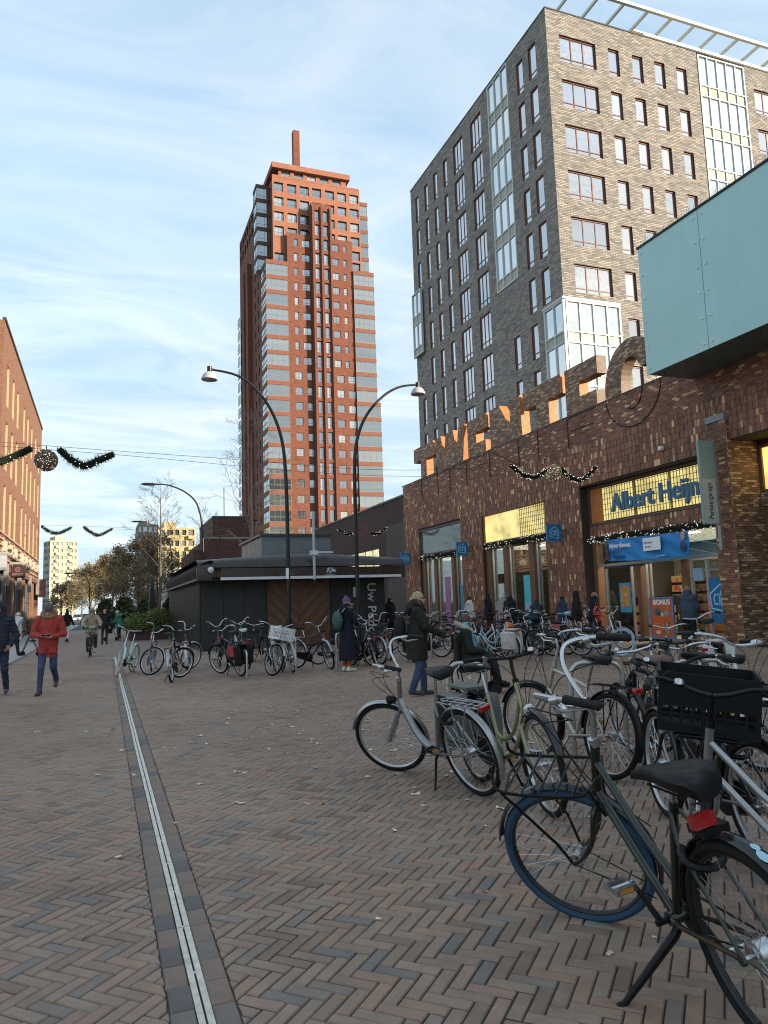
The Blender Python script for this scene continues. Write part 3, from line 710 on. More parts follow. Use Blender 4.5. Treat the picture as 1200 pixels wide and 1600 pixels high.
for (y0, y1) in ((15.27, 17.76), (12.6, 15.25), (9.9, 12.58), (6.0, 9.88)):
    pn = MB().box(XB, y0, 8.22, XB + .025, y1, 12.28).build('panel', TEAL, box); bp(pn)
    bm = MB()
    for e in (y0 + .14, y1 - .14):
        for k in range(6):
            z = 8.40 + k * .74
            bm.lathe([(.0, -.034), (.020, -.033), (.030, -.018), (.033, 0)], (XB, e, z), 'X', 10)
    b_ = bm.build('bolt', M('bolt_steel', (.75, .80, .80), .3, .3), pn, True)
bp(MB().box(XB + .03, 17.725, 8.24, XF + 3, 17.76, 12.26).build('end_panel', TEAL, box))
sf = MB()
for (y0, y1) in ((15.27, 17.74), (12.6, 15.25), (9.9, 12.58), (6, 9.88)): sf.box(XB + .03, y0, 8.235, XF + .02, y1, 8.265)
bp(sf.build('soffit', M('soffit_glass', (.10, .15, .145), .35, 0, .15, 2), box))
bp(MB().box(XB - .03, 6, 12.285, XF + 3, 17.79, 12.35).build('top_edge', BLACKP, box))
sk_ = MB()
for k in range(90): 
    y = 17.7 - k * .085; sk_.tube([(XB + .02, y, 12.35), (XB + .02 + rnd.gauss(0, .02), y + rnd.gauss(0, .015), 12.50)], .006, 3)
bp(sk_.build('bird_spikes', M('spike', (.45, .4, .35), .5), box, kind='stuff'))
# ------------------------------------------------------------------ windows and tall buildings
def facing(face):
    """local x = right as seen from outside, y = into the wall"""
    return {'S': Matrix.Identity(4), 'W': Matrix.Rotation(R(-90), 4, 'Z'), 'E': Matrix.Rotation(R(90), 4, 'Z'), 'N': Matrix.Rotation(R(180), 4, 'Z')}[face]
_WM = {}
def window_mesh(w, h, mull, rails, fr, bar, fm, dep=.10):
    k = ('f', round(w, 2), round(h, 2), mull, rails, fr, bar, fm.name)
    if k not in _WM:
        b = MB(); b.box(0, 0, 0, fr, dep, h); b.box(w - fr, 0, 0, w, dep, h); b.box(fr, 0, 0, w - fr, dep, fr); b.box(fr, 0, h - fr, w - fr, dep, h)
        for q in mull: b.box(w * q - bar / 2, .012, fr, w * q + bar / 2, dep - .012, h - fr)
        for q in rails: b.box(fr, .018, h * q - bar / 2, w - fr, dep - .018, h * q + bar / 2)
        _WM[k] = b.mesh('window', [fm])
    return _WM[k]
def pane_mesh(w, h, fr, gm_, y=.05):
    k = ('p', round(w, 2), round(h, 2), fr, gm_.name)
    if k not in _WM: _WM[k] = MB().box(fr * .8, y, fr * .8, w - fr * .8, y + .02, h - fr * .8).mesh('pane', [gm_])
    return _WM[k]
def window(par, face, pos, w, h, fm, gm_, mull=(), rails=(), fr=.07, bar=.06, inset=.2, name='window'):
    """pos: bottom-left corner on the wall plane, relative to the parent"""
    mt = Matrix.Translation(Vector(pos)) @ facing(face) @ Matrix.Translation((0, inset, 0))
    o = inst(name, window_mesh(w, h, tuple(mull), tuple(rails), fr, bar, fm), par, matrix=mt)
    inst('pane', pane_mesh(w, h, fr, gm_), o); return o
def holed(mb, face, org, u1, z1, holes, depth, mw=0, mr=1, u0=0.0, z0=0.0):
    """wall sheet with recessed openings; org = bottom-left, holes (u, z, w, h)"""
    F = Matrix.Translation(Vector(org)) @ facing(face)
    def P3(u, y, z): return F @ Vector((u, y, z))
    us = sorted({u0, u1, *[round(h[0], 4) for h in holes], *[round(h[0] + h[2], 4) for h in holes]}); zs = sorted({z0, z1, *[round(h[1], 4) for h in holes], *[round(h[1] + h[3], 4) for h in holes]})
    us = [u for u in us if u0 <= u <= u1]; zs = [z for z in zs if z0 <= z <= z1]
    hs = sorted(holes)
    for a, b in zip(us[:-1], us[1:]):
        um = (a + b) / 2; cand_ = [h for h in hs if h[0] < um < h[0] + h[2]]; run = None
        for c, d in zip(zs[:-1], zs[1:]):
            zm = (c + d) / 2
            if any(h[1] < zm < h[1] + h[3] for h in cand_):
                if run is not None: mb.quad(P3(a, 0, run), P3(b, 0, run), P3(b, 0, c), P3(a, 0, c), mw); run = None
            elif run is None: run = c
        if run is not None: mb.quad(P3(a, 0, run), P3(b, 0, run), P3(b, 0, z1), P3(a, 0, z1), mw)
    for (u, z, w_, h) in holes:
        a, b, c, d = (u, z), (u + w_, z), (u + w_, z + h), (u, z + h)
        for p, q in ((a, d), (d, c), (c, b), (b, a)): mb.quad(P3(p[0], 0, p[1]), P3(q[0], 0, q[1]), P3(q[0], depth, q[1]), P3(p[0], depth, p[1]), mr)
        mb.quad(P3(u, depth + .13, z), P3(u + w_, depth + .13, z), P3(u + w_, depth + .13, z + h), P3(u, depth + .13, z + h), mr)
GLASS = glassmat('flat_glass', (0.04, .045, .05), (0.27, .27, .26), .32, thr=.58)
GLASSB = glassmat('bay_strip_glass', (0.14, .17, .17), (0.34, .37, .36), .45, (.97, 1, 1))
GLASSW = glassmat('office_glass', (0.09, .095, .10), (0.25, .25, .24), .33, thr=.5)
GLASS_SKY = glassmat('bay_glass', (0.025, .036, .04), (0.10, .11, .11), .27, (.95, 1, 1))
# ---- brick block with grey bricks (right)
gb = thing('brick_office_block', 'tall grey brown brick block with red brown window frames and white rooftop pergola', 'building', (28.45, 40, 0))
GREYB = brickmat('grey_brown_brick', [(0.181, 0.174, 0.163), (0.297, 0.275, 0.244), (0.370, 0.336, 0.291), (0.507, 0.442, 0.355), (0.239, 0.225, 0.206)], (0.145, 0.133, 0.121), .44, .12, .018, .9, .035, .2)
REDBR = M('red_brown_frame', (0.17, .058, .036), .5, 0, .15, 5)
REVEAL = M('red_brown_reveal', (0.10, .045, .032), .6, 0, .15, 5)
H = 42.7; hs_l = []; wl = []
def addw(lst, u, z, w_, h, mull): lst.append((u, z, w_, h, mull))
LW = []
for k in range(9):
    zt = 41.5 - 3.4 * k
    addw(LW, 1.42, zt - 3.1 + .35, .98, 2.55, ())         # distances run from the corner towards +Y; converted below
    addw(LW, 3.2, zt - 3.1 + .35, .86, 2.55, ())
for k in range(8):
    zt = 41.75 - 3.42 * k
    addw(LW, 9.75, zt - 3.0, 1.85, 2.75, (1 / 3, 2 / 3)) ; addw(LW, 13.05, zt - 3.0, 1.85, 2.75, (1 / 3, 2 / 3))
    for s in (16.25, 18.4, 20.5, 22.7): 
        if s > 22 and zt < 33.0 and zt > 24: continue
        addw(LW, s, zt - 3.0, .78, 2.6, ())
for k in range(8, 11):
    zt = 41.75 - 3.42 * k
    for s in (5.9, 9.75, 13.05): addw(LW, s, zt - 3.0, 1.85 if s > 6 else .9, 2.75, (1 / 3, 2 / 3) if s > 6 else ())
    for s in (16.25, 18.4, 20.5, 22.7): addw(LW, s, zt - 3.0, .78, 2.6, ())
for k in range(5, 8):
    zt = 41.5 - 3.4 * k
    if zt < 24.5: addw(LW, 5.6, zt - 2.75, .86, 2.55, ()); 
wm = MB()
Lw = 24.6      # west face length; bottom-left as seen from outside is the far end (Y=40+Lw)
holesW = [(Lw - (u + w_), z, w_, h) for u, z, w_, h, ml in LW] + [(Lw - 8.55, 25.15, 3.25, H - 25.17)]
holesW = [h for h in holesW if h[1] > 0]
holed(wm, 'W', (0, Lw, 0), Lw, H, holesW, .30)
EW = []
for k in range(11):
    zt = 40.97 - 3.4 * k
    if zt > 22: EW.append((1.05, zt - 2.05, 3.05, 2.05, (1 / 3, 2 / 3)))
    for s in (5.2, 7.32, 9.36, 11.42): EW.append((s, zt - 2.1, .95, 2.1, ()))
    for s in (19.1, 23.2): EW.append((s, zt - 2.05, 3.0, 2.05, (1 / 3, 2 / 3)))
holesE = [e[:4] for e in EW] + [(13.48, 12.0, 4.8, H - 12.02)]
holed(wm, 'S', (0, 0, 0), 30, H, holesE, .30)
wm.box(.45, .45, 0, 30, 24.5, H - .3, 0); wm.box(30, .0, 0, 30.3, 24.6, H, 0)
wm.quad((0, Lw, 0), (30, Lw, 0), (30, Lw, H), (0, Lw, H), 0)
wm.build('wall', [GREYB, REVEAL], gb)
cp = MB(); cp.box(-.04, -.04, H + .002, 30.3, .4, H + .1); cp.box(-.04, .4, H + .002, .4, Lw, H + .1); cp.build('coping', DARKGREY, gb)
for u, z, w_, h, ml in LW:
    if z > 0: window(gb, 'W', (0, u + w_, z), w_, h, REDBR, GLASSW, ml, (.18,), .08, .06, .07)
for u, z, w_, h, ml in EW:
    window(gb, 'S', (u, 0, z), w_, h, REDBR, GLASSW, ml, (.19,), .09, .07, .12)
WFRAME = M('white_frame', (.50, .53, .52), .45, .1, .06)
CREAM = M('cream_panel', (.36, .36, .29), .5, 0, .06)
def strip(face, pos, w_, h, cols, rows, name='glass_bay', proud=-.05):
    mt = Matrix.Translation(Vector(pos)) @ facing(face) @ Matrix.Translation((0, proud, 0))
    o = inst(name, window_mesh(w_, h, tuple(k / cols for k in range(1, cols)), tuple(sorted({q for r in range(rows) for q in (r / rows, (r + .26) / rows)} - {0})), .12, .10, WFRAME, .2), gb, matrix=mt)
    pm = MB()
    for r in range(rows):
        za, zb = h * r / rows, h * (r + 1) / rows
        for c in range(cols): pm.box(w_ * c / cols + .03, .10, za + .02 + (zb - za) * .26, w_ * (c + 1) / cols - .03, .12, zb - .02, 0); pm.box(w_ * c / cols + .03, .09, za + .02, w_ * (c + 1) / cols - .03, .12, za + (zb - za) * .26 - .02, 1)
    q = pm.build('pane', [GLASSB, CREAM], o); return o
strip('W', (0, 8.5, 25.2), 3.15, H - 25.3, 3, 5, proud=-.04)
strip('S', (13.55, 0, 12.1), 4.65, H - 12.25, 5, 9)
strip('S', (.02, 0, 12.5), 4.4, 8.75, 4, 3, 'corner_glass_bay', -.22)
strip('W', (0, 2.15, 12.5), 2.33, 8.75, 2, 3, 'corner_glass_bay', -.2)
MB().box(-.24, -.26, 21.26, 4.46, 2.2, 21.42).build('bay_cap', WFRAME, gb)
strip('W', (0, 24.5, 25.2), 2.1, 6.4, 2, 2, 'far_glass_bay', -.35)
# rooftop pergola and penthouse
PERG = M('pergola_white', (.58, .57, .50), .5, 0, .05)
MB().box(9.4, 2.2, H - .2, 30, 20, H + 2.35).build('roof_storey', M('roof_storey', (.60, .57, .44), .6, 0, .06), gb)
MB().box(9.2, 2.0, H + 2.36, 30, 20, H + 2.5).build('roof_edge', PERG, gb)
MB().box(4.6, -.16, H + 2.2, 32, .06, H + 2.46).build('pergola_beam', PERG, gb)
for k in range(13): MB().box(2.55 + k * 2.2, .065 if k > 0 else -.3, H + 2.2, 2.70 + k * 2.2, 2.19 if k > 2 else 4.5, H + 2.42).build('pergola_rafter', PERG, gb)
MB().box(8.5, -.06, H + .1, 30, .5, H + .34).build('gutter', PERG, gb)

# ---- red residential tower
rt = thing('red_brick_tower', 'very tall orange red brick apartment tower with glazed balconies and a mast on its roof', 'tower', (30.5, 145, 0))
OX = 30.5
ORB = brickmat('orange_brick', [(0.155, .052, .031), (0.215, .074, .043), (0.26, .095, .055), (0.19, .063, .037)], (0.17, .076, .05), .44, .14, .012, .9, .015, .25)
ORL = brickmat('light_orange_brick', [(0.30, .115, .068), (0.35, .14, .082), (0.39, .165, .10)], (0.33, .15, .10), .44, .14, .012, .9, .015, .2)
SLAB = M('balcony_slab', (.19, .07, .042), .8, 0, .15, 2)
TFR = M('tower_frame', (.16, .15, .14), .5)
TFRW = M('tower_frame_pale', (.20, .205, .205), .45)
st = 3.225; tops = [78.7 - st * k for k in range(25)]
tw = MB(); hol = []; wins = []
for k, zt in enumerate(tops):
    if zt < 3: continue
    if zt > 50.5: L_ = [(6.05, .85, 1.65), (7.85, 1.75, 1.5), (14.4, 1.55, 1.5), (16.95, .75, 1.5)]
    else: L_ = [(5.9, 1.55, 1.6), (8.45, 1.6, 1.6), (14.9, 1.6, 1.6), (17.4, 1.6, 1.6)]
    for (u, w_, h) in L_: hol.append((u, zt - h, w_, h)); wins.append((u, zt - h, w_, h))
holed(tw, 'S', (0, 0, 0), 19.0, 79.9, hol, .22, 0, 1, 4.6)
tw.quad((4.6, 0, 79.9), (19.0, 0, 79.9), (19.0, .6, 79.9), (4.6, .6, 79.9), 0)
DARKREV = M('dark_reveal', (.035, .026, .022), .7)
for u, z, w_, h in wins: window(rt, 'S', (u, 0, z), w_, h, TFR, GLASS, (.5,) if w_ > 1 else (), (.3,), .05, .05, .14)
# crown: light grid
gh = []
cols = [2.2, 5.06, 7.85, 10.6, 13.5, 16.26, 19.1]
for r in range(5):
    for c_, u in enumerate(cols):
        zt = 91.45 - 3.3 * r
        if r == 4 and 2 < u < 19: continue
        gh.append((u, zt - 2.05, 2.02, 2.05))
for zt in (75.6,):
    for u in (2.2, 19.1): gh.append((u, zt - 1.9, 2.02, 1.9))
cw = MB(); holed(cw, 'S', (0, 1.0, 0), 21.4, 92.4, gh, .5, 0, 1, 1.85, 72.6)
cw.box(1.85, 1.0, 92.4, 21.4, 1.4, 92.6, 0)
cw.build('crown_wall', [ORL, DARKREV], rt)
for u, z, w_, h in gh: window(rt, 'S', (u, 1.0, z), w_, h, TFR, GLASS, (.5,), (.28, .42), .06, .06, .35)
# central ribs with two window slots
rb = MB(); rh = []
for zt in [85.4 - st * k for k in range(27)]:
    if zt > 4: 
        for u in (10.5, 12.4): rh.append((u, zt - 2.45, .95, 2.45))
holed(rb, 'S', (0, -.9, 0), 14.2, 86.9, rh, .45, 0, 1, 9.7)
for x in (9.7, 14.2): rb.quad((x, -.9, 0), (x, 1.1, 0), (x, 1.1, 86.9), (x, -.9, 86.9), 0)
rb.quad((9.7, -.9, 86.9), (14.2, -.9, 86.9), (14.2, 1.1, 86.9), (9.7, 1.1, 86.9), 0)
for x in (9.85, 11.75, 13.72): rb.box(x, -1.25, 0, x + .35, -.903, 86.2 if x > 12 else 86.2, 0)
rb.build('central_rib', [ORB, DARKREV], rt)
for u, z, w_, h in rh: window(rt, 'S', (u, -.9, z), w_, h, TFR, GLASS, (), (.3,), .05, .05, .3)
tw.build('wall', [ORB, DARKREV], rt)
# glazed balconies left and right, one storey each
for k in range(23):
    zt = 72.3 - st * k
    if zt < 3: continue
    right_w = 4.6 if zt > 43.5 else 5.3
    for (x, w_, f) in ((0, 4.55, 'S'), (19.05, right_w, 'S')):
        o = window(rt, f, (x, -.35, zt - 2.35), w_, 2.3, TFRW, GLASS_SKY, (.25, .5, .75), (.42, .5), .07, .05, 0, 'balcony_glazing')
        MB().box(x - .06, -.42, zt + .0, x + w_ + .06, 1.6, zt + .86).build('balcony_slab', SLAB, rt)
    window(rt, 'W', (0, 5.2, zt - 2.35), 5.5, 2.3, TFRW, GLASS_SKY, (.25, .5, .75), (.42, .5), .07, .05, 0, 'balcony_glazing')
    MB().box(-.065, 1.65, zt + .0, .3, 5.25, zt + .86).build('balcony_slab', SLAB, rt)
    window(rt, 'W', (-.02, 33.0, zt - 2.35), 2.6, 2.3, TFRW, GLASS_SKY, (.5,), (.42,), .07, .05, -.25, 'balcony_glazing')
# upper glass corner bays
for k in range(6):
    zt = 91.2 - st * k
    window(rt, 'S', (-1.0, 4.0, zt - 2.4), 2.85, 2.4, TFR, GLASS_SKY, (.6,), (.3,), .06, .05, 0, 'corner_glazing')
    MB().box(-1.06, 3.94, zt + .02, 1.83, 7.5, zt + .8).build('bay_slab', M('dark_slab', (.10, .055, .042), .8), rt)
    window(rt, 'W', (-1.0, 7.4, zt - 2.4), 3.3, 2.4, TFR, GLASS_SKY, (.5,), (.3,), .06, .05, 0, 'corner_glazing')
    if k < 6:
        window(rt, 'S', (21.45, 1.6, zt - 4.0), 1.9, 2.3, TFRW, GLASS_SKY, (.5,), (.4,), .06, .05, 0, 'corner_glazing')
        MB().box(21.44, 1.5, zt - 1.65, 23.4, 4, zt - .85).build('bay_slab', SLAB, rt)
# west face
wf = MB(); wh = []
for zt in tops:
    if zt > 4:
        for u in (4.0, 9.5, 13.5, 19.0, 22.5): wh.append((u, zt - 1.7, 1.1, 1.7))
holed(wf, 'W', (.3, 32.5, 0), 27.2, 84.0, wh, .3)
for zt in [91.3, 88.05]:
    pass
th = [(u * 3.0 + .9, zt - 2.0, 1.9, 2.0) for u in range(8) for zt in (91.4, 88.1)]
holed(wf, 'W', (.3, 32.5, 0), 25.1, 92.5, th, .4, 0, 1, 0, 84.0)
wf.box(-.7, 17, 0, .29, 19.5, 80, 0); wf.box(-.7, 22, 0, .29, 24.5, 80, 0)
wf.build('side_wall', [ORB, DARKREV], rt)
for u, z, w_, h in wh: window(rt, 'W', (.3, 32.5 - u, z), w_, h, TFR, GLASS, (), (.35,), .06, .05, .2)
for u, z, w_, h in th: window(rt, 'W', (.3, 32.5 - u, z), w_, h, TFR, GLASS, (.5,), (.35,), .06, .05, .3)
core = MB(); core.box(.62, .62, 0, 23.4, 32.4, 72.5); core.box(2.0, 1.7, 72.5, 21.3, 32.4, 92.55); core.box(.75, 7.3, 72.5, 2.0, 32.4, 92.5)
core.box(19, .6, 0, 24.3, 30, 43.0); core.box(21.3, 4.0, 72.5, 23.2, 30, 90.4)
core.build('core', SLAB, rt)
# penthouse, roof slab and mast
pw = MB(); ph = [(4.0 + k * 2.85, 93.0, 2.0, 1.65) for k in range(5)]
holed(pw, 'S', (0, 1.75, 0), 18.6, 94.75, ph, .25, 0, 1, 3.4, 92.6); pw.box(3.4, 2.15, 92.6, 18.6, 28, 94.7, 0); pw.build('penthouse_wall', [ORL, DARKREV], rt)
for u, z, w_, h in ph: window(rt, 'S', (u, 1.75, z), w_, h, TFR, GLASS, (.5,), (.35,), .06, .05, .15)
MB().box(1.85, .95, 94.76, 19.3, 30, 95.95).build('roof_slab', ORL, rt)
MB().box(1.85, .98, 92.62, 21.4, 1.3, 93.05).build('parapet', ORL, rt)
MB().box(7.0, 2.4, 95.96, 8.4, 3.8, 105.2).build('mast', ORB, rt)
ra = MB()
for a, b, z in ((19.6, 21.2, 93.0), (21.5, 23.2, 90.5)):
    ra.tube([(a, 1.2, z + 1.0), (b, 1.2, z + 1.0)], .03, 4)
    for q in range(4): ra.tube([(a + (b - a) * q / 3, 1.2, z), (a + (b - a) * q / 3, 1.2, z + 1.0)], .03, 4)
ra.build('roof_railing', ALU, rt)

# ---- low dark brick building next to the shop, behind the kiosk
nb = thing('low_brick_building', 'low dark brown brick building with lit window band beyond the shop', 'building', (XF + .2, 42.4, 0))
DKB = brickmat('dark_brown_brick', [(0.055, .033, .028), (0.085, .05, .04), (0.11, .065, .05)], (0.04, .034, .03), .22, .07, .010, .85, .01, .25)
GRB = brickmat('grey_violet_brick', [(0.085, .075, .072), (0.12, .105, .10), (0.15, .135, .125)], (0.07, .065, .06), .22, .07, .010, .85, .01, .25)
nw = MB(); holed(nw, 'W', (0, 22, 0), 22, 8.2, [(9.0, 3.6, 8.0, 1.75)], .25); nw.box(.5, .05, 0, 25, 21.9, 8.0); nw.quad((0, 22, 0), (25, 22, 0), (25, 22, 8.2), (0, 22, 8.2)); nw.build('wall', [DKB, DARKREV], nb)
MB().box(-.05, 0.02, 0, -.004, 3.4, 6.6).build('grey_brick_panel', GRB, nb)
MB().box(-.06, 0.0, 8.2, .5, 22.05, 8.32).build('coping', DARKGREY, nb)
window(nb, 'W', (0, 13.0, 3.6), 8.0, 1.75, TFR, lit_mat('lit_office', (.75, .68, .38), .4), (.2, .4, .6, .8), (), .07, .06, .1)

# ---- dark red building far behind the kiosk
db = thing('dark_red_building', 'dark red brick building with stepped roof far behind the kiosk', 'building', (8.2, 85, 0))
DRB = brickmat('dark_red_brick', [(0.085, .035, .028), (0.12, .05, .038), (0.15, .065, .05)], (0.08, .05, .04), .3, .1, .012, .9, .01, .25)
dw = MB(); dh = [(1.0 + k * .9, z, .42, 1.2) for k in range(18) for z in (2.4, 5.6) if 1.0 + k * .9 < 21]
holed(dw, 'S', (2.2, -.5, 0), 22, 9.4, [(u, z, a, b) for u, z, a, b in dh if u + a < 21], .2)
dw.box(2.25, .1, 0, 24.2, 15, 9.3); 
for (x0, x1, y0, z) in ((1.1, 2.19, .3, 8.2), (3.4, 7.6, 1.2, 12.0)): dw.box(x0, y0, 0 if x0 < 3 else 9.31, x1, 14, z)
dw.build('wall', [DRB, DARKREV], db)
for u, z, a, b in dh: window(db, 'S', (2.2 + u, -.5, z), a, b, TFR, GLASS, (), (), .04, .04, .1)
MB().box(2.15, -.56, 9.41, 24.3, .1, 9.6).build('coping', M('stone_coping', (.3, .24, .2), .8), db)
MB().box(3.35, 1.15, 12.01, 7.65, 14, 12.2).build('coping', DARKGREY, db)
MB().tube([(5.4, 6, 12.2), (5.4, 6, 16.3)], .05, 5).build('antenna', DARKGREY, db)
# small glazed block in front of the flats
gk = thing('white_glass_block', 'small white and glass block between bare tree and dark red building', 'building', (8.2, 110, 0))
MB().box(0, 0, 0, 6, 8, 7.6).build('wall', M('white_cladding', (.45, .47, .47), .6), gk)
for z in (.8, 3.2, 5.4): window(gk, 'S', (.3, -.02, z), 5.4, 1.5, TFR, GLASS, (.25, .5, .75), (), .06, .06, -.06)

# ---- far flats
def flats(name, label, loc, rz, w_, d_, h, storeys, colw, colb, nx, parts_top):
    o = thing(name, label, 'building', loc, R(rz))
    wmat = M(name + '_wall', colw, .85, 0, .08, .3); smat = M(name + '_side', colb, .85, 0, .1, .3)  # side walls greyer than the front: their shade is put into the colour
    b = MB(); sh = h / storeys; bays = []
    holes_ = []
    for s in range(storeys):
        for c in range(nx):
            wd = w_ / nx; wide = c % 3 == 1
            holes_.append((c * wd + wd * (.08 if wide else .22), s * sh + sh * .33, wd * (.84 if wide else .56), sh * .5))
    holed(b, 'S', (0, 0, 0), w_, h, holes_, .5)
    hs2 = [(c * (d_ / 5) + d_ / 5 * .3, s * sh + sh * .35, d_ / 5 * .4, sh * .45) for s in range(storeys) for c in range(5)]
    holed(b, 'W', (0, d_, 0), d_, h, hs2, .3, 2, 1); holed(b, 'E', (w_, 0, 0), d_, h, hs2, .3, 2, 1)
    b.box(.6, .7, 0, w_ - .6, d_ - .5, h - .05, 0)
    for (x0, x1, z) in parts_top: b.box(x0, .8, h - .04, x1, d_ - 1, h + z, 0)
    b.build('wall', [wmat, DARKREV, smat], o)
    for u, z, a, c in holes_: window(o, 'S', (u, 0, z), a, c, TFRW, GLASS, (.5,), (), .08, .06, .3)
    for u, z, a, c in hs2: window(o, 'W', (0, d_ - u, z), a, c, TFRW, GLASS, (), (), .08, .06, .2)
    for s in range(1, storeys):
        for c in range(nx):
            if c % 3 == 1: MB().box(c * w_ / nx + .1, -1.0, s * sh - .1, (c + 1) * w_ / nx - .1, -.003, s * sh + .9).build('balcony', wmat, o)
    return o
flats('pale_tower_block', 'pale cream apartment tower block far down the street at left', (-20.0, 318, 0), 20, 10.5, 8.5, 30.4, 11, (.46, .42, .28), (.33, .33, .32), 6, ((2, 6, 1.8),))
flats('yellow_flats', 'yellow cream block of flats behind the bare street tree', (8.4, 215, 0), 0, 15.5, 16, 24.6, 8, (.50, .42, .22), (.36, .35, .33), 8, ((7.2, 10.2, 1.9),))
flats('grey_flats', 'grey concrete flats adjoining the yellow block', (8.2, 210, 0), 0, 5.4, 12, 25.0, 8, (.27, .26, .24), (.25, .25, .24), 4, ((.5, 2.5, 1.0),))

# ---- brick building on the left, sunlit
lb = thing('left_brick_building', 'orange brick building at left edge with tall narrow windows over a shop front', 'building', (-5.2, 43, 0))
LBR = brickmat('warm_brick', [(0.17, .078, .044), (0.225, .105, .06), (0.27, .13, .076)], (0.20, .115, .075), .22, .072, .009, .9, .006, .2)
CREAMSTONE = M('cream_stone', (.50, .42, .31), .7, 0, .08)
LREV = M('window_reveal_cream', (.36, .27, .15), .7)
ly = 69 - 43; lH = 17.4; lhh = []
for y in (2.2, 4.9, 7.4, 11.3, 14.0, 17.0, 20.3, 23.6):
    for (z0, h) in ((13.15, 2.35), (9.55, 2.7), (5.6, 3.1)): lhh.append((y - .45, z0, .95, h))
lw_ = MB(); holed(lw_, 'E', (0, 0, 0), ly, lH, lhh, .22, 0, 1, 0, 4.3)
lw_.quad((0, ly, 4.3), (-20, ly, 4.3), (-20, ly, lH), (0, ly, lH), 0); lw_.quad((0, 0, 0), (-20, 0, 0), (-20, 0, lH), (0, 0, lH), 0)
lw_.box(-20, .01, 4.3, -.5, ly - .01, lH - .3, 0)
for y in range(0, 26, 7): lw_.box(-1.2, min(y, ly - 1.3), 0, -.03, min(y + 1.25, ly - .02), 4.29, 0)
lw_.quad((0, ly, 0), (-20, ly, 0), (-20, ly, 4.3), (0, ly, 4.3), 0)
lw_.box(-20, .01, 0, -2.2, ly - .01, 4.29, 0)
lw_.build('wall', [LBR, LREV], lb)
for u, z, a, c in lhh: window(lb, 'E', (0, u, z), a, c, CREAMSTONE, GLASS, (), (.35,), .08, .06, .12)
for u, z, a, c in lhh:
    if z < 6: MB().box(.0, u - .06, z - .55, .16, u + a + .06, z - .02).build('sill', CREAMSTONE, lb)
for k in range(5): MB().box(.003, 0, 4.62 + k * .33, .09, ly - .5 - k * .2, 4.71 + k * .33).build('ledge', M('ledge_stone', (.34, .24, .2), .7), lb)
MB().box(-.1, 0, lH + .002, .08, ly + .05, lH + .15).build('coping', DARKGREY, lb)
MB().box(-.02, 0, 4.05, .12, ly - .02, 4.295).build('shop_fascia', M('fascia_red', (.13, .06, .05), .6), lb)
for k in range(4):
    y0 = k * 7 + 1.3; y1 = min(k * 7 + 6.95, ly - 1.4)
    window(lb, 'E', (0, y0, .05), y1 - y0, 3.9, DARKGREY, REFL, (.2, .5, .8), (.2, .62), .08, .07, .25, 'shop_front')
for y in (3, 10, 17, 24): MB().box(.0, y - .2, 3.2, .22, y + .25, 4.4).build('capital', M('capital_grey', (.24, .22, .2), .7), lb)

# ---- kiosk
kx, ky = 3.4, 28.8
kk = thing('kiosk', 'low dark kiosk with curved black metal eaves and brown chevron wooden doors', 'kiosk', (kx, ky, 0))
KDARK = M('kiosk_cladding', (.018, .020, .021), .5, .2, .2, 2)
KMET = M('kiosk_eaves_metal', (.045, .036, .031), .42, .4, .2, 1.5)
W_ = 7.4
kb = MB(); kb.box(.02, .02, 0, W_, 14, 2.75); kb.build('wall', KDARK, kk)
for k in range(9):
    if k in (3, 4, 5): continue
    x0 = .03 + k * (W_ / 9); MB().box(x0, -.03, .05, x0 + W_ / 9 - .02, .017, 2.72).build('wall_panel', KDARK, kk)
for k in range(70): MB().box(-.025, .1 + k * .2, .05, .017, .22 + k * .2, 2.72).build('wall_slat', KDARK, kk)
# chevron wood doors
WOODS = [M('door_wood_%s' % n, c, .5, 0, .3, 5) for n, c in (('red', (.10, .038, .018)), ('brown', (.075, .032, .018)), ('tan', (.13, .055, .026)))]
dx0, dx1 = 2.53, 5.05
fr_ = MB().box(dx0 - .06, -.045, 0, dx1 + .06, .016, 2.62).build('door_frame', BLACKP, kk)
for side in (0, 1):
    a0 = dx0 + side * (dx1 - dx0) / 2; a1 = a0 + (dx1 - dx0) / 2 - .012
    nbd = 17
    for i in range(-8, nbd + 10):
        # boards slope, mirrored on the two doors: clip parallelogram to the door rectangle
        z0 = i * .16; pl = [(a0, z0), (a1, z0 + (a1 - a0)), (a1, z0 + (a1 - a0) + .15), (a0, z0 + .15)] if side == 1 else [(a0, z0 + (a1 - a0)), (a1, z0), (a1, z0 + .15), (a0, z0 + (a1 - a0) + .15)]
        def cz(poly, lim, up):
            out = []
            for k in range(len(poly)):
                p, q = poly[k], poly[(k + 1) % len(poly)]; ip = p[1] <= lim if up else p[1] >= lim; iq = q[1] <= lim if up else q[1] >= lim
                if ip: out.append(p)
                if ip != iq: s = (lim - p[1]) / (q[1] - p[1]); out.append((p[0] + s * (q[0] - p[0]), lim))
            return out
        pl = cz(cz(pl, 2.58, True), .06, False) if pl else pl
        if len(pl) < 3: continue
        MB().prism(pl, lambda u, v, w_: (u, -.075 + w_ + rnd.uniform(-.002, .002) * 0, v), 0, 0, .028).build('door_board', WOODS[(i * 7 + side * 3) % 3], kk)
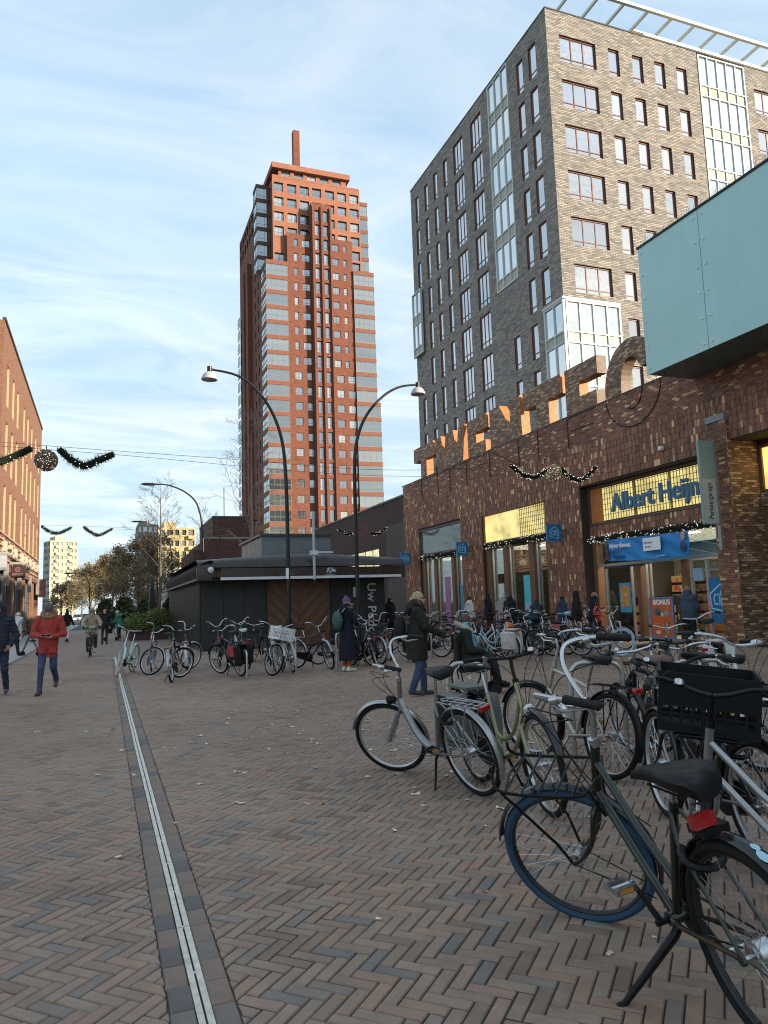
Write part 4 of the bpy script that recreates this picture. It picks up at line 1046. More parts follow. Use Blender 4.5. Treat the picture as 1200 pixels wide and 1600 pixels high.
# eaves: curved band, higher in the middle of the front
def roof_z(x): return 3.62 - .045 * abs(x - 4.1) ** 1.15
def eave_profile(x, steps=6):
    zt = roof_z(x); zb = 2.62
    pts = [(-1.0, zb), (-1.02, zb + .45)]
    for k in range(1, steps + 1):
        a = math.pi / 2 * k / steps; pts.append((-1.02 + .75 * (1 - math.cos(a)), zb + .45 + (zt - zb - .45) * math.sin(a)))
    return pts
ev = MB(); xs = [-.22 + k * (W_ + .77) / 16 for k in range(17)]
rings = [[(x, y, z) for y, z in eave_profile(x)] for x in xs]
n_ = len(rings[0])
ev.add([p for r in rings for p in r], [(i * n_ + j, i * n_ + j + 1, (i + 1) * n_ + j + 1, (i + 1) * n_ + j) for i in range(16) for j in range(n_ - 1) if not (1 <= i < 15 and j == 0)])
ev.add([(x, -.27, roof_z(x)) for x in xs] + [(x, 14.2, roof_z(x)) for x in xs], [(i, i + 1, 17 + i + 1, 17 + i) for i in range(16)])
# west side band with ribs
pr = [(-.22, 2.62), (-.24, 2.95)] + [(-.24 + .6 * (1 - math.cos(a)), 2.95 + .38 * math.sin(a)) for a in (math.pi / 10 * k for k in range(1, 6))]
ev.add([(x, y, z) for y in (-1.0, 13.2) for x, z in pr], [(j, j + 1, len(pr) + j + 1, len(pr) + j) for j in range(len(pr) - 1)])
ev.box(-.22, -.99, 2.60, W_ + .55, 14.2, 2.618); 
ev.quad((W_ + .55, -1, 2.62), (W_ + .55, 14.2, 2.62), (W_ + .55, 14.2, 3.2), (W_ + .55, -.3, 3.2))
ev.build('eaves', KMET, kk, True)
for k in range(46):
    y = -.6 + k * .30; MB().tube([(x - .012, y, z + .008) for x, z in pr], .022, 5).build('eaves_rib', KMET, kk)
MB().box(.62, -1.055, 2.705, W_ + .3, -1.03, 3.03).build('fascia', M('fascia_dark', (.035, .02, .016), .3, 0, .2), kk)
MB().box(.6, -1.09, 2.60, W_ + .35, -1.03, 2.70).build('light_strip', M('strip_white', (.6, .62, .62), .5), kk)
MB().box(-.30, -1.0, 2.585, -.225, 13, 2.66).build('side_strip', M('strip_grey', (.12, .11, .10), .5), kk)
MB().lathe([(0, -.04), (.11, -.03), (.12, 0)], (.25, -1.05, 2.98), 'Y', 14).build('round_lamp', ALU, kk)
text('vertical_lettering', 'Uw Podotherapeut', .52, M('sign_white', (.45, .46, .46), .6), kk, (7.52, -.045, 1.15), (0, 0, -1), (1, 0, 0), .006, .004, 'LEFT', 1.05).location = (6.82, -.05, 2.42)
MB().box(6.05, -.05, 1.85, 6.22, -.031, 2.25).build('notice_box', ALU, kk)
# pale crest on the fascia: tree-like blot and a line of print
cg = MB(); r2 = random.Random(5)
for k in range(26): 
    a = r2.uniform(0, 6.28); q = r2.uniform(.05, .2); cg.lathe([(0, -.004), (r2.uniform(.02, .045), 0)], (4.8 + q * 1.1 * math.cos(a), -1.062, 2.90 + q * .45 * math.sin(a)), 'Y', 7)
cg.box(4.77, -1.066, 2.76, 4.80, -1.058, 2.88); cg.box(4.6, -1.066, 2.735, 5.0, -1.058, 2.748); cg.build('crest', M('pale_print', (.42, .42, .42), .6), kk)
cg = MB(); cg.box(2.95, -1.062, 2.775, 3.4, -1.057, 2.795); cg.box(3.0, -1.062, 2.74, 3.35, -1.057, 2.755)
for k in range(8): cg.box(3.08 + k * .025, -1.062, 2.81, 3.095 + k * .025, -1.057, 2.84 + .05 * math.sin(k * .4)); 
cg.build('small_crest', M('grey_print', (.14, .14, .14), .6), kk)
MB().tube([(4.15, -1.12, 2.55), (4.15, -1.12, 5.15)], .055, 8).build('mast', M('mast_grey', (.42, .44, .46), .5), kk)
MB().box(4.0, -1.2, 3.5, 4.3, -1.04, 3.66).build('mast_bracket', M('bracket_white', (.6, .6, .6), .5), kk)
MB().box(4.2, -1.02, 3.58, 4.95, -.96, 3.64).build('bracket_arm', M('bracket_white', (.6, .6, .6), .5), kk)
tb = MB(); tb.box(2.95, 3.0, 3.2, 6.0, 8, 4.62); tb.build('roof_box', M('zinc_box', (.17, .19, .205), .5, .3, .12, 1.2), kk)
tb = MB()
for k in range(24): tb.box(2.93, 2.955, 3.6 + k * .042, 6.02, 2.99, 3.6 + k * .042 + .03)
tb.build('louvres', M('zinc_louvre', (.19, .215, .235), .5, .3), kk, kind='stuff')
MB().box(2.85, 2.85, 4.622, 6.1, 8.1, 4.72).build('roof_box_edge', DARKGREY, kk)
# ------------------------------------------------------------------ trees and planting
def bark_mat(name, c): return M(name, c, .9, 0, .3, 6, .01, 30)
BARK = bark_mat('bark_grey', (.10, .085, .07)); BARKP = bark_mat('bark_pale', (.23, .19, .15))
def branches(mb, tips, p, d, L, r, lev, rr, spread, taper=.72, up=.12, kids=(2, 4), seg=4, minr=.008):
    pts = [p]; q = Vector(p); dd = Vector(d).normalized()
    for k in range(seg):
        dd = (dd + Vector((rr.gauss(0, .09), rr.gauss(0, .09), rr.gauss(0, .06) + up * .3))).normalized(); q = q + dd * L / seg; pts.append(q.copy())
    rads = [max(minr, r * (1 - .55 * k / seg)) for k in range(seg + 1)]
    mb.tube(pts, rads, 3 if r < .03 else (5 if r < .1 else 8), cap=False)
    if lev == 0: tips.extend(pts[1:]); return
    n = rr.randint(*kids)
    for k in range(n):
        t = rr.uniform(.35, 1.0) if k else 1.0; i = min(seg, max(1, int(round(t * seg)))); base = pts[i]
        side = Vector((rr.gauss(0, 1), rr.gauss(0, 1), rr.gauss(0, .5))); side = (side - dd * side.dot(dd)).normalized()
        nd = (dd * (1 - spread * rr.uniform(.6, 1.1)) + side * spread * rr.uniform(.7, 1.2) + Vector((0, 0, up))).normalized()
        branches(mb, tips, base, nd, L * taper * rr.uniform(.75, 1.1), max(minr, rads[i] * rr.uniform(.5, .7)), lev - 1, rr, spread, taper, up, kids, max(2, seg - 1), minr)
def tree(label, loc, h, seed, trunk_h, leaf=None, nleaf=0, leafsize=.2, spread=.55, bark=BARK, levels=4, side=10, name='street_tree', group=None, lshare=.6, r0=None):
    rr = random.Random(seed); o = thing(name, label, 'tree', loc, 0, group)
    r = r0 or h * .016
    tb = MB(); pts = [Vector((0, 0, -.05))]; q = Vector((0, 0, 0)); n = 8
    for k in range(n): q = q + Vector((rr.gauss(0, .012) * h * .1, rr.gauss(0, .012) * h * .1, h * .93 / n)); pts.append(q.copy())
    rad = [max(.02, r * (1 - .9 * (k / n) ** 1.1)) for k in range(n + 1)]; rad[0] = r * 1.25
    tb.tube(pts, rad, 9); tr = tb.build('trunk', bark, o, True)
    cb = MB(); tips = []
    for k in range(side):
        t = trunk_h / h + (1 - trunk_h / h) * (k + rr.uniform(0, .8)) / side
        f = min(.999, t / .93) * n; i = int(f); b = pts[i].lerp(pts[min(n, i + 1)], f - i); a = k * 2.4 + rr.gauss(0, .4)
        L = h * (.24 if nleaf else .16) * (1.15 - .75 * (t - trunk_h / h) / (1.001 - trunk_h / h)) * rr.uniform(.8, 1.2)
        d = Vector((math.cos(a) * spread * 1.3, math.sin(a) * spread * 1.3, .55))
        branches(cb, tips, b, d, L, max(.012, rad[i] * (.5 if nleaf else .36)), levels - 2, rr, .55, .66, .10, (3, 4))
    lb_ = 0
    if nleaf:
        base = len(cb.f)
        for k in range(nleaf):
            t = rr.choice(tips); c = t + Vector((rr.gauss(0, 1), rr.gauss(0, 1), rr.gauss(0, .8))) * h * .045
            s = leafsize * rr.uniform(.5, 1.2); u = Vector((rr.gauss(0, 1), rr.gauss(0, 1), rr.gauss(0, 1))).normalized() * s; v = u.orthogonal().normalized() * s * .6
            cb.add((c - u, c + v, c + u, c - v), ((0, 1, 2, 3),), 1 + rr.choice((0, 0, 1, 2)))
        cr_ = cb.build('crown', [BARK] + list(leaf), o)
    else: cr_ = cb.build('crown', bark, o)
    return o
def leafmat(name, c):
    t = NT(name); f = t.noise(t.obj(), 1.1, 3); cc = t.ramp(f, ((.3, tuple(v * .6 for v in c)), (.7, tuple(v * 1.3 for v in c))))
    t.b.inputs['Subsurface Weight'].default_value = 0; return t.fin(cc, .7, 0, .3)
AUT = [leafmat('leaf_brown', (.18, .115, .06)), leafmat('leaf_ochre', (.25, .155, .06)), leafmat('leaf_olive', (.135, .125, .06))]
DGR = [leafmat('leaf_dark_green', (.05, .07, .03)), leafmat('leaf_ivy', (.07, .085, .035)), leafmat('leaf_brown_green', (.12, .10, .05))]
SHR = [leafmat('shrub_green', (.075, .12, .025)), leafmat('shrub_yellow', (.15, .16, .04)), leafmat('shrub_dark', (.035, .06, .02))]
trees = [('broad brown autumn tree nearest the kiosk, first of the row', 5.6, 88, 9.4), ('second autumn tree of the row, ochre leaves low on its left', 3.9, 96, 9.6), ('third autumn tree of the row along the street', 2.4, 106, 9.2), ('fourth tree of the row, half bare', 1.2, 118, 9.6),
         ('fifth tree of the row, thin and brown', -.4, 132, 9.4), ('sixth tree of the row further down the street', -2.2, 146, 9.6), ('seventh tree of the row, over the parked cars', -4.2, 165, 9.6), ('small distant tree at the end of the row', -7.0, 185, 8.2), ('last faint tree before the pale tower block', -10.5, 210, 8.4)]
for i, (lab, x, y, h) in enumerate(trees):
    tree(lab, (x, y, 0), h, 20 + i, h * .18, AUT if i < 4 else [AUT[0], AUT[2], DGR[2]], 6500 if i < 5 else 4200, .09 + .0012 * y * .35, .62, BARK, 4, 13, 'autumn_tree', 'trees along the street')
for i, (x, y, h, lab) in enumerate(((2.0, 80, 2.6, 'ivy covered dark green bush left of the tree row'), (4.4, 86, 2.8, 'dark green bush under the brown tree'), (.2, 102, 2.8, 'dark evergreen bush behind the cyclist'), (7.4, 92, 2.6, 'dark bush beside the bare street tree'))):
    tree(lab, (x, y, 0), h, 50 + i, .4, DGR, 3600, .3, .6, BARK, 4, 14, 'evergreen_bush')
tree('tall bare street tree with upswept twigs behind the kiosk at left', (4.0, 60, 0), 11.4, 71, 4.2, None, 0, 0, .42, BARK, 5, 15, 'bare_tree', None, 0, .17)
tree('pale bare tree rising before the left side of the red tower', (11.2, 60, 0), 17.2, 74, 5.0, None, 0, 0, .5, BARKP, 5, 17, 'bare_tree', None, 0, .2)
tree('small bare tree before the dark red building', (8.0, 66, 0), 10.3, 77, 4.0, None, 0, 0, .5, BARK, 4, 11, 'bare_tree', None, 0, .11)
# corten planter with shrubs beside the street
pl = thing('planter', 'rusty steel planter full of green shrubs left of the kiosk', 'planter', (1.35, 43.0, 0))
CORT = M('corten', (.085, .038, .026), .8, 0, .3, 3)
q = MB(); q.box(0, 0, 0, 3.2, .06, .62); q.box(0, .06, 0, .06, 8.0, .62); q.box(3.14, .06, 0, 3.2, 8.0, .62); q.box(0, 8.0, 0, 3.2, 8.06, .62); q.build('box', CORT, pl)
MB().box(.065, .065, .3, 3.13, 7.99, .52).build('soil', EARTH, pl)
def shrub(par, c, rad, n, seed, mats, size=.07):
    rr = random.Random(seed); b = MB()
    for k in range(n):
        u = Vector((rr.gauss(0, 1), rr.gauss(0, 1), rr.gauss(0, 1))).normalized(); d = rr.uniform(.45, 1.08); p = Vector(c) + Vector((u.x * rad[0], u.y * rad[1], abs(u.z) * rad[2])) * d
        s = size * rr.uniform(.6, 1.3); a = Vector((rr.gauss(0, 1), rr.gauss(0, 1), rr.gauss(0, 1))).normalized() * s; v = a.orthogonal().normalized() * s * .5
        b.add((p - a, p + v, p + a, p - v), ((0, 1, 2, 3),), rr.choice((0, 0, 1, 1, 2)))
    for k in range(14):
        a = rr.uniform(0, 6.28); b.tube([Vector(c), Vector(c) + Vector((math.cos(a) * rad[0] * .7, math.sin(a) * rad[1] * .7, rad[2] * .8))], .008, 3, 2, cap=False)
    return b.build('shrub', mats, par)
for k in range(9): shrub(pl, (.5 + (k % 3) * 1.1, .7 + (k // 3) * 2.6, .5), (.75, 1.2, .95 + .25 * math.sin(k * 2.1)), 1500, 90 + k, SHR, .075)
for k, (x, y) in enumerate(((2.6, 42.6), (3.9, 42.8))):
    f = thing('fence_post', ('thin dark post at the left of the planter', 'thicker dark post in front of the planter shrubs')[k], 'post', (x, y, 0)); MB().tube([(0, 0, 0), (0, 0, 1.75)], .035, 6).build('pole', DARKGREY, f); MB().sphere((0, 0, 1.77), .05, 8, 6).build('knob', DARKGREY, f)
pf = thing('park_fence', 'low metal fence behind the planter', 'fence', (1.0, 56, 0))
for k in range(16): MB().tube([(k * .6, 0, 0), (k * .6, 0, 1.15)], .02, 5).build('post', DARKGREY, pf)
for z in (.4, 1.1): MB().tube([(0, 0, z), (9.0, 0, z)], .018, 5).build('rail', DARKGREY, pf)
cp_ = thing('closed_parasol', 'closed black parasol standing beside the bare tree', 'parasol', (4.05, 70, 0))
MB().lathe([(.03, 0), (.03, 1.0)], n=8).build('pole', DARKGREY, cp_); MB().lathe([(.22, .95), (.34, 1.3), (.30, 2.6), (.16, 4.0), (.03, 4.45)], n=10).build('canopy', BLACKP, cp_, True)
# parked cars far down the street
def car(label, loc, rz, paint):
    o = thing('parked_car', label, 'car', loc, R(rz), 'cars far down the street')
    sec = [(-2.1, .45, .62, .70), (-2.0, .3, .82, .80), (-1.2, .28, .92, .84), (0, .27, .94, .86), (1.2, .28, .88, .84), (1.95, .32, .72, .78), (2.12, .45, .58, .66)]
    b = MB(); b.loft([[(x, -w, zb), (x, w, zb), (x, w * 1.0, zt - .12), (x, w * .93, zt), (x, -w * .93, zt), (x, -w, zt - .12)] for x, zb, zt, w in sec]); b.build('body', paint, o, True, .5)
    g = MB(); g.loft([[(-1.7, -.72, .9), (-1.7, .72, .9), (-1.68, .7, .92), (-1.68, -.7, .92)], [(-1.1, -.64, .93), (-1.1, .64, .93), (-1.1, .58, 1.40), (-1.1, -.58, 1.40)], [(.3, -.66, .93), (.3, .66, .93), (.2, .58, 1.45), (.2, -.58, 1.45)], [(1.15, -.7, .88), (1.15, .7, .88), (1.1, .68, .92), (1.1, -.68, .92)]]); g.build('windows', M('car_glass', (.02, .025, .03), .1), o)
    MB().box(-1.0, -.56, 1.405, .25, .56, 1.47).build('roof', paint, o)
    for x in (-1.3, 1.35):
        for y in (-.78, .78): MB().lathe([(.0, -.09), (.31, -.09), (.31, .09), (0, .09)], (x, y, .31), 'Y', 14).build('wheel', BLACKP, o, True)
    for y in (-.55, .55): MB().box(2.05, y - .16, .56, 2.13, y + .16, .68).build('headlight', M('lamp_glass', (.7, .7, .68), .2), o)
    return o
car('dark grey car parked under the trees, nearest of the far cars', (-2.2, 118, 0), -95, M('car_grey', (.08, .085, .09), .3, .4))
car('white car further down the street behind the dark one', (-4.6, 150, 0), -90, M('car_white', (.6, .6, .6), .3))
# ------------------------------------------------------------------ street lamps
LBLK = M('lamp_post_black', (.014, .014, .015), .38, .3, .15, 3)
LOPAL = M('lamp_opal', (.42, .42, .41), .5, 0, .05)
def lamp(label, loc, path, head=True, r0=.075):
    o = thing('street_lamp', label, 'street lamp', loc, 0, None)
    MB().tube([(0, 0, -.02), (0, 0, 1.1)], r0 * 1.45, 12).build('base_sleeve', LBLK, o, True)
    arc = [Vector((x, 0, z)) for x, z in path]; sm = []
    for i in range(len(arc) - 1):
        p0, p1, p2, p3 = arc[max(0, i - 1)], arc[i], arc[i + 1], arc[min(len(arc) - 1, i + 2)]
        for k in range(6):
            t = k / 6; sm.append(.5 * ((2 * p1) + (p2 - p0) * t + (2 * p0 - 5 * p1 + 4 * p2 - p3) * t * t + (3 * p1 - p0 - 3 * p2 + p3) * t ** 3))
    sm.append(arc[-1]); n = len(sm)
    MB().tube([(0, 0, 1.05)] + sm, [r0] + [r0 * (1 - .5 * k / n) for k in range(n)], 10).build('pole', LBLK, o, True)
    e = arc[-1]; s = 1 if e.x > 0 else -1
    if head:
        c = (e.x + s * .06, 0, e.z)
        MB().lathe([(0, .10), (.085, .10), (.085, -.10), (.0, -.10)], c, 'Z', 14).build('lamp_cap', LBLK, o, True)
        MB().lathe([(.085, -.10), (.15, -.13), (.22, -.20), (.275, -.30), (.295, -.38), (.28, -.40)], c, 'Z', 20).build('lamp_shade', LOPAL, o, True)
        MB().lathe([(.28, -.40), (.15, -.43), (0, -.44)], c, 'Z', 20).build('lamp_lens', M('lamp_lens', (.34, .33, .30), .3), o, True)
    else: MB().lathe([(.03, .5), (.09, .2), (.10, -.3), (.03, -.55)], (e.x + s * .3, 0, e.z), 'X', 10).build('lamp_head', LBLK, o, True)
    return o
lamp('tall black curved street lamp in front of the kiosk, arm reaching left', (6.25, 26.5, 0), [(0, 4), (-.03, 6.2), (-.15, 7.62), (-.5, 8.69), (-1.1, 9.55), (-1.8, 10.02), (-2.72, 10.17)])
lamp('tall black curved street lamp right of the kiosk doors, arm reaching right', (8.88, 26.5, 0), [(0, 4), (.02, 6.8), (.2, 8.01), (.63, 8.92), (1.32, 9.66), (2.0, 10.06), (2.72, 10.20)])
lamp('black curved street lamp beyond the kiosk at left, arm reaching left over the trees', (6.1, 50, 0), [(0, 3.7), (-.05, 6.7), (-.35, 8.4), (-1.1, 9.25), (-2.2, 9.72), (-3.1, 9.76)], False)
lamp('smaller far street lamp beside the yellow flats', (6.6, 80, 0), [(0, 3.1), (-.1, 7.4), (-.5, 9.0), (-1.5, 10.24), (-3.2, 10.76)], False)
lamp('far street lamp before the left side of the red tower, arm reaching right', (10.4, 75, 0), [(0, 3.1), (.1, 7.4), (.6, 9.0), (1.6, 10.0), (3.4, 10.4)], False)
lamp('small street lamp far down the road under the trees', (-1.6, 95, 0), [(0, 2.1), (-.02, 4.5), (-.3, 5.6), (-1.0, 6.2), (-2.0, 6.3)], False)
stk_ = thing('sticker_plate', 'small white sticker on the lamp post before the kiosk', 'sticker', (6.20, 26.41, 2.55)); MB().box(-.06, -.004, 0, .05, .0, .38).build('sheet', WHITE, stk_)
# ------------------------------------------------------------------ christmas garlands
NEED = [M('fir_dark', (.012, .019, .010), .85), M('fir_green', (.020, .033, .014), .85)]
FAIRY = emis('fairy_light', (1.0, .93, .8), 0.9)
def cat(pts, m=8):
    pts = [Vector(p) for p in pts]; out = []
    for i in range(len(pts) - 1):
        p0, p1, p2, p3 = pts[max(0, i - 1)], pts[i], pts[i + 1], pts[min(len(pts) - 1, i + 2)]
        for k in range(m):
            t = k / m; out.append(.5 * ((2 * p1) + (p2 - p0) * t + (2 * p0 - 5 * p1 + 4 * p2 - p3) * t * t + (3 * p1 - p0 - 3 * p2 + p3) * t ** 3))
    return out + [pts[-1]]
def garland(label, pts, r=.13, seed=1, lights=60, loc=None, dens=900, group='christmas garlands'):
    rr = random.Random(seed); c = cat(pts); o = thing('garland', label, 'garland', c[0], 0, group); b = MB(); f = MB(); L = len(c) - 1; org = c[0]
    tot = sum((c[i + 1] - c[i]).length for i in range(L))
    b.tube([p - org for p in c], r * .55, 6, 0)
    for k in range(int(dens * tot)):
        t = rr.uniform(0, L - 1e-3); i = int(t); p = c[i].lerp(c[i + 1], t - i) - org; e = min(1, 4 * min(t, L - t) / L + .45)
        d = Vector((rr.gauss(0, 1), rr.gauss(0, 1), rr.gauss(0, 1))).normalized(); q = p + d * r * e * rr.uniform(.55, 1.4); w = d.orthogonal().normalized() * .014
        b.add((p + d * r * .3 - w, p + d * r * .3 + w, q), ((0, 1, 2),), rr.randint(0, 1))
    for k in range(int(lights * .42 * tot)):
        t = rr.uniform(0, L - 1e-3); i = int(t); p = c[i].lerp(c[i + 1], t - i) - org; d = Vector((rr.gauss(0, 1), rr.gauss(0, 1), rr.gauss(0, 1))).normalized()
        f.sphere(p + d * r * rr.uniform(.75, 1.0), .010, 5, 3)
    b.build('greenery', NEED, o, kind='stuff'); f.build('fairy_lights', FAIRY, o, kind='stuff'); return o
def ball(label, c, r, seed, dark):
    rr = random.Random(seed); o = thing('light_ball', label, 'ornament', c, 0, None)
    t = M('rattan_dark' if dark else 'rattan_gold', (.17, .115, .08) if dark else (.36, .24, .11), .7)
    b = MB(); f = MB()
    for k in range(46):
        n = Vector((rr.gauss(0, 1), rr.gauss(0, 1), rr.gauss(0, 1))).normalized(); u = n.orthogonal().normalized(); v = n.cross(u)
        b.tube([(u * math.cos(a) + v * math.sin(a)) * r for a in (2 * math.pi * j / 20 for j in range(20))], .0085, 4, 0, True)
    b.sphere((0, 0, 0), r * .9, 14, 10)
    for k in range(190): 
        d = Vector((rr.gauss(0, 1), rr.gauss(0, 1), rr.gauss(0, 1))).normalized(); f.sphere(d * r * 1.0, .0075, 5, 3)
    b.build('sphere', t, o); f.build('fairy_lights', FAIRY, o, kind='stuff'); MB().tube([(0, 0, r), (0, 0, r + .1)], .015, 5).build('hook', DARKGREY, o); return o
GY = 21.5
garland('dark fir garland cut by the left edge, left of the brown ball', [(-3.6, GY, 5.86), (-3.1, GY, 5.50), (-2.55, GY, 5.60), (-1.86, GY, 5.98)], .16, 1)
ball('brown wicker light ball hanging over the left side of the street', (-1.50, GY, 5.66), .295, 3, True)
garland('dark fir garland right of the brown light ball', [(-1.19, GY, 5.98), (-.85, GY, 5.68), (-.55, GY, 5.54), (-.2, GY, 5.70), (.2, GY, 5.90)], .16, 2)
garland('fir garland with white lights left of the gold ball before the shop front', [(12.75, GY, 6.03), (13.2, GY, 5.72), (13.7, GY, 5.66), (14.15, GY, 5.92)], .12, 4, 110)
ball('golden light ball hanging before the brick shop front', (14.43, GY, 5.82), .29, 5, False)
garland('fir garland with white lights right of the gold ball', [(14.75, GY, 5.98), (15.1, GY, 5.68), (15.6, GY, 5.62), (16.2, GY, 6.08)], .12, 6, 110)
o = thing('cable_post', 'plain dark post holding the overhead cable at the left side of the square', 'post', (-5.2, GY + .15, 0)); MB().tube([(0, 0, 0), (0, 0, 6.5)], .07, 10).build('pole', DARKGREY, o)
def cable(label, pts, r=.007):
    o = thing('overhead_cable', label, 'cable', pts[0]); MB().tube([Vector(p) - Vector(pts[0]) for p in cat(pts, 6)], r, 4).build('wire', DARKGREY, o)
cable('thin overhead cable carrying the near garlands across the square', [(-5.2, GY, 6.25), (-1.5, GY, 6.06), (3, GY, 5.9), (8.2, GY, 5.72), (12.7, GY, 6.05), (17.3, GY, 6.9)])
cable('second thin cable just below the first, over the lamps', [(-5.2, GY + .3, 6.15), (.2, GY + .3, 5.95), (8.2, GY + .3, 5.58), (17.3, GY + .3, 6.0)])
G2 = 45
garland('far fir garland left of the white light figure', [(-3.29, G2, 6.44), (-2.9, G2, 6.14), (-2.4, G2, 6.05), (-1.75, G2, 6.37)], .13, 11, 40)
garland('far fir garland right of the white light figure', [(-1.12, G2, 6.41), (-.75, G2, 6.1), (-.3, G2, 5.94), (.42, G2, 6.31)], .13, 12, 40)
cable('far overhead cable with garlands and light figures', [(-5.2, G2, 6.55), (-1.4, G2, 6.45), (5, G2, 6.3), (12, G2, 6.4), (17.4, G2, 6.7)])
def figure(label, c, m, s=.38):
    o = thing('light_figure', label, 'ornament', c)
    for sg in (1, -1):
        b = MB(); L_ = [(-.9, 1), (.9, 1), (.15, .1), (.15, 0)] ; pts = [(-.75 * s, 0, sg * .95 * s), (.75 * s, 0, sg * .95 * s), (.1 * s, 0, sg * .12 * s), (-.1 * s, 0, sg * .12 * s), (-.75 * s, 0, sg * .95 * s)]
        b.tube(pts, .012, 4); b.build('light_bar', m, o)
    for sg in (1, -1):
        for dz in (.25, -.25): MB().tube([(sg * .2 * s, 0, dz * s), (sg * 1.0 * s, 0, dz * 1.1 * s), (sg * .8 * s, 0, dz * 2.2 * s)], .012, 4).build('light_bar', m, o)
figure('white star shaped light figure between the two far garlands', (-1.42, G2, 6.06), M('light_tube', (.6, .6, .6), .4))
figure('red star shaped light figure before the low brick building', (15.6, G2, 6.0), M('red_tube', (.45, .03, .035), .4), .5)
garland('far fir garland left of the red light figure', [(13.9, G2, 6.35), (14.4, G2, 6.05), (15.0, G2, 6.1)], .12, 14, 70)
garland('far fir garland right of the red light figure', [(16.1, G2, 6.1), (16.6, G2, 6.05), (17.2, G2, 6.45)], .12, 15, 70)
garland('thick lit garland over the shop entrance doors', [(XF + .22, 23.9, 3.72), (XF + .2, 21.5, 3.70), (XF + .2, 19, 3.68), (XF + .2, 17.45, 3.66)], .17, 21, 95, None, 700)
garland('lit garland across the yellow lit shop window', [(XF + .02, 32.1, 4.16), (XF + .02, 29.5, 4.14), (XF + .02, 26.7, 4.16)], .17, 22, 60, None, 600)
garland('lit garland across the grey shop window at the far end', [(XF + .02, 39.9, 4.12), (XF + .02, 37.5, 4.1), (XF + .02, 34.7, 4.12)], .17, 23, 45, None, 500)
garland('dark garland over the left shop front beside the hanging sign', [(-5.05, 49, 4.75), (-5.0, 53, 4.5), (-5.05, 58, 4.75)], .28, 24, 12, None, 300)
# ------------------------------------------------------------------ signs
for lab, y, x0, x1, z0, z1 in (('blue square hanging sign between entrance and lit window', 25.3, 16.48, 17.15, 3.80, 4.47), ('blue square hanging sign right of the grey window', 33.6, 16.55, 17.15, 3.82, 4.50), ('blue square hanging sign at the far corner of the shop', 41.3, 16.6, 17.2, 3.85, 4.52)):
    o = thing('blade_sign', lab, 'sign', (x0, y, z0), 0, 'blue hanging signs along the shop')
    MB().box(0, -.05, 0, x1 - x0, .05, z1 - z0).build('board', BLUE, o)
    ah_logo(((x1 - x0) / 2, -.052, (z1 - z0) / 2), 0, 0, .31, CY, o, (1, 0, 0), (0, -1, 0))
    for dz in (.2, .45): MB().tube([(x1 - x0, 0, dz), (XF - x0 + .03, 0, dz)], .018, 6).build('bracket', DARKGREY, o)
o = thing('parking_sign', 'tall narrow pale teal sign with vertical black lettering beside the pier', 'sign', (16.42, 16.9, 3.55))
MB().box(0, 0, 0, .56, .09, 2.5).build('panel', M('sign_teal', (.20, .33, .33), .45, 0, .05), o)
MB().box(.02, -.006, .02, .54, -.001, 1.35).build('label_panel', M('label_grey', (.40, .45, .45), .5), o)
text('lettering', 'Parkeergarage', .235, BLACKP, o, (.28, -.007, .69), (0, 0, 1), (-1, 0, 0), .002, .003, 'CENTER', 1.02, .78)
MB().box(.562, -.01, -.75, .63, .10, 2.52).build('edge_frame', M('frame_steel', (.32, .36, .38), .4, .6), o)
for z in (-.5, 2.2): MB().tube([(.6, .04, z), (XF - 16.42 + .02, .04, z)], .02, 6).build('bracket', ALU, o)
# pavement board
o = thing('pavement_board', 'orange offer board in a blue frame standing before the shop door', 'sign board', (16.62, 19.22, 0))
BF = M('board_frame_blue', (.10, .20, .36), .5)
q = MB(); q.box(-.03, -.54, .16, .03, -.49, 1.47); q.box(-.03, .49, .16, .03, .54, 1.47); q.box(-.03, -.49, 1.42, .03, .49, 1.47); q.box(-.03, -.49, .16, .03, .49, .21); q.build('frame', BF, o)
BO = M('board_orange', (.52, .10, .025), .5, 0, .06)
MB().box(-.012, -.489, .212, .012, .489, 1.418).build('panel', BO, o)
text('lettering', 'BONUS', .225, WHITE, o, (-.014, -.02, 1.30), (0, -1, 0), (0, 0, 1), .002, .006, 'CENTER', 1.0, 1.02)
pm_ = MB(); r3 = random.Random(4)
prm = [M('print_%d' % i, c, .5) for i, c in enumerate(((.05, .16, .10), (.55, .5, .4), (.10, .34, .36), (.2, .07, .06), (.6, .36, .12), (.12, .12, .16)))]
for (y, z, w_, h, m_) in ((.28, 1.0, .05, .22, 0), (.19, 1.02, .05, .26, 5), (.10, .98, .05, .2, 0), (.02, .92, .12, .1, 1), (-.22, .96, .12, .14, 2), (.22, .36, .14, .10, 1), (.24, .62, .18, .02, 4), (-.3, 1.15, .08, .02, 4)): pm_.box(-.0165, y - w_ / 2 - .03, z - h / 2, -.0125, y + w_ / 2 + .03, z + h / 2, m_)
for k in range(30):
    a = r3.uniform(0, 6.28); rr_ = r3.uniform(.02, .19) ; y, z = -.2 + rr_ * math.cos(a), .52 + rr_ * 1.15 * math.sin(a); s = r3.uniform(.02, .045); pm_.box(-.0165 - k * .0001, y - s, z - s, -.0125, y + s, z + s, r3.choice((0, 1, 3, 5, 4)))
pm_.build('printed_pictures', prm, o)
MB().box(-.22, -.45, 0, .22, .45, .055).build('base', M('board_base', (.05, .05, .052), .6), o)
for y in (-.3, .3): MB().box(-.02, y - .03, .055, .02, y + .03, .16).build('leg', BLACKP, o)
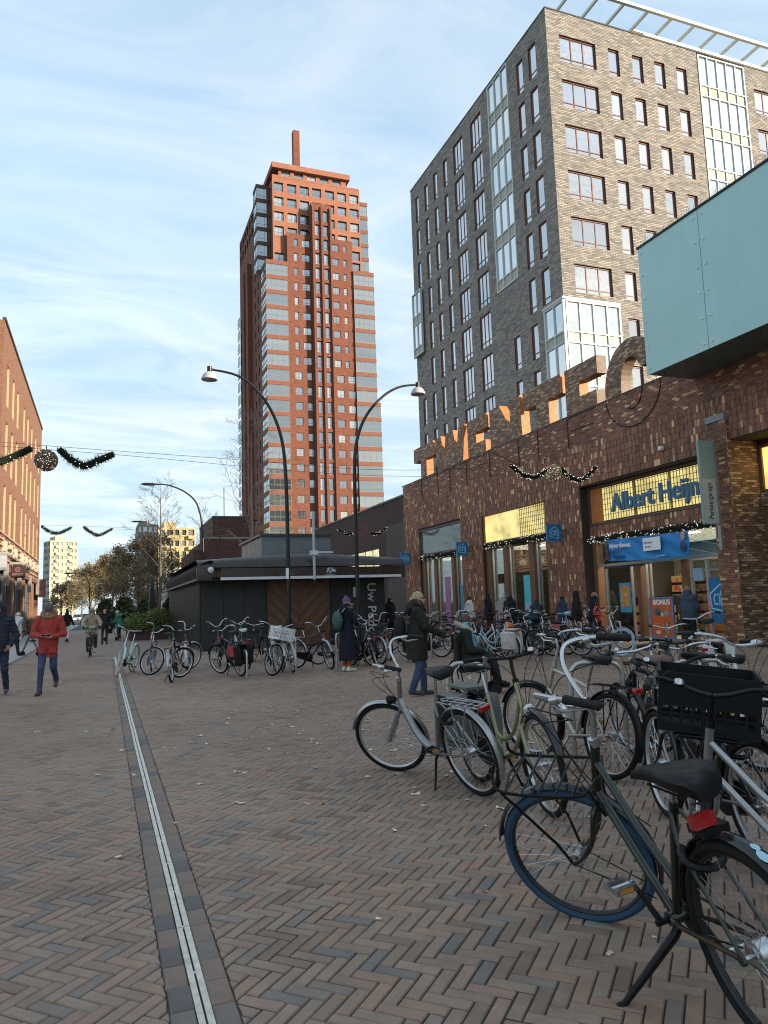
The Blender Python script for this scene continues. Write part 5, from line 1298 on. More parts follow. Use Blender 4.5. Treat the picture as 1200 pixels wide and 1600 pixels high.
# blue recruitment banner over the door
o = thing('banner', 'bright blue cloth banner hung over the shop door with a white label', 'banner', (17.0, 20.24, 3.14))
BANB = M('banner_blue', (.012, .20, .50), .55, 0, .07, 3)
b = MB(); nu, nv = 40, 12; vs_ = []
def bz(u, v): return (-.03 * math.sin(u * 9 + v * 2) * (.4 + .6 * abs(v)) - .02 * math.sin(u * 23 + v * 5) - .05 * (1 - (2 * u - 1) ** 2), 2.05 - 4.08 * u, v * .38 + .05 - .08 * u - .045 * (1 - (2 * u - 1) ** 2) * (1 if v < 0 else .3))
for i in range(nu + 1):
    for j in range(nv + 1): vs_.append(bz(i / nu, -1 + 2 * j / nv))
b.add(vs_, [(i * (nv + 1) + j, (i + 1) * (nv + 1) + j, (i + 1) * (nv + 1) + j + 1, i * (nv + 1) + j + 1) for i in range(nu) for j in range(nv)]); b.build('cloth', BANB, o, True)
def ban_text(t, u, v, s, m, bold=.004): 
    c = bz(u, v); return text('lettering', t, s, m, o, (c[0] - .075, c[1], c[2]), (0, -1, -.03), (0, -.03, 1), .002, bold, 'LEFT')
ban_text('bijverdienen.', .075, .38, .23, WHITE, .006); ban_text('bijverdienen.', .075, .86, .0001, WHITE)
ban_text('Lekker', .08, -.14, .22, M('banner_ink', (.008, .03, .10), .5), .0); ban_text('werken', .11, -.60, .22, M('banner_ink', (.008, .03, .10), .5), .0)
c = bz(.62, .2); lbp = MB().box(c[0] - .075, c[1] - .42, c[2] - .20, c[0] - .066, c[1] + .42, c[2] + .23).build('label', WHITE, o)
text('lettering', 'solliciteer', .115, DARKGREY, lbp, (c[0] - .077, c[1] + .18, c[2] + .07), (0, -1, 0), (0, 0, 1), .001, .001); text('lettering', 'direct!', .115, DARKGREY, lbp, (c[0] - .077, c[1] + .18, c[2] - .07), (0, -1, 0), (0, 0, 1), .001, .001)
c = bz(.70, -.75); text('lettering', 'www.werken', .08, WHITE, o, (c[0] - .07, c[1], c[2]), (0, -1, .02), (0, 0, 1), .001, .0)
c = bz(.95, .35); fc_ = MB(); fc_.sphere((c[0] - .05, c[1], c[2] + .12), (.010, .10, .15), 10, 8); fc_.build('printed_face', M('print_skin', (.5, .3, .23), .6), o)
c = bz(.955, -.2); MB().sphere((c[0] - .055, c[1], c[2]), (.010, .14, .16), 10, 8).build('printed_jacket', M('print_navy', (.02, .05, .14), .6), o)
for v in (.5, -.1, -.6): c = bz(.02, v); MB().sphere((c[0] - .05, c[1], c[2]), (.012, .09, .15), 8, 6).build('printed_figure', M('print_dark', (.10, .06, .07), .6), o)
for (p, q) in (((0, -2.03, -.2), (.45, -2.8, -.45)), ((0, -2.03, .1), (.45, -2.85, -.15)), ((0, 2.05, -.2), (.45, 3.1, -.5))): MB().tube([p, q], .008, 4).build('rope', M('rope', (.5, .48, .42), .8), o)
# hanging sign and furniture on the left building
o = thing('hanging_sign', 'dark maroon hanging shop sign with pale emblem on the left building', 'sign', (-5.1, 48, 3.72))
MB().box(0, -.04, 0, .78, .04, .74).build('board', M('maroon', (.045, .016, .016), .5), o)
text('lettering', 'GINZA', .19, M('sign_rose', (.45, .27, .22), .5), o, (.39, -.044, .2), (1, 0, 0), (0, 0, 1), .002, .0)
q = MB(); q.tube([(.39 + .12 * math.cos(a), -.045, .48 + .12 * math.sin(a)) for a in (2 * math.pi * k / 16 for k in range(16))], .012, 4, 0, True); q.tube([(.33, -.045, .43), (.36, -.045, .53), (.39, -.045, .45), (.42, -.045, .53), (.45, -.045, .43)], .012, 4); q.build('emblem', M('sign_rose', (.45, .27, .22), .5), o)
MB().box(-.05, -.06, .79, .9, .06, .93).build('light_bar', M('sign_bar', (.3, .28, .25), .5), o)
for s_ in (.1, .65): MB().tube([(s_, 0, .74), (s_, 0, .8)], .012, 5).build('hanger', ALU, o)
o = thing('hanging_sign', 'pale grey square hanging sign cut by the left edge', 'sign', (-5.15, 40.2, 3.75)); MB().box(.05, -.05, 0, .72, .05, .75).build('board', M('board_pale', (.34, .34, .34), .6), o); MB().box(-.06, -.07, .76, .8, .07, .9).build('light_bar', M('sign_bar', (.3, .28, .25), .5), o)
o = thing('hanging_sign', 'small dark maroon sign at the far corner of the left building', 'sign', (-5.15, 68.5, 3.0)); MB().box(0, -.06, 0, .55, .06, 1.5).build('board', M('maroon', (.045, .016, .016), .5), o); MB().box(-.1, -.03, .6, 0, .03, .66).build('bracket', DARKGREY, o)
o = thing('bus_shelter_frame', 'black square frame standing on the footway behind the red jacket', 'frame', (-4.1, 60, 0)); q = MB()
for a, b_ in (((0, 0, 0), (0, 0, 2.5)), ((1.2, 0, 0), (1.2, 0, 2.5)), ((-.05, 0, 2.5), (1.25, 0, 2.5))): MB().tube([a, b_], .06, 4).build('bar', BLACKP, o)
# bicycle racks: steel hoops
STEELH = M('hoop_steel', (.42, .40, .37), .36, .75, .15, 9, .001, 60)
def hoop(label, a, b, h=.9, r=.024):
    a = Vector((*a, 0)); b = Vector((*b, 0)); o = thing('bike_hoop', label, 'bike rack', a, 0, 'steel bike hoops'); d = b - a; rr_ = min(.13, d.length * .45); u = d.normalized(); p = [Vector((0, 0, -.02)), Vector((0, 0, h - rr_))]
    for k in range(1, 7): t = math.pi / 2 * k / 6; p.append(u * rr_ * (1 - math.cos(t)) + Vector((0, 0, h - rr_ + rr_ * math.sin(t))))
    for k in range(0, 7): t = math.pi / 2 * k / 6; p.append(d - u * rr_ * (1 - math.sin(t)) + Vector((0, 0, h - rr_ + rr_ * math.cos(t))))
    p.append(d + Vector((0, 0, -.02))); MB().tube(p, r, 10).build('tube', STEELH, o, True)
    for q in (Vector((0, 0, 0)), d): MB().lathe([(.05, .0), (.05, .006), (.0, .007)], q, 'Z', 12).build('foot_plate', STEELH, o)
hoop('steel hoop right behind the silver bicycle in the middle', (3.50, 7.45), (3.89, 7.33), .88)
hoop('steel hoop with worn top behind the dark green bicycle', (4.14, 6.10), (4.62, 5.95), .93)
hoop('steel hoop beside the white crate bicycle', (4.23, 17.31), (4.05, 18.0), .85)
hoop('thin steel hoop left of the woman in the long coat', (5.25, 17.4), (5.55, 18.1), .85)
hoop('steel hoop under the red pannier bicycle', (3.02, 16.95), (2.95, 17.6), .6)
for k in range(6): hoop('steel hoop in the crowded bicycle row, number %s from left' % ('first', 'second', 'third', 'fourth', 'fifth', 'sixth')[k], (8.6 + k * .9, 19.3 - k * .5), (8.9 + k * .9, 19.9 - k * .5), .85)
hoop('black steel hoop by the brown saddle bicycle', (5.15, 5.9), (5.7, 5.75), .9)
# round wall lamp / camera on the shop front
o = thing('wall_camera', 'small round white camera on the brick wall above the shop name', 'camera', (XF - .02, 19.35, 6.35)); MB().lathe([(0, -.16), (.07, -.14), (.085, -.06), (.085, 0)], (0, 0, 0), 'X', 14).build('dome', WHITE, o, True); MB().lathe([(.10, -.03), (.10, .03)], (0, 0, 0), 'X', 14).build('collar', ALU, o)
# ------------------------------------------------------------------ fallen leaves
LEAFM = [M('dry_leaf_%d' % i, c, .7, 0, .2, 30) for i, c in enumerate(((.52, .45, .30), (.62, .57, .45), (.34, .23, .12), (.66, .64, .58)))]
lms = []
for v in range(6):
    r4 = random.Random(v); b = MB(); n = 8; L_ = .05 + .02 * r4.random(); vs_ = [(0, 0, .006 + .006 * r4.random())]
    for k in range(n): a = 2 * math.pi * k / n; q = 1 if k % 2 else .72; vs_.append((L_ * q * math.cos(a), L_ * .55 * q * math.sin(a) + r4.gauss(0, .003), .003 + abs(r4.gauss(0, .009))))
    b.add(vs_, [(0, 1 + k, 1 + (k + 1) % n) for k in range(n)]); lms.append(b.mesh('fallen_leaf', [LEAFM[v % 4]]))
r5 = random.Random(12); n_l = 0
while n_l < 170:
    z = r5.random()
    if z < .3: x, y = r5.gauss(2.2, .8), r5.gauss(8.6, 1.4)
    elif z < .5: x, y = r5.gauss(3.6, 1.0), r5.gauss(6.6, 1.2)
    elif z < .8: x, y = r5.uniform(-.6, 5.5), r5.uniform(2.4, 12)
    else: x, y = r5.uniform(-2, 9), r5.uniform(9, 18)
    if y < 2.3: continue
    o = inst('fallen_leaf', lms[r5.randrange(6)]); o.location = (x, y, .004); o.rotation_euler = (0, 0, r5.uniform(0, 6.28)); s = r5.uniform(.4, .85) * (1 if y > 5 else .6); o.scale = (s, s, s)
    tag(o, 'small pale dry leaf lying on the brick paving', 'leaf', 'fallen leaves on the paving'); n_l += 1
# ------------------------------------------------------------------ bicycles
WR = .345; WB = 1.10
AX0 = Vector((.88, 0, .64)); AXD = Vector((-.34, 0, .94)).normalized()
SD = Vector((-.16, 0, .46)).normalized()          # seat tube direction
PH = M('placeholder', (.5, .5, .5), .5)
RUB = M('tyre_black', (.009, .009, .009), .75, 0, .2, 8); CREAMT = M('tyre_cream', (.40, .36, .28), .7); BLUET = M('tyre_blue', (.016, .058, .110), .7, 0, .15, 6, .001, 80); LBLUET = M('tyre_light_blue', (.20, .38, .56), .6)
ALUR = M('rim_aluminium', (.50, .50, .49), .34, .8, .12, 8); BLKR = M('rim_black', (.02, .02, .021), .4, .3); SPK = M('spoke_steel', (.55, .55, .54), .35, .85, .1)
CHR = M('chrome', (.50, .50, .49), .24, .9, .08, 6); BLK = M('bike_black', (.007, .007, .0075), .35, .1, .15, 5); BLKG = M('bike_black_gloss', (.010, .010, .011), .12, 0, .1, 5, coat=.6)
LEATH = M('saddle_black', (.012, .012, .012), .48, 0, .2, 12, .0006, 160); BROWNS = M('saddle_brown', (.12, .062, .04), .5, 0, .2, 12); GRIPM = M('grip_rubber', (.016, .016, .016), .7, 0, .15, 20, .0008, 120)
REDL = M('rear_light_red', (.30, .008, .008), .18, 0, .1, coat=.5); CLEAR = M('lamp_clear', (.55, .56, .55), .12, .3)
BLKPL = M('plastic_black', (.008, .008, .0085), .5); WHITEPL = M('plastic_white', (.62, .63, .61), .45)
CANV = M('pannier_black', (.012, .012, .013), .7, 0, .2, 8, .002, 40); REDP = M('pannier_red', (.42, .03, .03), .55, 0, .12, 6, .002, 40); GREYP = M('pannier_grey', (.11, .12, .115), .6, 0, .2, 5, .004, 18); PALEP = M('pannier_pale', (.50, .45, .42), .7, 0, .15, 6, .003, 25)
def paint(name, c, r=.28, metal=.15): return M('paint_' + name, c, r, metal, .1, 5, coat=.35)
_BM = {}
def bmesh_(key, fn, smooth=True, angle=.75):
    if key not in _BM:
        b = MB(); fn(b); _BM[key] = b.mesh(key.split(':')[0], [PH] * (max(b.m) + 1), smooth, angle)
    return _BM[key]
def arc_pts(cx, cz, r, a0, a1, n): return [Vector((cx + r * math.cos(R(a0 + (a1 - a0) * k / n)), 0, cz + r * math.sin(R(a0 + (a1 - a0) * k / n)))) for k in range(n + 1)]
def f_tyre(b):
    b.tube([(math.cos(a) * .322, 0, math.sin(a) * .322) for a in (2 * math.pi * k / 48 for k in range(48))], .0235, 8, 0, True)
def f_rim(b):
    n = 48; prof = [(.292, -.006), (.298, -.013), (.312, -.0145), (.312, .0145), (.298, .013), (.292, .006)]
    b.lathe(prof + [prof[0]], (0, 0, 0), 'Y', n)
def f_spokes(b):
    n = 32
    for k in range(n):
        s = 1 if k % 2 else -1; a = 2 * math.pi * k / n; ah = a + (.95 if (k // 2) % 2 else -.95)
        b.tube([(.028 * math.cos(ah), s * .03, .028 * math.sin(ah)), (.296 * math.cos(a), s * .003, .296 * math.sin(a))], .0013, 3, 0, False, False)
def f_hub(b, big=False):
    R0 = .045 if big else .017
    b.lathe([(0, -.062), (.009, -.062), (.009, -.04), (.031, -.036), (.031, -.03), (R0, -.026), (R0, .026), (.031, .03), (.031, .036), (.009, .04), (.009, .062), (0, .062)], (0, 0, 0), 'Y', 14)
TUBES = {
 'loop': [([(.868, .675), (.80, .52), (.70, .40), (.58, .31), (.47, .28)], .0165), ([(.83, .775), (.74, .58), (.63, .46), (.50, .42), (.395, .46)], .0145)],
 'twin': [([(.875, .655), (.62, .415), (.475, .285)], .0175), ([(.825, .79), (.60, .575), (.405, .43)], .0165)],
 'diamond': [([(.875, .655), (.62, .42), (.475, .285)], .0185), ([(.812, .83), (.55, .775), (.315, .715)], .016)],
 'wave': [([(.865, .69), (.80, .55), (.72, .42), (.61, .33), (.47, .285)], .033)],
}
def f_frame(style):
    def fn(b):
        for pts, r in TUBES[style]:
            c = cat([(x, 0, z) for x, z in pts], 5) if len(pts) > 3 else [Vector((x, 0, z)) for x, z in pts]
            b.tube(c, r, 10)
        b.tube([AX0 - AXD * .01, AX0 + AXD * .25], .021, 10)
        b.tube([Vector((.46, 0, .28)), Vector((.46, 0, .28)) + SD * .50], .0165, 10)
        for s in (-1, 1):
            b.tube([(.46, s * .03, .28), (.34, s * .055, .30), (0, s * .068, .345)], .0095, 7)
            b.tube([(.305, s * .018, .715), (.24, s * .055, .63), (0, s * .068, .345)], .0075, 7)
            b.lathe([(0, -.006), (.018, -.006), (.018, .006), (0, .006)], (0, s * .072, .345), 'Y', 8)
        b.lathe([(0, -.038), (.026, -.038), (.026, .038), (0, .038)], (.46, 0, .28), 'Y', 12)
    return fn
def f_fork(b):
    b.tube([AX0 - AXD * .01, AX0 - AXD * .06], .022, 10)
    for s in (-1, 1):
        b.tube(cat([AX0 - AXD * .045, (.915, s * .05, .57), (.965, s * .058, .46), (1.03, s * .058, .385), (1.10, s * .056, .345)], 4), [.0145] * 6 + [.013] * 6 + [.0095] * 5, 8)
def f_susp(b):
    b.tube([AX0 - AXD * .01, AX0 - AXD * .07], .024, 10)
    for s in (-1, 1):
        d = AXD; p = AX0 - AXD * .07 + Vector((.02, s * .058, 0)); q = Vector((1.095, s * .058, .35))
        b.tube([AX0 - AXD * .06, p], .02, 8); b.tube([p + (p - q) * .05, p + (q - p) * .45], .0145, 9); b.tube([p + (q - p) * .42, q], .0205, 9)
def f_bars(kind, dz):
    def fn(b):
        top = Vector((.755, 0, 1.02 + dz)); b.tube([AX0 + AXD * .24, AX0 + AXD * (.33 + dz * .9), top], .0135, 9, 1)
        b.lathe([(0, -.02), (.023, -.018), (.023, .018), (0, .02)], AX0 + AXD * .255, 'Z', 10, 1)
        for s in (-1, 1):
            if kind == 'sweep': p = [top, (.79, s * .08, 1.03 + dz), (.815, s * .18, 1.06 + dz), (.765, s * .26, 1.075 + dz), (.66, s * .285, 1.075 + dz), (.52, s * .295, 1.065 + dz)]
            elif kind == 'high': p = [top, (.80, s * .07, 1.03 + dz), (.85, s * .15, 1.12 + dz), (.84, s * .23, 1.18 + dz), (.74, s * .28, 1.17 + dz), (.58, s * .30, 1.12 + dz)]
            else: p = [top, (.765, s * .12, 1.03 + dz), (.745, s * .25, 1.045 + dz), (.70, s * .33, 1.04 + dz)]
            b.tube(cat(p, 4), .0115, 8)
    return fn
def f_grips(kind, dz):
    def fn(b):
        for s in (-1, 1):
            if kind == 'sweep': p = [(.65, s * .286, 1.075 + dz), (.51, s * .296, 1.064 + dz)]
            elif kind == 'high': p = [(.71, s * .284, 1.165 + dz), (.57, s * .301, 1.117 + dz)]
            else: p = [(.745, s * .22, 1.043 + dz), (.69, s * .345, 1.039 + dz)]
            a, c = Vector(p[0]), Vector(p[1]); b.tube([a, a.lerp(c, .08), a.lerp(c, .5), a.lerp(c, .92), c], [.015, .0185, .0165, .0185, .012], 9)
    return fn
def f_grip1(kind, dz, s):
    def fn(b):
        if kind == 'sweep': p = [(.65, s * .286, 1.075 + dz), (.51, s * .296, 1.064 + dz)]
        elif kind == 'high': p = [(.71, s * .284, 1.165 + dz), (.57, s * .301, 1.117 + dz)]
        else: p = [(.745, s * .22, 1.043 + dz), (.69, s * .345, 1.039 + dz)]
        a, c = Vector(p[0]), Vector(p[1]); b.tube([a, a.lerp(c, .06), a.lerp(c, .3), a.lerp(c, .5), a.lerp(c, .75), a.lerp(c, .94), c], [.015, .0195, .0165, .0175, .0165, .0195, .012], 10)
    return fn
def f_lever(kind, dz, s):
    def fn(b):
        x0 = .70 if kind == 'sweep' else (.75 if kind == 'high' else .76); y = s * (.275 if kind != 'flat' else .2); z = (1.075 if kind == 'sweep' else 1.165 if kind == 'high' else 1.04) + dz
        b.lathe([(0, -.016), (.019, -.016), (.019, .016), (0, .016)], (x0, y, z), 'X', 9); b.tube([(x0 + .01, y, z - .02), (x0 - .02, y + s * .012, z - .045), (x0 - .12, y + s * .02, z - .05)], [.008, .008, .005], 6)
    return fn
def f_cables(dz):
    def fn(b):
        for s in (-1, 1):
            b.tube(cat([(.74, s * .25, 1.06 + dz), (.92, s * .20, 1.04 + dz), (.98, s * .08, .92 + dz), (.93, s * .025, .75), (.90, s * .03, .62)], 4), .0028, 4, 0, False, False)
        b.tube(cat([(.72, .26, 1.06 + dz), (.93, .16, 1.10 + dz), (.97, .02, .95 + dz), (.86, .03, .70), (.70, .03, .48)], 4), .0028, 4, 0, False, False)
    return fn
def f_saddle(b):
    secs = [(.125, -.026, .015, .085, .045), (.105, -.006, .03, .105, .055), (.05, .0, .012, .100, .05), (-.01, .0, -.002, .078, .042), (-.06, -.002, -.006, .044, .036), (-.11, -.002, -.004, .028, .030), (-.15, -.008, -.006, .022, .024), (-.165, -.02, -.014, .012, .012)]
    rings = []
    for x, zt, dip, w, h in secs:
        ring = []
        for k in range(16):
            a = 2 * math.pi * k / 16; cy, cz = math.cos(a), math.sin(a)
            z = zt + (h * .35 * cz if cz > 0 else h * cz) - (.008 if cz > .8 and abs(cy) < .4 else 0)
            ring.append((-x, w * math.copysign(abs(cy) ** .8, cy), z - abs(cy) ** 2 * .006))
        rings.append(ring)
    b.loft(rings[::-1])
def f_saddle_rails(b):
    for s in (-1, 1):
        b.tube([(-.10, s * .035, -.05), (-.02, s * .022, -.065), (.10, s * .015, -.04)], .0035, 5); b.tube(cat([(-.10, s * .055, -.03 - .005 * k + 0) if k == 0 else (-.10 + .022 * math.sin(k), s * .055 + .022 * math.cos(k), -.03 - .005 * k) for k in range(12)], 2), .0025, 4)
def strip_arc(b, cx, cz, r, a0, a1, w, n=20, th=.003, y=0):
    rings = []
    for k in range(n + 1):
        a = R(a0 + (a1 - a0) * k / n); c, s = math.cos(a), math.sin(a); ring = []
        for (u, q) in ((-w, -.010), (-w * .6, .001), (0, .005), (w * .6, .001), (w, -.010), (w * .9, -.013), (0, .001), (-w * .9, -.013)): ring.append((cx + (r + q) * c, y + u, cz + (r + q) * s))
        rings.append(ring)
    b.loft(rings)
def f_guard_f(b):
    strip_arc(b, WB, WR, .368, 20, 205, .027, 20)
    for s in (-1, 1): b.tube([(WB, s * .058, WR), (WB - .29, s * .028, WR - .21)], .0028, 4)
def f_guard_r(b):
    strip_arc(b, 0, WR, .370, 2, 205, .029, 24)
    for s in (-1, 1): b.tube([(0, s * .062, WR), (-.335, s * .029, WR - .06)], .003, 4)
def f_rack(b):
    for s in (-1, 1):
        b.tube(cat([(.27, s * .03, .735), (.16, s * .062, .748), (-.10, s * .066, .748), (-.30, s * .055, .745)], 4), .0055, 6); b.tube([(.02, s * .066, .746), (0, s * .072, .36)], .0055, 6); b.tube([(-.17, s * .066, .746), (0, s * .076, .37)], .005, 6)
    for x in (.15, .05, -.05, -.15, -.25): b.tube([(x, -.064, .748), (x, .064, .748)], .0045, 5)
    b.tube([(-.30, -.055, .745), (-.32, 0, .745), (-.30, .055, .745)], .0055, 6)
    for s in (-.025, .025): b.tube([(.2, s, .755), (-.28, s, .757)], .0035, 5)
def f_chainguard(b):
    pl = []
    for k in range(13): a = R(-90 + 180 * k / 12); pl.append((.46 + .115 * math.cos(a), .28 + .115 * math.sin(a)))
    for k in range(9): a = R(100 + 160 * k / 8); pl.append((.0 + .055 * math.cos(a), .345 + .055 * math.sin(a)))
    b.prism(pl, lambda u, v, w: (u, -.072 + w, v), 0, 0, .028)
def f_chain(b):
    b.tube([(.46, -.056, .365), (0, -.05, .375)], .004, 4); b.tube([(.46, -.056, .195), (0, -.05, .315)], .004, 4)
def f_crank(a0):
    def fn(b):
        b.lathe([(.0, -.062), (.085, -.060), (.085, -.054), (.0, -.052)], (.46, 0, .28), 'Y', 24)
        b.tube([(.46, -.06, .28), (.46, .09, .28)], .012, 8)
        for s, a in ((-1, a0), (1, a0 + math.pi)): b.tube([(.46, s * .070, .28), (.46 + .165 * math.cos(a), s * .088, .28 + .165 * math.sin(a))], [.013, .009], 7)
    return fn
def f_pedal(s, a0):
    def fn(b):
        a = a0 + (math.pi if s > 0 else 0); c = Vector((.46 + .165 * math.cos(a), s * .14, .28 + .165 * math.sin(a)))
        for dx in (-.038, .038): b.box(c.x + dx - .012, c.y - .045, c.z - .012, c.x + dx + .012, c.y + .045, c.z + .012, 0)
        b.tube([(c.x, c.y - .055 * s, c.z), (c.x, c.y + .045 * s, c.z)], .009, 6, 0); 
        for dy in (-.045, .04): b.box(c.x - .026, c.y + dy, c.z - .009, c.x + .026, c.y + dy + .006, c.z + .009, 0)
        for dx in (-.0515, .0505): b.box(c.x + dx, c.y - .028, c.z - .008, c.x + dx + .001, c.y + .028, c.z + .008, 1)
    return fn
def f_kick(b):
    b.tube([(.42, .03, .27), (.40, .07, .255), (.335, .20, .02), (.335, .205, .012)], [.012, .012, .009, .011], 7); b.sphere((.333, .208, .012), .016, 8, 6)
def f_kick_b(b):
    b.tube([(.42, .02, .27), (.422, .05, .24), (.445, .21, .12), (.46, .30, .052), (.462, .306, .05)], [.016, .018, .0145, .012, .013], 8); b.sphere((.462, .306, .05), .019, 8, 6)
def f_kick_axle(b):
    b.tube([(0, .08, .345), (.02, .11, .30), (.06, .26, .015)], [.011, .011, .008], 7); b.sphere((.062, .264, .013), .014, 8, 6)
def f_rlight(b):
    b.loft([[(x, y * sc, z0 + z * sc2) for (y, z) in ((-.045, -.022), (.045, -.022), (.05, .0), (.045, .022), (-.045, .022), (-.05, 0))] for x, sc, sc2, z0 in ((-.325, 1, 1, .735), (-.345, 1, 1, .735), (-.358, .8, .7, .735))])
def f_hlight(b):
    c = Vector((.965, 0, .70)); b.lathe([(0, -.07), (.02, -.065), (.038, -.02), (.042, .01)], c, 'X', 14, 0); b.lathe([(.042, .01), (.03, .018), (0, .02)], c, 'X', 14, 1); b.tube([c + Vector((-.03, 0, -.02)), (.90, 0, .62)], .007, 6, 0)
def f_frack(b):
    z = .755
    for s in (-1, 1): b.tube(cat([(.93, s * .13, z + .02), (1.0, s * .15, z), (1.30, s * .15, z), (1.36, s * .12, z + .04), (1.35, s * .09, z + .10)], 4), .0075, 7); b.tube([(1.32, s * .15, z), (1.14, s * .10, .48), (1.10, s * .068, .36)], .0065, 6); b.tube([(.93, s * .13, z + .02), (.93, s * .06, .66), (.91, s * .045, .60)], .0065, 6)
    for x in (1.0, 1.075, 1.15, 1.225, 1.3): b.tube([(x, -.15, z), (x, .15, z)], .005, 6)
    b.tube([(1.30, -.15, z), (1.33, 0, z), (1.30, .15, z)], .0065, 6); b.tube([(.93, -.13, z + .02), (.90, 0, z + .03), (.93, .13, z + .02)], .0065, 6)
def crate_fn(x0, x1, w, z0, z1, slots):
    def fn(b):
        t = .008
        b.box(x0, -w, z0, x1, w, z0 + t)
        for (a, c) in (((x0, -w), (x1, -w + t)), ((x0, w - t), (x1, w)), ((x0, -w + t), (x0 + t, w - t)), ((x1 - t, -w + t), (x1, w - t))):
            if not slots: b.box(a[0], a[1], z0 + t, c[0], c[1], z1); continue
            dx, dy = c[0] - a[0], c[1] - a[1]; zs = z1 - (.05 if slots is True else .17); b.box(a[0], a[1], zs, c[0], c[1], z1); b.box(a[0], a[1], z0 + t, c[0], c[1], z0 + .045)
            lx = dx > dy; n = 8 if lx else 9; Ls = dx if lx else dy
            for k in range(n + 1):
                p = (Ls - .014) * k / n
                if lx: b.box(a[0] + p, a[1], z0 + .045, a[0] + p + .014, c[1], zs)
                else: b.box(a[0], a[1] + p, z0 + .045, c[0], a[1] + p + .014, zs)
            for q in (.38, .68) if slots is True else (.3,): b.box(a[0] + (.001 if not lx else 0), a[1] + (.001 if lx else 0), z0 + (z1 - z0) * q - .006, c[0] - (.001 if not lx else 0), c[1] - (.001 if lx else 0), z0 + (z1 - z0) * q + .006)
        for s in (-1, 1): b.box(x0 - .006, s * w - (.006 if s > 0 else 0) , z1 - .012, x1 + .006, s * w + (.012 if s > 0 else -.006), z1 + .002)
    return fn
def pannier_fn(s):
    def fn(b):
        secs = [(-.30, .30, .62), (-.28, .27, .70), (.08, .27, .72), (.10, .30, .66)]; rings = []
        for x, za, zb in secs:
            y0, y1 = .075, .075 + (.13 if -.3 < x < .09 else .08); rings.append([(x, s * y0, za), (x, s * (y0 + .02), za - .02), (x, s * y1, za + .03), (x, s * (y1 + .015), (za + zb) / 2), (x, s * y1, zb - .02), (x, s * (y0 + .01), zb + .01)])
        b.loft(rings, 0); b.box(-.24, s * .222, .48, .04, s * .226, .71, 1); b.lathe([(0, -.004), (.032, 0)], (-.2, s * .226, .38), 'Y', 10, 2)
    return fn
def f_pan_top(b): b.box(-.29, -.09, .752, .09, .09, .775, 0)
def f_basket(b):
    for k in range(6):
        q = k / 5; w = .15 + .03 * q; x0, x1 = 1.0 - .02 * q, 1.24 + .04 * q; z = .78 + .24 * q
        b.tube([(x0, -w, z), (x1, -w, z), (x1, w, z), (x0, w, z)], .004 if k < 5 else .007, 4, 0, True)
    for k in range(28):
        a = k / 28 * 4; s = int(a); t = a - s
        def cor(w, x0, x1): return [(x0, -w), (x1, -w), (x1, w), (x0, w)]
        c0 = cor(.15, 1.0, 1.24); c1 = cor(.18, .98, 1.28)
        p = [c0[s][i] + (c0[(s + 1) % 4][i] - c0[s][i]) * t for i in (0, 1)]; q = [c1[s][i] + (c1[(s + 1) % 4][i] - c1[s][i]) * t for i in (0, 1)]
        b.tube([(p[0], p[1], .78), (q[0], q[1], 1.02)], .003, 4)
    b.box(1.0, -.15, .778, 1.24, .15, .784)
def f_lock(b): b.tube([(.19 + .055 * math.cos(a), .075 * math.sin(a), .60 + .03 * math.cos(a)) for a in (R(40 + 280 * k / 12) for k in range(13))], .014, 6)
def f_bell(b): b.lathe([(.0, .028), (.018, .024), (.026, .01), (.027, 0), (0, -.004)], (.80, .15, 1.075), 'Z', 12)
STEER = Matrix.Translation(AX0)
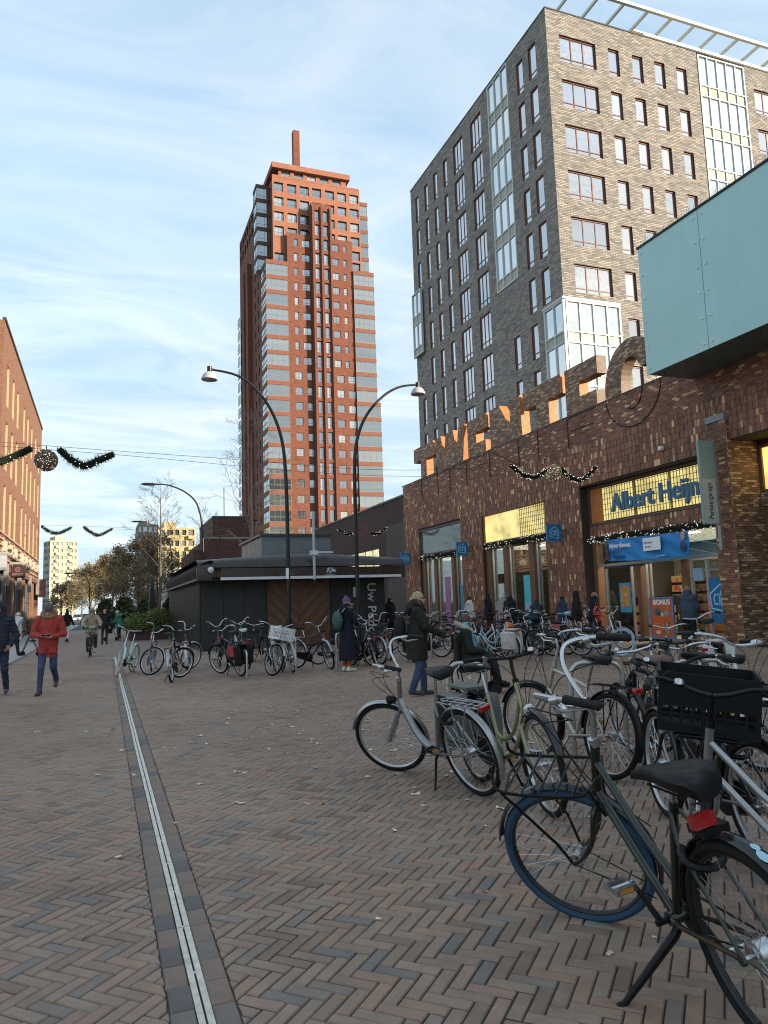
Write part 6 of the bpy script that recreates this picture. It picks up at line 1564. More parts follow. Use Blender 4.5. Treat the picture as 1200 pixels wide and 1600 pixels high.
def bike(label, x, y, head, lean=-6, steer=0, sc=1.0, style='loop', col=None, tyre=RUB, rim=ALUR, guard=None, bars='sweep', barm=CHR, dz=0, seat=0, saddle=LEATH, rack=True, rackm=None, light=True, hl=True, chaincase=True, frack=False, crate=None, basket=False, pan=None, susp=False, kick=True, crank=.7, detail=True, forkm=None, group='parked bicycles', pedm=BLKPL, loc=None, stickers=False, kax=False, postm=CHR, ltop=None, rtyre=None, syaw=0, crankm=None, rpitch=0, ssc=(1, 1, 1)):
    o = thing('bicycle', label, 'bicycle', (x, y, 0), 0, group); g = guard or col; dz = round(dz, 2)
    o.rotation_euler = (Matrix.Rotation(R(head), 4, 'Z') @ Matrix.Rotation(R(lean), 4, 'X')).to_euler(); o.scale = (sc, sc, sc)
    ST = Matrix.Translation(AX0) @ Matrix.Rotation(R(steer), 4, AXD) @ Matrix.Translation(-AX0)
    def add(name, key, fn, mats, par=o, mt=None, smooth=True): return inst(name, bmesh_(key, fn, smooth), par, mats, mt)
    add('frame', 'frame:' + style, f_frame(style), [col])
    fk = add('front_fork', 'front_fork:s' if susp else 'front_fork', f_susp if susp else f_fork, [forkm or col], o, ST)
    for nm, mt in (('front', ST @ Matrix.Translation((WB, 0, WR))), ('rear', Matrix.Translation((0, 0, WR)))):
        ang = Matrix.Rotation(rnd.uniform(0, 6.28), 4, 'Y')
        w_ = add('wheel', 'wheel', f_rim, [rim], o, mt @ ang); add('tyre', 'tyre', f_tyre, [rtyre or tyre if nm == 'rear' else tyre], w_); add('spokes', 'spokes', f_spokes, [SPK], w_); add('hub', 'hub:' + nm, (lambda b, q=nm: f_hub(b, q == 'rear')), [CHR], w_)
    if g is not False:
        add('mudguard', 'mudguard:f', f_guard_f, [g or BLK], o, ST); rg = add('mudguard', 'mudguard:r', f_guard_r, [g or BLK])
        if stickers:
            for a, r_, c in ((112, .03, 0), (118, .018, 1), (123, .016, 1), (128, .018, 1), (105, .022, 0), (134, .03, 0), (140, .014, 1)):
                q = MB(); ca, sa = math.cos(R(a)), math.sin(R(a)); cc = Vector((.3752 * ca, rnd.uniform(-.006, .006), WR + .3752 * sa)); u = Vector((-sa, 0, ca)); v = Vector((0, 1, 0)); n_ = 8
                q.add([cc + u * r_ * math.cos(t) * rnd.uniform(.8, 1.1) + v * r_ * .55 * math.sin(t) for t in (2 * math.pi * k / n_ for k in range(n_))], [tuple(range(n_))]); s_ = q.build('sticker', [M('sticker_blue', (.30, .52, .58), .5), M('sticker_white', (.6, .6, .58), .5)][c]); s_.parent = rg
    hb_ = add('handlebar', 'handlebar:%s%.2f' % (bars, dz), f_bars(bars, dz), [barm, barm], o, ST)
    for s in (-1, 1): add('grip', 'grip:%s%.2f%d' % (bars, dz, s), f_grip1(bars, dz, s), [GRIPM], hb_)
    if detail:
        for s in (-1, 1): add('brake_lever', 'brake_lever:%s%.2f%d' % (bars, dz, s), f_lever(bars, dz, s), [CHR], hb_)
        add('brake_cable', 'brake_cable:%.2f' % dz, f_cables(dz), [BLKPL], hb_)
        add('bell', 'bell', f_bell, [CHR], hb_, Matrix.Translation((0, 0, dz - .02)))
    sadl = Vector((.46, 0, .28)) + SD * (.745 + seat)
    post = bmesh_('seat_post:%.2f' % seat, lambda b: b.tube([Vector((.46, 0, .28)) + SD * .48, sadl - SD * .05], .0125, 8)); inst('seat_post', post, o, [postm])
    s_ = add('saddle', 'saddle', f_saddle, [saddle], o, Matrix.Translation(sadl) @ Matrix.Rotation(R(syaw), 4, 'Z') @ Matrix.Diagonal((*ssc, 1))); add('saddle_spring', 'saddle_spring', f_saddle_rails, [BLKPL], s_)
    cr_ = add('crank', 'crank:%.1f' % crank, f_crank(crank), [crankm or CHR]); 
    for s in (-1, 1): add('pedal', 'pedal:%.1f%d' % (crank, s), f_pedal(s, crank), [pedm, M('reflector_amber', (.55, .22, .02), .3)], cr_)
    add('chain_case', 'chain_case', f_chainguard, [BLKPL]) if chaincase else add('chain', 'chain', f_chain, [BLK])
    if kick: add('kickstand', 'kickstand:%s' % kax, f_kick_b if kax == 'b' else f_kick_axle if kax else f_kick, [BLK])
    if rack: add('rear_rack', 'rear_rack', f_rack, [rackm or BLK])
    if light: add('rear_light', 'rear_light', f_rlight, [REDL], o, Matrix.Translation((.015, 0, 0)) if rack else (ltop or Matrix.Translation((-.03, 0, -.10))))
    if hl: add('headlight', 'headlight', f_hlight, [BLKPL, CLEAR], o, ST)
    if detail: add('ring_lock', 'ring_lock', f_lock, [BLK])
    if frack: add('front_rack', 'front_rack', f_frack, [BLK], o, ST @ Matrix.Translation((WB, 0, WR)) @ Matrix.Rotation(R(rpitch), 4, 'Y') @ Matrix.Translation((-WB, 0, -WR)))
    if crate: add('crate', 'crate:%s' % (crate[1],), crate_fn(*crate[1]), [crate[0]], o, ST, False)
    if basket: add('basket', 'basket', f_basket, [BLK], o, ST)
    if pan:
        for s in (-1, 1): add('pannier', 'pannier:%d' % s, pannier_fn(s), [pan[0], pan[1], CLEAR], o, None, False)
        add('pannier_strap', 'pannier_strap', f_pan_top, [pan[0]], o, None, False)
    return o
DGREEN = paint('dark_green', (.013, .019, .010), .3, .2); SILV = paint('silver', (.36, .36, .355), .3, .7); GUN = paint('gunmetal', (.24, .245, .25), .3, .6); OLIVE = paint('pale_olive', (.24, .235, .12), .35, .3); CHAMP = paint('champagne', (.42, .39, .33), .35, .5)
MINT = paint('mint', (.42, .55, .52)); WHT = paint('white', (.50, .51, .50)); LBL = paint('light_blue', (.28, .42, .50)); PBLK = paint('black', (.008, .008, .008)); NAVY = paint('navy', (.02, .03, .06)); GREYPT = paint('grey', (.13, .135, .14)); REDPT = paint('red', (.30, .03, .03)); BORD = paint('bordeaux', (.09, .02, .025))
CRS = (1.0, 1.36, .22, .775, 1.03)
# foreground bicycles, nearest first
A_ = bike('dark green bicycle with thick blue front tyre and black front carrier, nearest the camera', 2.13, 2.03, 83, -10.8, 45, 1.05, 'twin', DGREEN, BLUET, BLKR, BLKG, 'high', CHR, .06, -.115, LEATH, False, None, False, False, False, True, None, False, None, False, True, -2.4, True, DGREEN, 'foreground bicycles', CHR, stickers=True, rtyre=RUB, syaw=28, kax='b', crankm=BLK, rpitch=-11, ssc=(1.02, 1.12, 1.35))
inst('reflector', MB().box(-.024, -.042, -.026, .01, .042, .018).mesh('reflector', [REDL]), A_, None, Matrix.Translation((.10, .035, .752)) @ Matrix.Rotation(R(8), 4, 'Y'))
inst('reflector_bracket', MB().box(-.002, -.05, -.06, .09, .05, -.031).mesh('reflector_bracket', [BLKPL]), A_, None, Matrix.Translation((.075, 0, .755)))
bike('silver low step bicycle carrying a big black plastic crate over its front wheel', 3.16, 2.24, 96, -12.5, -50, 1.04, 'twin', SILV, RUB, ALUR, BLK, 'sweep', BLK, .0, .0, LEATH, True, None, True, False, True, True, (BLKPL, (.93, 1.33, .24, .79, 1.09, 2)), False, None, False, True, .7, True, None, 'foreground bicycles', postm=BLK)
bike('silver grey bicycle with single curved tube and empty rear rack, in the middle', 2.85, 5.54, 100.9, -14.2, 34, 1.03, 'wave', GUN, RUB, ALUR, SILV, 'high', CHR, -.03, .02, LEATH, True, SILV, True, True, False, False, None, False, None, True, True, -.6, True, SILV, 'foreground bicycles')
bike('pale olive bicycle with wide black handlebar and grey side bags behind the steel hoop', 3.06, 5.95, -92, 3.3, -8, 1.05, 'loop', OLIVE, RUB, ALUR, PBLK, 'flat', BLK, .03, -.02, LEATH, True, None, True, True, True, False, None, False, (GREYP, CANV), False, True, .3, True, OLIVE, 'foreground bicycles')
bike('champagne bicycle with straight top tube and wide silver handlebar behind the green bicycle', 4.07, 5.49, 92.4, 5, 20, 1.04, 'diamond', CHAMP, RUB, ALUR, BLK, 'sweep', CHR, .10, .0, LEATH, True, BLK, True, False, False, False, None, False, None, True, False, 2.2, True, SILV, 'foreground bicycles')
bike('bicycle at the right edge whose spoked black wheel shows behind the silver tubes', 3.50, 3.30, 78, -4, -10, 1.05, 'twin', PBLK, RUB, ALUR, PBLK, 'sweep', BLK, 0, 0, LEATH, False, None, True, True, True, False, None, False, None, False, True, 1.2, True, None, 'foreground bicycles')
bike('black bicycle with a brown leather saddle behind the black crate', 4.55, 5.20, 70, -3, 12, 1.0, 'diamond', PBLK, RUB, ALUR, PBLK, 'flat', CHR, 0, .03, BROWNS, True, CHR, True, True, False, False, None, False, None, False, True, .5, True, None, 'foreground bicycles')
bike('black bicycle with small round headlamp facing the camera left of the door board', 5.95, 7.25, -98, 3, 8, 1.0, 'loop', PBLK, RUB, ALUR, PBLK, 'sweep', BLK, 0, .0, LEATH, True, None, True, True, True, False, None, False, None, False, True, 1.5, True, None, 'foreground bicycles')
bike('white bicycle with thick white stem and cables facing the camera at the right edge', 4.95, 5.55, -105, -4, 14, 1.04, 'twin', WHT, RUB, ALUR, WHT, 'sweep', WHT, .06, .0, LEATH, True, None, True, True, True, False, None, False, None, False, True, .9, True, WHT, 'foreground bicycles')
bike('dark bicycle with spoked wheel behind the white one at the right edge', 5.35, 5.1, 95, -3, -12, 1.0, 'diamond', NAVY, RUB, ALUR, BLK, 'sweep', CHR, 0, 0, LEATH, True, None, True, True, True, False, None, False, None, False, True, 1.9, True, None, 'foreground bicycles')
bike('grey bicycle with looped black rear frame leaning towards the brick pier', 9.2, 9.4, 60, -6, 10, 1.05, 'diamond', GREYPT, RUB, ALUR, BLK, 'sweep', CHR, .05, .1, LEATH, True, None, True, True, True, False, None, False, (PALEP, PALEP), False, True, .2, False)
bike('black bicycle near the blue window poster, second from the right edge', 8.3, 8.9, 75, -5, -14, 1.0, 'loop', PBLK, RUB, ALUR, PBLK, 'sweep', CHR, 0, 0, LEATH, True, None, True, True, True, False, None, False, None, False, True, .2, False)
# four bicycles left of the kiosk
bike('mint bicycle standing over the drain, leftmost of all parked bicycles', .70, 20.72, -110.4, -9, 26, 1.03, 'twin', MINT, CREAMT, ALUR, False, 'sweep', CHR, .05, .05, LEATH, False, None, False, False, True, False, None, False, None, False, True, .7, False)
bike('grey bicycle right of the mint one, its wide front wheel turned to the viewer', 1.18, 20.6, -98.7, -5, 58, 1.02, 'loop', GREYPT, RUB, ALUR, SILV, 'high', CHR, 0, 0, LEATH, True, None, True, True, True, False, None, False, None, True, True, 1.7, False)
bike('black bicycle seen from behind with red rear light, between two grey bicycles', 1.40, 17.0, 77, -5, -48, 1.03, 'diamond', PBLK, RUB, ALUR, SILV, 'sweep', CHR, .05, .06, LEATH, True, SILV, True, True, True, False, None, False, None, False, True, .4, False)
bike('grey bicycle seen from behind nearest to the kiosk corner', 1.98, 19.35, 83, -5, -50, 1.03, 'loop', GREYPT, RUB, ALUR, WHT, 'high', CHR, .0, .03, LEATH, True, SILV, True, True, True, False, None, False, None, False, True, .4, False)
# cluster before the kiosk doors
bike('black bicycle with wide flat handlebar and basket, leftmost before the kiosk', 2.95, 20.6, 83, -3, 10, 1.05, 'loop', PBLK, RUB, ALUR, PBLK, 'high', CHR, 0, .0, LEATH, True, None, True, True, True, False, None, True, None, False, True, .6, False)
bike('black bicycle with red and black pannier bags seen from behind', 2.98, 17.45, 105, -7, 16, 1.03, 'diamond', PBLK, RUB, ALUR, BLK, 'sweep', CHR, 0, .02, LEATH, True, None, True, True, True, False, None, False, (CANV, REDP), False, True, .3, False)
bike('white bicycle with a white plastic crate on its front carrier', 3.92, 18.2, -106, 1, 42, 1.04, 'loop', WHT, RUB, ALUR, False, 'sweep', CHR, .05, .0, LEATH, True, None, False, False, True, True, (WHITEPL, (.98, 1.38, .2, .79, 1.07, True)), False, None, False, True, .7, False)
bike('silver bicycle seen from behind right of the white crate', 4.24, 17.60, 90, -6, 0, 1.0, 'twin', SILV, RUB, ALUR, WHT, 'sweep', CHR, 0, 0, LEATH, True, SILV, True, True, True, False, None, False, None, False, True, .4, False)
bike('black bicycle before the right kiosk door, front wheel turned towards the camera', 4.62, 18.75, -58, 3, -30, 1.03, 'diamond', PBLK, RUB, ALUR, SILV, 'high', CHR, 0, .02, LEATH, True, SILV, True, True, True, False, None, False, None, True, True, .9, False)
bike('bicycle with white saddle between red panniers and white crate', 3.45, 19.3, 98, -4, 10, 1.02, 'twin', WHT, RUB, ALUR, BLK, 'sweep', CHR, .06, .02, M('saddle_white', (.5, .52, .5), .5), True, None, True, True, True, False, None, False, None, False, True, .4, False)
bike('dark bicycle close to the kiosk wall behind the crate', 3.6, 21.2, 75, -3, 20, 1.02, 'loop', NAVY, RUB, ALUR, BLK, 'high', CHR, .04, 0, LEATH, True, None, True, True, True, False, None, False, None, False, True, .4, False)
bike('black bicycle close to the kiosk door behind the white crate', 4.35, 21.4, 100, -3, -20, 1.02, 'loop', PBLK, RUB, ALUR, BLK, 'sweep', CHR, .0, 0, LEATH, True, None, True, True, True, False, None, True, None, False, True, .4, False)
# cluster right of the woman in the long coat
bike('black bicycle with red pannier and yellow strap beside the long coat', 6.00, 18.5, -75, 3, -40, 1.0, 'loop', PBLK, RUB, ALUR, BLK, 'high', CHR, .05, 0, LEATH, True, None, True, True, True, False, None, False, (CANV, REDP), False, True, .4, False)
inst('strap', MB().box(-.2, -.1, .77, 0, .1, .80).mesh('strap', [M('strap_yellow', (.55, .6, .03), .6)]), bpy.data.objects[-1] if False else [q for q in bpy.data.objects if q.name.startswith('bicycle')][-1])
bike('black bicycle with silver handlebar second right of the long coat', 6.35, 18.0, 100, -5, 20, 1.0, 'twin', PBLK, RUB, ALUR, BLK, 'sweep', CHR, .05, 0, LEATH, True, None, True, True, True, False, None, False, None, False, True, .9, False)
bike('bicycle with high chrome bars third right of the long coat', 6.75, 18.3, 95, -5, -20, 1.0, 'loop', GREYPT, RUB, ALUR, SILV, 'high', CHR, .10, 0, LEATH, True, None, True, True, True, False, None, False, None, False, True, 1.3, False)
bike('black cargo style bicycle with front carrier under the vertical kiosk lettering', 7.3, 19.2, 84, -4, 20, 1.02, 'twin', PBLK, RUB, ALUR, BLK, 'high', CHR, .05, 0, LEATH, True, None, True, True, True, True, None, False, None, False, True, .4, False)
bike('small wheeled dark bicycle behind the long coat', 5.35, 19.4, 10, -3, 10, .82, 'diamond', NAVY, RUB, ALUR, BLK, 'flat', BLK, .1, .1, LEATH, True, None, True, False, True, False, None, False, None, False, True, .4, False)
bike('black bicycle standing just left of the woman in the dark parka', 7.6, 18.2, 60, -4, 14, 1.02, 'loop', PBLK, RUB, ALUR, BLK, 'sweep', BLK, .05, 0, LEATH, True, None, True, True, True, False, None, False, (CANV, CANV), False, True, .9, False)
# the crowded rows before the shop
ORD = ('first', 'second', 'third', 'fourth', 'fifth', 'sixth', 'seventh', 'eighth', 'ninth', 'tenth', 'eleventh', 'twelfth', 'thirteenth', 'fourteenth')
rb_ = random.Random(31)
front = [(9.9, 17.2, 118, LBL, 'loop', RUB, WHT, (PALEP, PALEP), 'light blue bicycle with pale double bags'), (8.9, 19.3, 124, PBLK, 'loop', RUB, PBLK, None, 'black bicycle with long chain case'), (9.5, 19.0, -52, WHT, 'twin', RUB, WHT, None, 'white step through bicycle'), (10.3, 18.6, -58, PBLK, 'diamond', RUB, PBLK, None, 'black bicycle with straight tube'),
         (10.9, 18.5, -64, PBLK, 'loop', RUB, SILV, None, 'black bicycle with silver mudguards'), (11.4, 18.0, -60, GREYPT, 'diamond', RUB, PBLK, None, 'grey bicycle with straight tube'), (11.9, 17.6, -66, NAVY, 'loop', RUB, PBLK, None, 'navy bicycle'), (12.2, 17.2, -70, WHT, 'twin', LBLUET, WHT, None, 'white bicycle with light blue tyres'), (10.5, 19.9, 120, SILV, 'twin', RUB, BLK, None, 'silver bicycle turned away'), (11.6, 19.2, 118, PBLK, 'loop', RUB, BLK, (CANV, CANV), 'black bicycle with black bags turned away')]
for i, (x, y, hd, c, stl, ty, gd, pn, lab) in enumerate(front):
    bike(lab + ', %s in the front row before the shop windows' % ORD[i], x, y, hd + rb_.uniform(-5, 5), rb_.choice((-6, -5, 4)), rb_.uniform(-25, 25), 1.03, stl, c, ty, ALUR, gd, rb_.choice(('sweep', 'high')), rb_.choice((CHR, CHR, BLK)), .04, 0, LEATH, True, None, True, True, True, False, None, False, pn, False, True, rb_.uniform(0, 3), False)
mid = [(9.6, 22.4, 'dark'), (10.4, 22.0, 'white'), (11.2, 21.4, 'black'), (12.0, 21.2, 'grey'), (12.7, 20.4, 'black'), (13.2, 19.8, 'silver'), (13.6, 19.0, 'black'), (10.0, 24.6, 'white'), (10.9, 24.4, 'black'), (11.8, 24.0, 'bordeaux'), (12.7, 23.5, 'black'), (13.5, 22.8, 'grey'), (14.1, 21.8, 'black'), (12.5, 26.2, 'black')]
CC = {'dark': NAVY, 'white': WHT, 'black': PBLK, 'grey': GREYPT, 'silver': SILV, 'bordeaux': BORD}
for i, (x, y, c) in enumerate(mid):
    bike('%s bicycle, %s from the left in the back rows before the shop' % (c, ORD[i]), x, y, rb_.choice((-55, 125, 120, -60)) + rb_.uniform(-10, 10), rb_.choice((-6, -4, 4)), rb_.uniform(-25, 25), 1.02, rb_.choice(('loop', 'twin', 'diamond')), CC[c], RUB, ALUR, rb_.choice((BLK, SILV, WHT)), rb_.choice(('sweep', 'high')), CHR, .04, 0, LEATH, True, None, True, True, True, False, None, i % 5 == 1, (CANV, REDP) if i == 5 else None, False, True, rb_.uniform(0, 3), False)
o = thing('handbag', 'orange round bag hanging among the crowded bicycles', 'bag', (11.2, 19.5, .55)); MB().sphere((0, 0, .17), (.17, .12, .17), 12, 8).build('bag_body', M('orange_bag', (.6, .16, .04), .6), o, True)
o = thing('glove', 'light blue glove cover on a handlebar in the crowded row', 'glove', (11.75, 17.3, 1.12)); MB().sphere((0, 0, 0), (.11, .07, .05), 10, 6).build('cover', M('cyan_cloth', (.2, .5, .62), .8), o, True)
# ------------------------------------------------------------------ people
def surface_nets(f, lo, hi, h):
    lo = np.array(lo, float); n = np.ceil((np.array(hi) - lo) / h).astype(int) + 1
    ax = [lo[i] + h * np.arange(n[i]) for i in range(3)]
    X, Y, Z = np.meshgrid(*ax, indexing='ij'); P = np.stack([X, Y, Z], -1).reshape(-1, 3).astype(np.float32)
    v = f(P).reshape(n); s = v < 0
    corners = [(i, j, k) for i in (0, 1) for j in (0, 1) for k in (0, 1)]
    m = n - 1; cnt = np.zeros(m, np.int8)
    for c in corners: cnt += s[c[0]:c[0] + m[0], c[1]:c[1] + m[1], c[2]:c[2] + m[2]]
    act = (cnt > 0) & (cnt < 8); idx = -np.ones(m, int); na = int(act.sum()); idx[act] = np.arange(na); cells = np.argwhere(act)
    acc = np.zeros((na, 3)); num = np.zeros(na)
    for a in corners:
        for d in range(3):
            if a[d]: continue
            b = list(a); b[d] = 1
            va = v[cells[:, 0] + a[0], cells[:, 1] + a[1], cells[:, 2] + a[2]]; vb = v[cells[:, 0] + b[0], cells[:, 1] + b[1], cells[:, 2] + b[2]]
            cr_ = (va < 0) != (vb < 0); t = np.where(cr_, va / np.where(va == vb, 1, va - vb), 0)
            p = np.array(a, float)[None] + t[:, None] * np.eye(3)[d][None]; acc += np.where(cr_[:, None], p, 0); num += cr_
    verts = lo + h * (cells + acc / np.maximum(num, 1)[:, None]); faces = []
    for d in range(3):
        e, g = [(1, 2), (2, 0), (0, 1)][d]
        sa = s.take(range(n[d] - 1), d); sb = s.take(range(1, n[d]), d); E_ = np.argwhere(sa != sb)
        ok = (E_[:, e] > 0) & (E_[:, g] > 0) & (E_[:, e] < m[e]) & (E_[:, g] < m[g]) & (E_[:, d] < m[d]); E_ = E_[ok]
        q = []
        for (i, j) in ((-1, -1), (0, -1), (0, 0), (-1, 0)):
            c = E_.copy(); c[:, e] += i; c[:, g] += j; q.append(idx[c[:, 0], c[:, 1], c[:, 2]])
        q = np.stack(q, 1); flip = ~sa[E_[:, 0], E_[:, 1], E_[:, 2]]; q[flip] = q[flip][:, ::-1]; faces.append(q)
    return verts, np.concatenate(faces)
def sd_cap(P, a, b, ra, rb, sq=None):
    a = np.array(a, np.float32); b = np.array(b, np.float32); d = b - a; t = np.clip(((P - a) @ d) / max(1e-9, float(d @ d)), 0, 1)
    q = P - a - t[:, None] * d
    if sq is not None: q = q * np.array(sq, np.float32)
    return np.sqrt((q ** 2).sum(1)) - (ra + (rb - ra) * t)
def sd_ell(P, c, r):
    q = P - np.array(c, np.float32); r = np.array(r, np.float32); k0 = np.sqrt(((q / r) ** 2).sum(1)); k1 = np.sqrt(((q / r ** 2) ** 2).sum(1)); return k0 * (k0 - 1) / np.maximum(k1, 1e-6)
def smin(a, b, k): h = np.clip(.5 + .5 * (b - a) / k, 0, 1); return b + (a - b) * h - k * h * (1 - h)
def wrinkle(P, amp, sc, seed):
    r = np.random.RandomState(seed); v = 0
    for k in range(5):
        w = r.normal(size=3) * sc * (1 + k * .8); w[2] *= 1.2; v = v + np.sin(P @ w.astype(np.float32) + r.uniform(0, 6.28)) / (1 + k * .4)
    return v * amp
def nets_obj(name, f, lo, hi, h, mats, parent, matidx=None):
    v, q = surface_nets(f, lo, hi, h); me = bpy.data.meshes.new(name); me.from_pydata(v.tolist(), [], q.tolist())
    for mt in mats: me.materials.append(mt)
    if matidx is not None: me.polygons.foreach_set('material_index', matidx(v[q].mean(1)).astype(np.int32))
    me.shade_smooth(); return inst(name, me, parent)
SKIN = [M('skin_light', (.50, .30, .22), .5, 0, .06, 20), M('skin_mid', (.36, .20, .13), .5, 0, .06, 20), M('skin_dark', (.12, .065, .04), .5, 0, .06, 20)]
DENIM = M('denim', (.030, .055, .105), .85, 0, .35, 7, .002, 60); DARKDENIM = M('denim_dark', (.022, .034, .060), .85, 0, .35, 7, .002, 60)
def cloth(name, c, var=.16, b=.003): return M('cloth_' + name, c, .85, 0, var, 8, b, 45)
def pts_(J, *n): return [np.array(J[k], float) for k in n]
def person(label, x, y, head, J=None, H=1.75, top=None, toplen=.72, puff=0, sleeve=None, trousers=None, shoes=None, hair=None, hairlen=0, hat=None, hood=None, skin=0, fem=False, h=.014, scarf=None, collar=True, bulk=1.0, wide=0.0, group=None, skirt=0, glasses=False, gloves=None, hatpeak=False, beard=False, furhood=None, bun=False, tail=False, z=0.0, seed=1):
    """faces local +Y; left is -X. J overrides joints given for H = 1.75"""
    S = H / 1.75
    D = dict(pel=(0, 0, .95), che=(0, .0, 1.30), nek=(0, .0, 1.48), hed=(0, .03, 1.625), sl=(-.185, 0, 1.42), sr=(.185, 0, 1.42), el=(-.24, -.04, 1.13), er=(.24, -.04, 1.13), wl=(-.25, .08, .88), wr=(.25, .08, .88),
             hl=(-.09, 0, .90), hr=(.09, 0, .90), kl=(-.10, .03, .50), kr=(.10, .03, .50), al=(-.10, -.02, .09), ar=(.10, -.02, .09), fl=(-.12, .14, .03), fr=(.12, .14, .03), face=(0, 1, 0), handl=None, handr=None)
    D.update(J or {})
    for k in D:
        if D[k] is not None and k != 'face' and not k.startswith('hand'): D[k] = tuple(np.array(D[k]) * S)
    o = thing('person', label, 'person', (x, y, z), 0, group); o.rotation_euler = (0, 0, R(head))
    w = (.93 if fem else 1.0) * S; b_ = bulk * S
    fc = np.array(D['face'], float); fc /= np.linalg.norm(fc); hd = np.array(D['hed']); upv = hd - np.array(D['nek']); upv /= np.linalg.norm(upv)
    fc = fc - upv * (fc @ upv) * .0; lat_ = np.cross(fc, [0, 0, 1]); lat_ /= np.linalg.norm(lat_); fu = np.cross(lat_, fc)
    HR = np.stack([lat_, fc, fu]).astype(np.float32)          # head frame: right, front, up
    def headP(P): return (P - hd.astype(np.float32)) @ HR.T / S
    def headsd(P):
        q = headP(P); d = sd_ell(q, (0, -.012, .02), (.074, .094, .098)); d = smin(d, sd_ell(q, (0, .030, -.045), (.056, .062, .070)), .03)
        d = smin(d, sd_cap(q, (0, .084, .012), (0, .106, -.030), .010, .015), .012)            # nose
        d = smin(d, sd_ell(q, (0, .066, -.088), (.03, .026, .018)), .02)                      # chin
        d = smin(d, sd_ell(q, (0, .084, -.060), (.024, .012, .008)), .008)                    # lips
        for s in (-1, 1):
            d = smin(d, sd_ell(q, (s * .076, -.010, -.012), (.010, .020, .032)), .008)
            d = np.maximum(d, -sd_ell(q, (s * .032, .096, .010), (.018, .014, .011)) ) if h < .012 else d
            d = smin(d, sd_ell(q, (s * .034, .072, .034), (.026, .016, .008)), .012)
        return d * S
    A = {k: np.array(D[k]) for k in D if D[k] is not None and not k.startswith('hand')}
    fore = {}
    def handsd(P, s):
        k = 'l' if s < 0 else 'r'; wr = A['w' + k]; el = A['e' + k]; spec = D['hand' + k]
        d0 = np.array(spec[0], float) if spec else wr - el; d0 /= np.linalg.norm(d0); n0 = np.array(spec[1], float) if spec else np.array([s * -1.0, 0, 0.1]); n0 = n0 - d0 * (n0 @ d0); n0 /= np.linalg.norm(n0); l0 = np.cross(d0, n0); curl = spec[2] if spec else .55
        if l0 @ np.array([0, 1., 0]) < 0 and not spec: l0 = -l0
        pc = wr + d0 * .045 * S; q = P; d = sd_cap(q, wr - d0 * .01 * S, wr + d0 * .075 * S, .024 * S, .030 * S)
        d = smin(d, sd_cap(q, wr + d0 * .05 * S - l0 * .02 * S, wr + d0 * .05 * S + l0 * .02 * S, .018 * S, .018 * S), .015)
        for i, (off, L_) in enumerate(((.030, .062), (.011, .070), (-.009, .066), (-.027, .052))):
            p = wr + d0 * .082 * S + l0 * off * S; dirn = d0.copy(); 
            for j, fr_ in enumerate((.46, .32, .24)):
                dirn = dirn * math.cos(curl * (.5 + .3 * j)) + n0 * math.sin(curl * (.5 + .3 * j)); dirn /= np.linalg.norm(dirn); p2 = p + dirn * L_ * fr_ * S * 1.05
                d = np.minimum(d, sd_cap(q, p, p2, (.0092 - .0008 * j) * S, (.0086 - .001 * j) * S)); p = p2
        p = wr + d0 * .02 * S + l0 * .024 * S; p2 = p + (d0 * .6 + l0 * .7 + n0 * .35) * .042 * S; d = smin(d, sd_cap(q, p, p2, .013 * S, .0105 * S), .01); d = np.minimum(d, sd_cap(q, p2, p2 + (d0 * .9 + n0 * .35 + l0 * .1) * .034 * S, .0105 * S, .008 * S)); return d
    def bodysd(P):
        d = headsd(P); d = smin(d, sd_cap(P, A['nek'] - np.array([0, 0, .06]) * S, hd - np.array([0, .015, .05]) * S, .056 * w, .052 * w), .03)
        d = smin(d, sd_cap(P, A['pel'], A['che'], .085 * w, .10 * w), .05); d = smin(d, sd_cap(P, A['sl'], A['sr'], .05 * w, .05 * w), .05)
        for k in 'lr':
            d = smin(d, sd_cap(P, A['s' + k], A['e' + k], .036 * S, .030 * S), .03); d = smin(d, sd_cap(P, A['e' + k], A['w' + k], .030 * S, .021 * S), .02)
            d = smin(d, sd_cap(P, A['h' + k], A['k' + k], .06 * S, .042 * S), .04); d = smin(d, sd_cap(P, A['k' + k], A['a' + k], .040 * S, .028 * S), .03); d = smin(d, sd_cap(P, A['a' + k], A['f' + k], .028 * S, .022 * S), .02)
        return d
    allp = np.array([A[k] for k in ('pel', 'che', 'hed', 'sl', 'sr', 'el', 'er', 'wl', 'wr', 'hl', 'hr', 'kl', 'kr', 'al', 'ar', 'fl', 'fr')]); lo, hi = allp.min(0), allp.max(0)
    # body: coarse trunk, fine head and hands, one mesh
    vv, ff = [], []; nb = 0
    def hull(f, a, b, hh):
        nonlocal nb
        v, q = surface_nets(f, a, b, hh); vv.append(v); ff.append(q + nb); nb += len(v)
    zcut = A['nek'][2] - .02 * S
    hull(lambda P: np.maximum(bodysd(P), -(zcut + .0 - P[:, 2]) * -1 - .0), lo - .12, np.array([hi[0] + .12, hi[1] + .12, zcut + .03]), max(h, .016))
    hull(lambda P: np.maximum(smin(headsd(P), sd_cap(P, A['nek'] - np.array([0, 0, .08]) * S, hd - np.array([0, .015, .05]) * S, .056 * w, .052 * w), .03), (zcut - .03) - P[:, 2]), hd - .19 * S, hd + .16 * S, min(h, .009))
    gl_mats = [SKIN[skin]]
    for s, k in ((-1, 'l'), (1, 'r')):
        if gloves is not None: continue
        hull(lambda P, s=s: handsd(P, s), A['w' + k] - .19 * S, A['w' + k] + .19 * S, min(h * .6, .007))
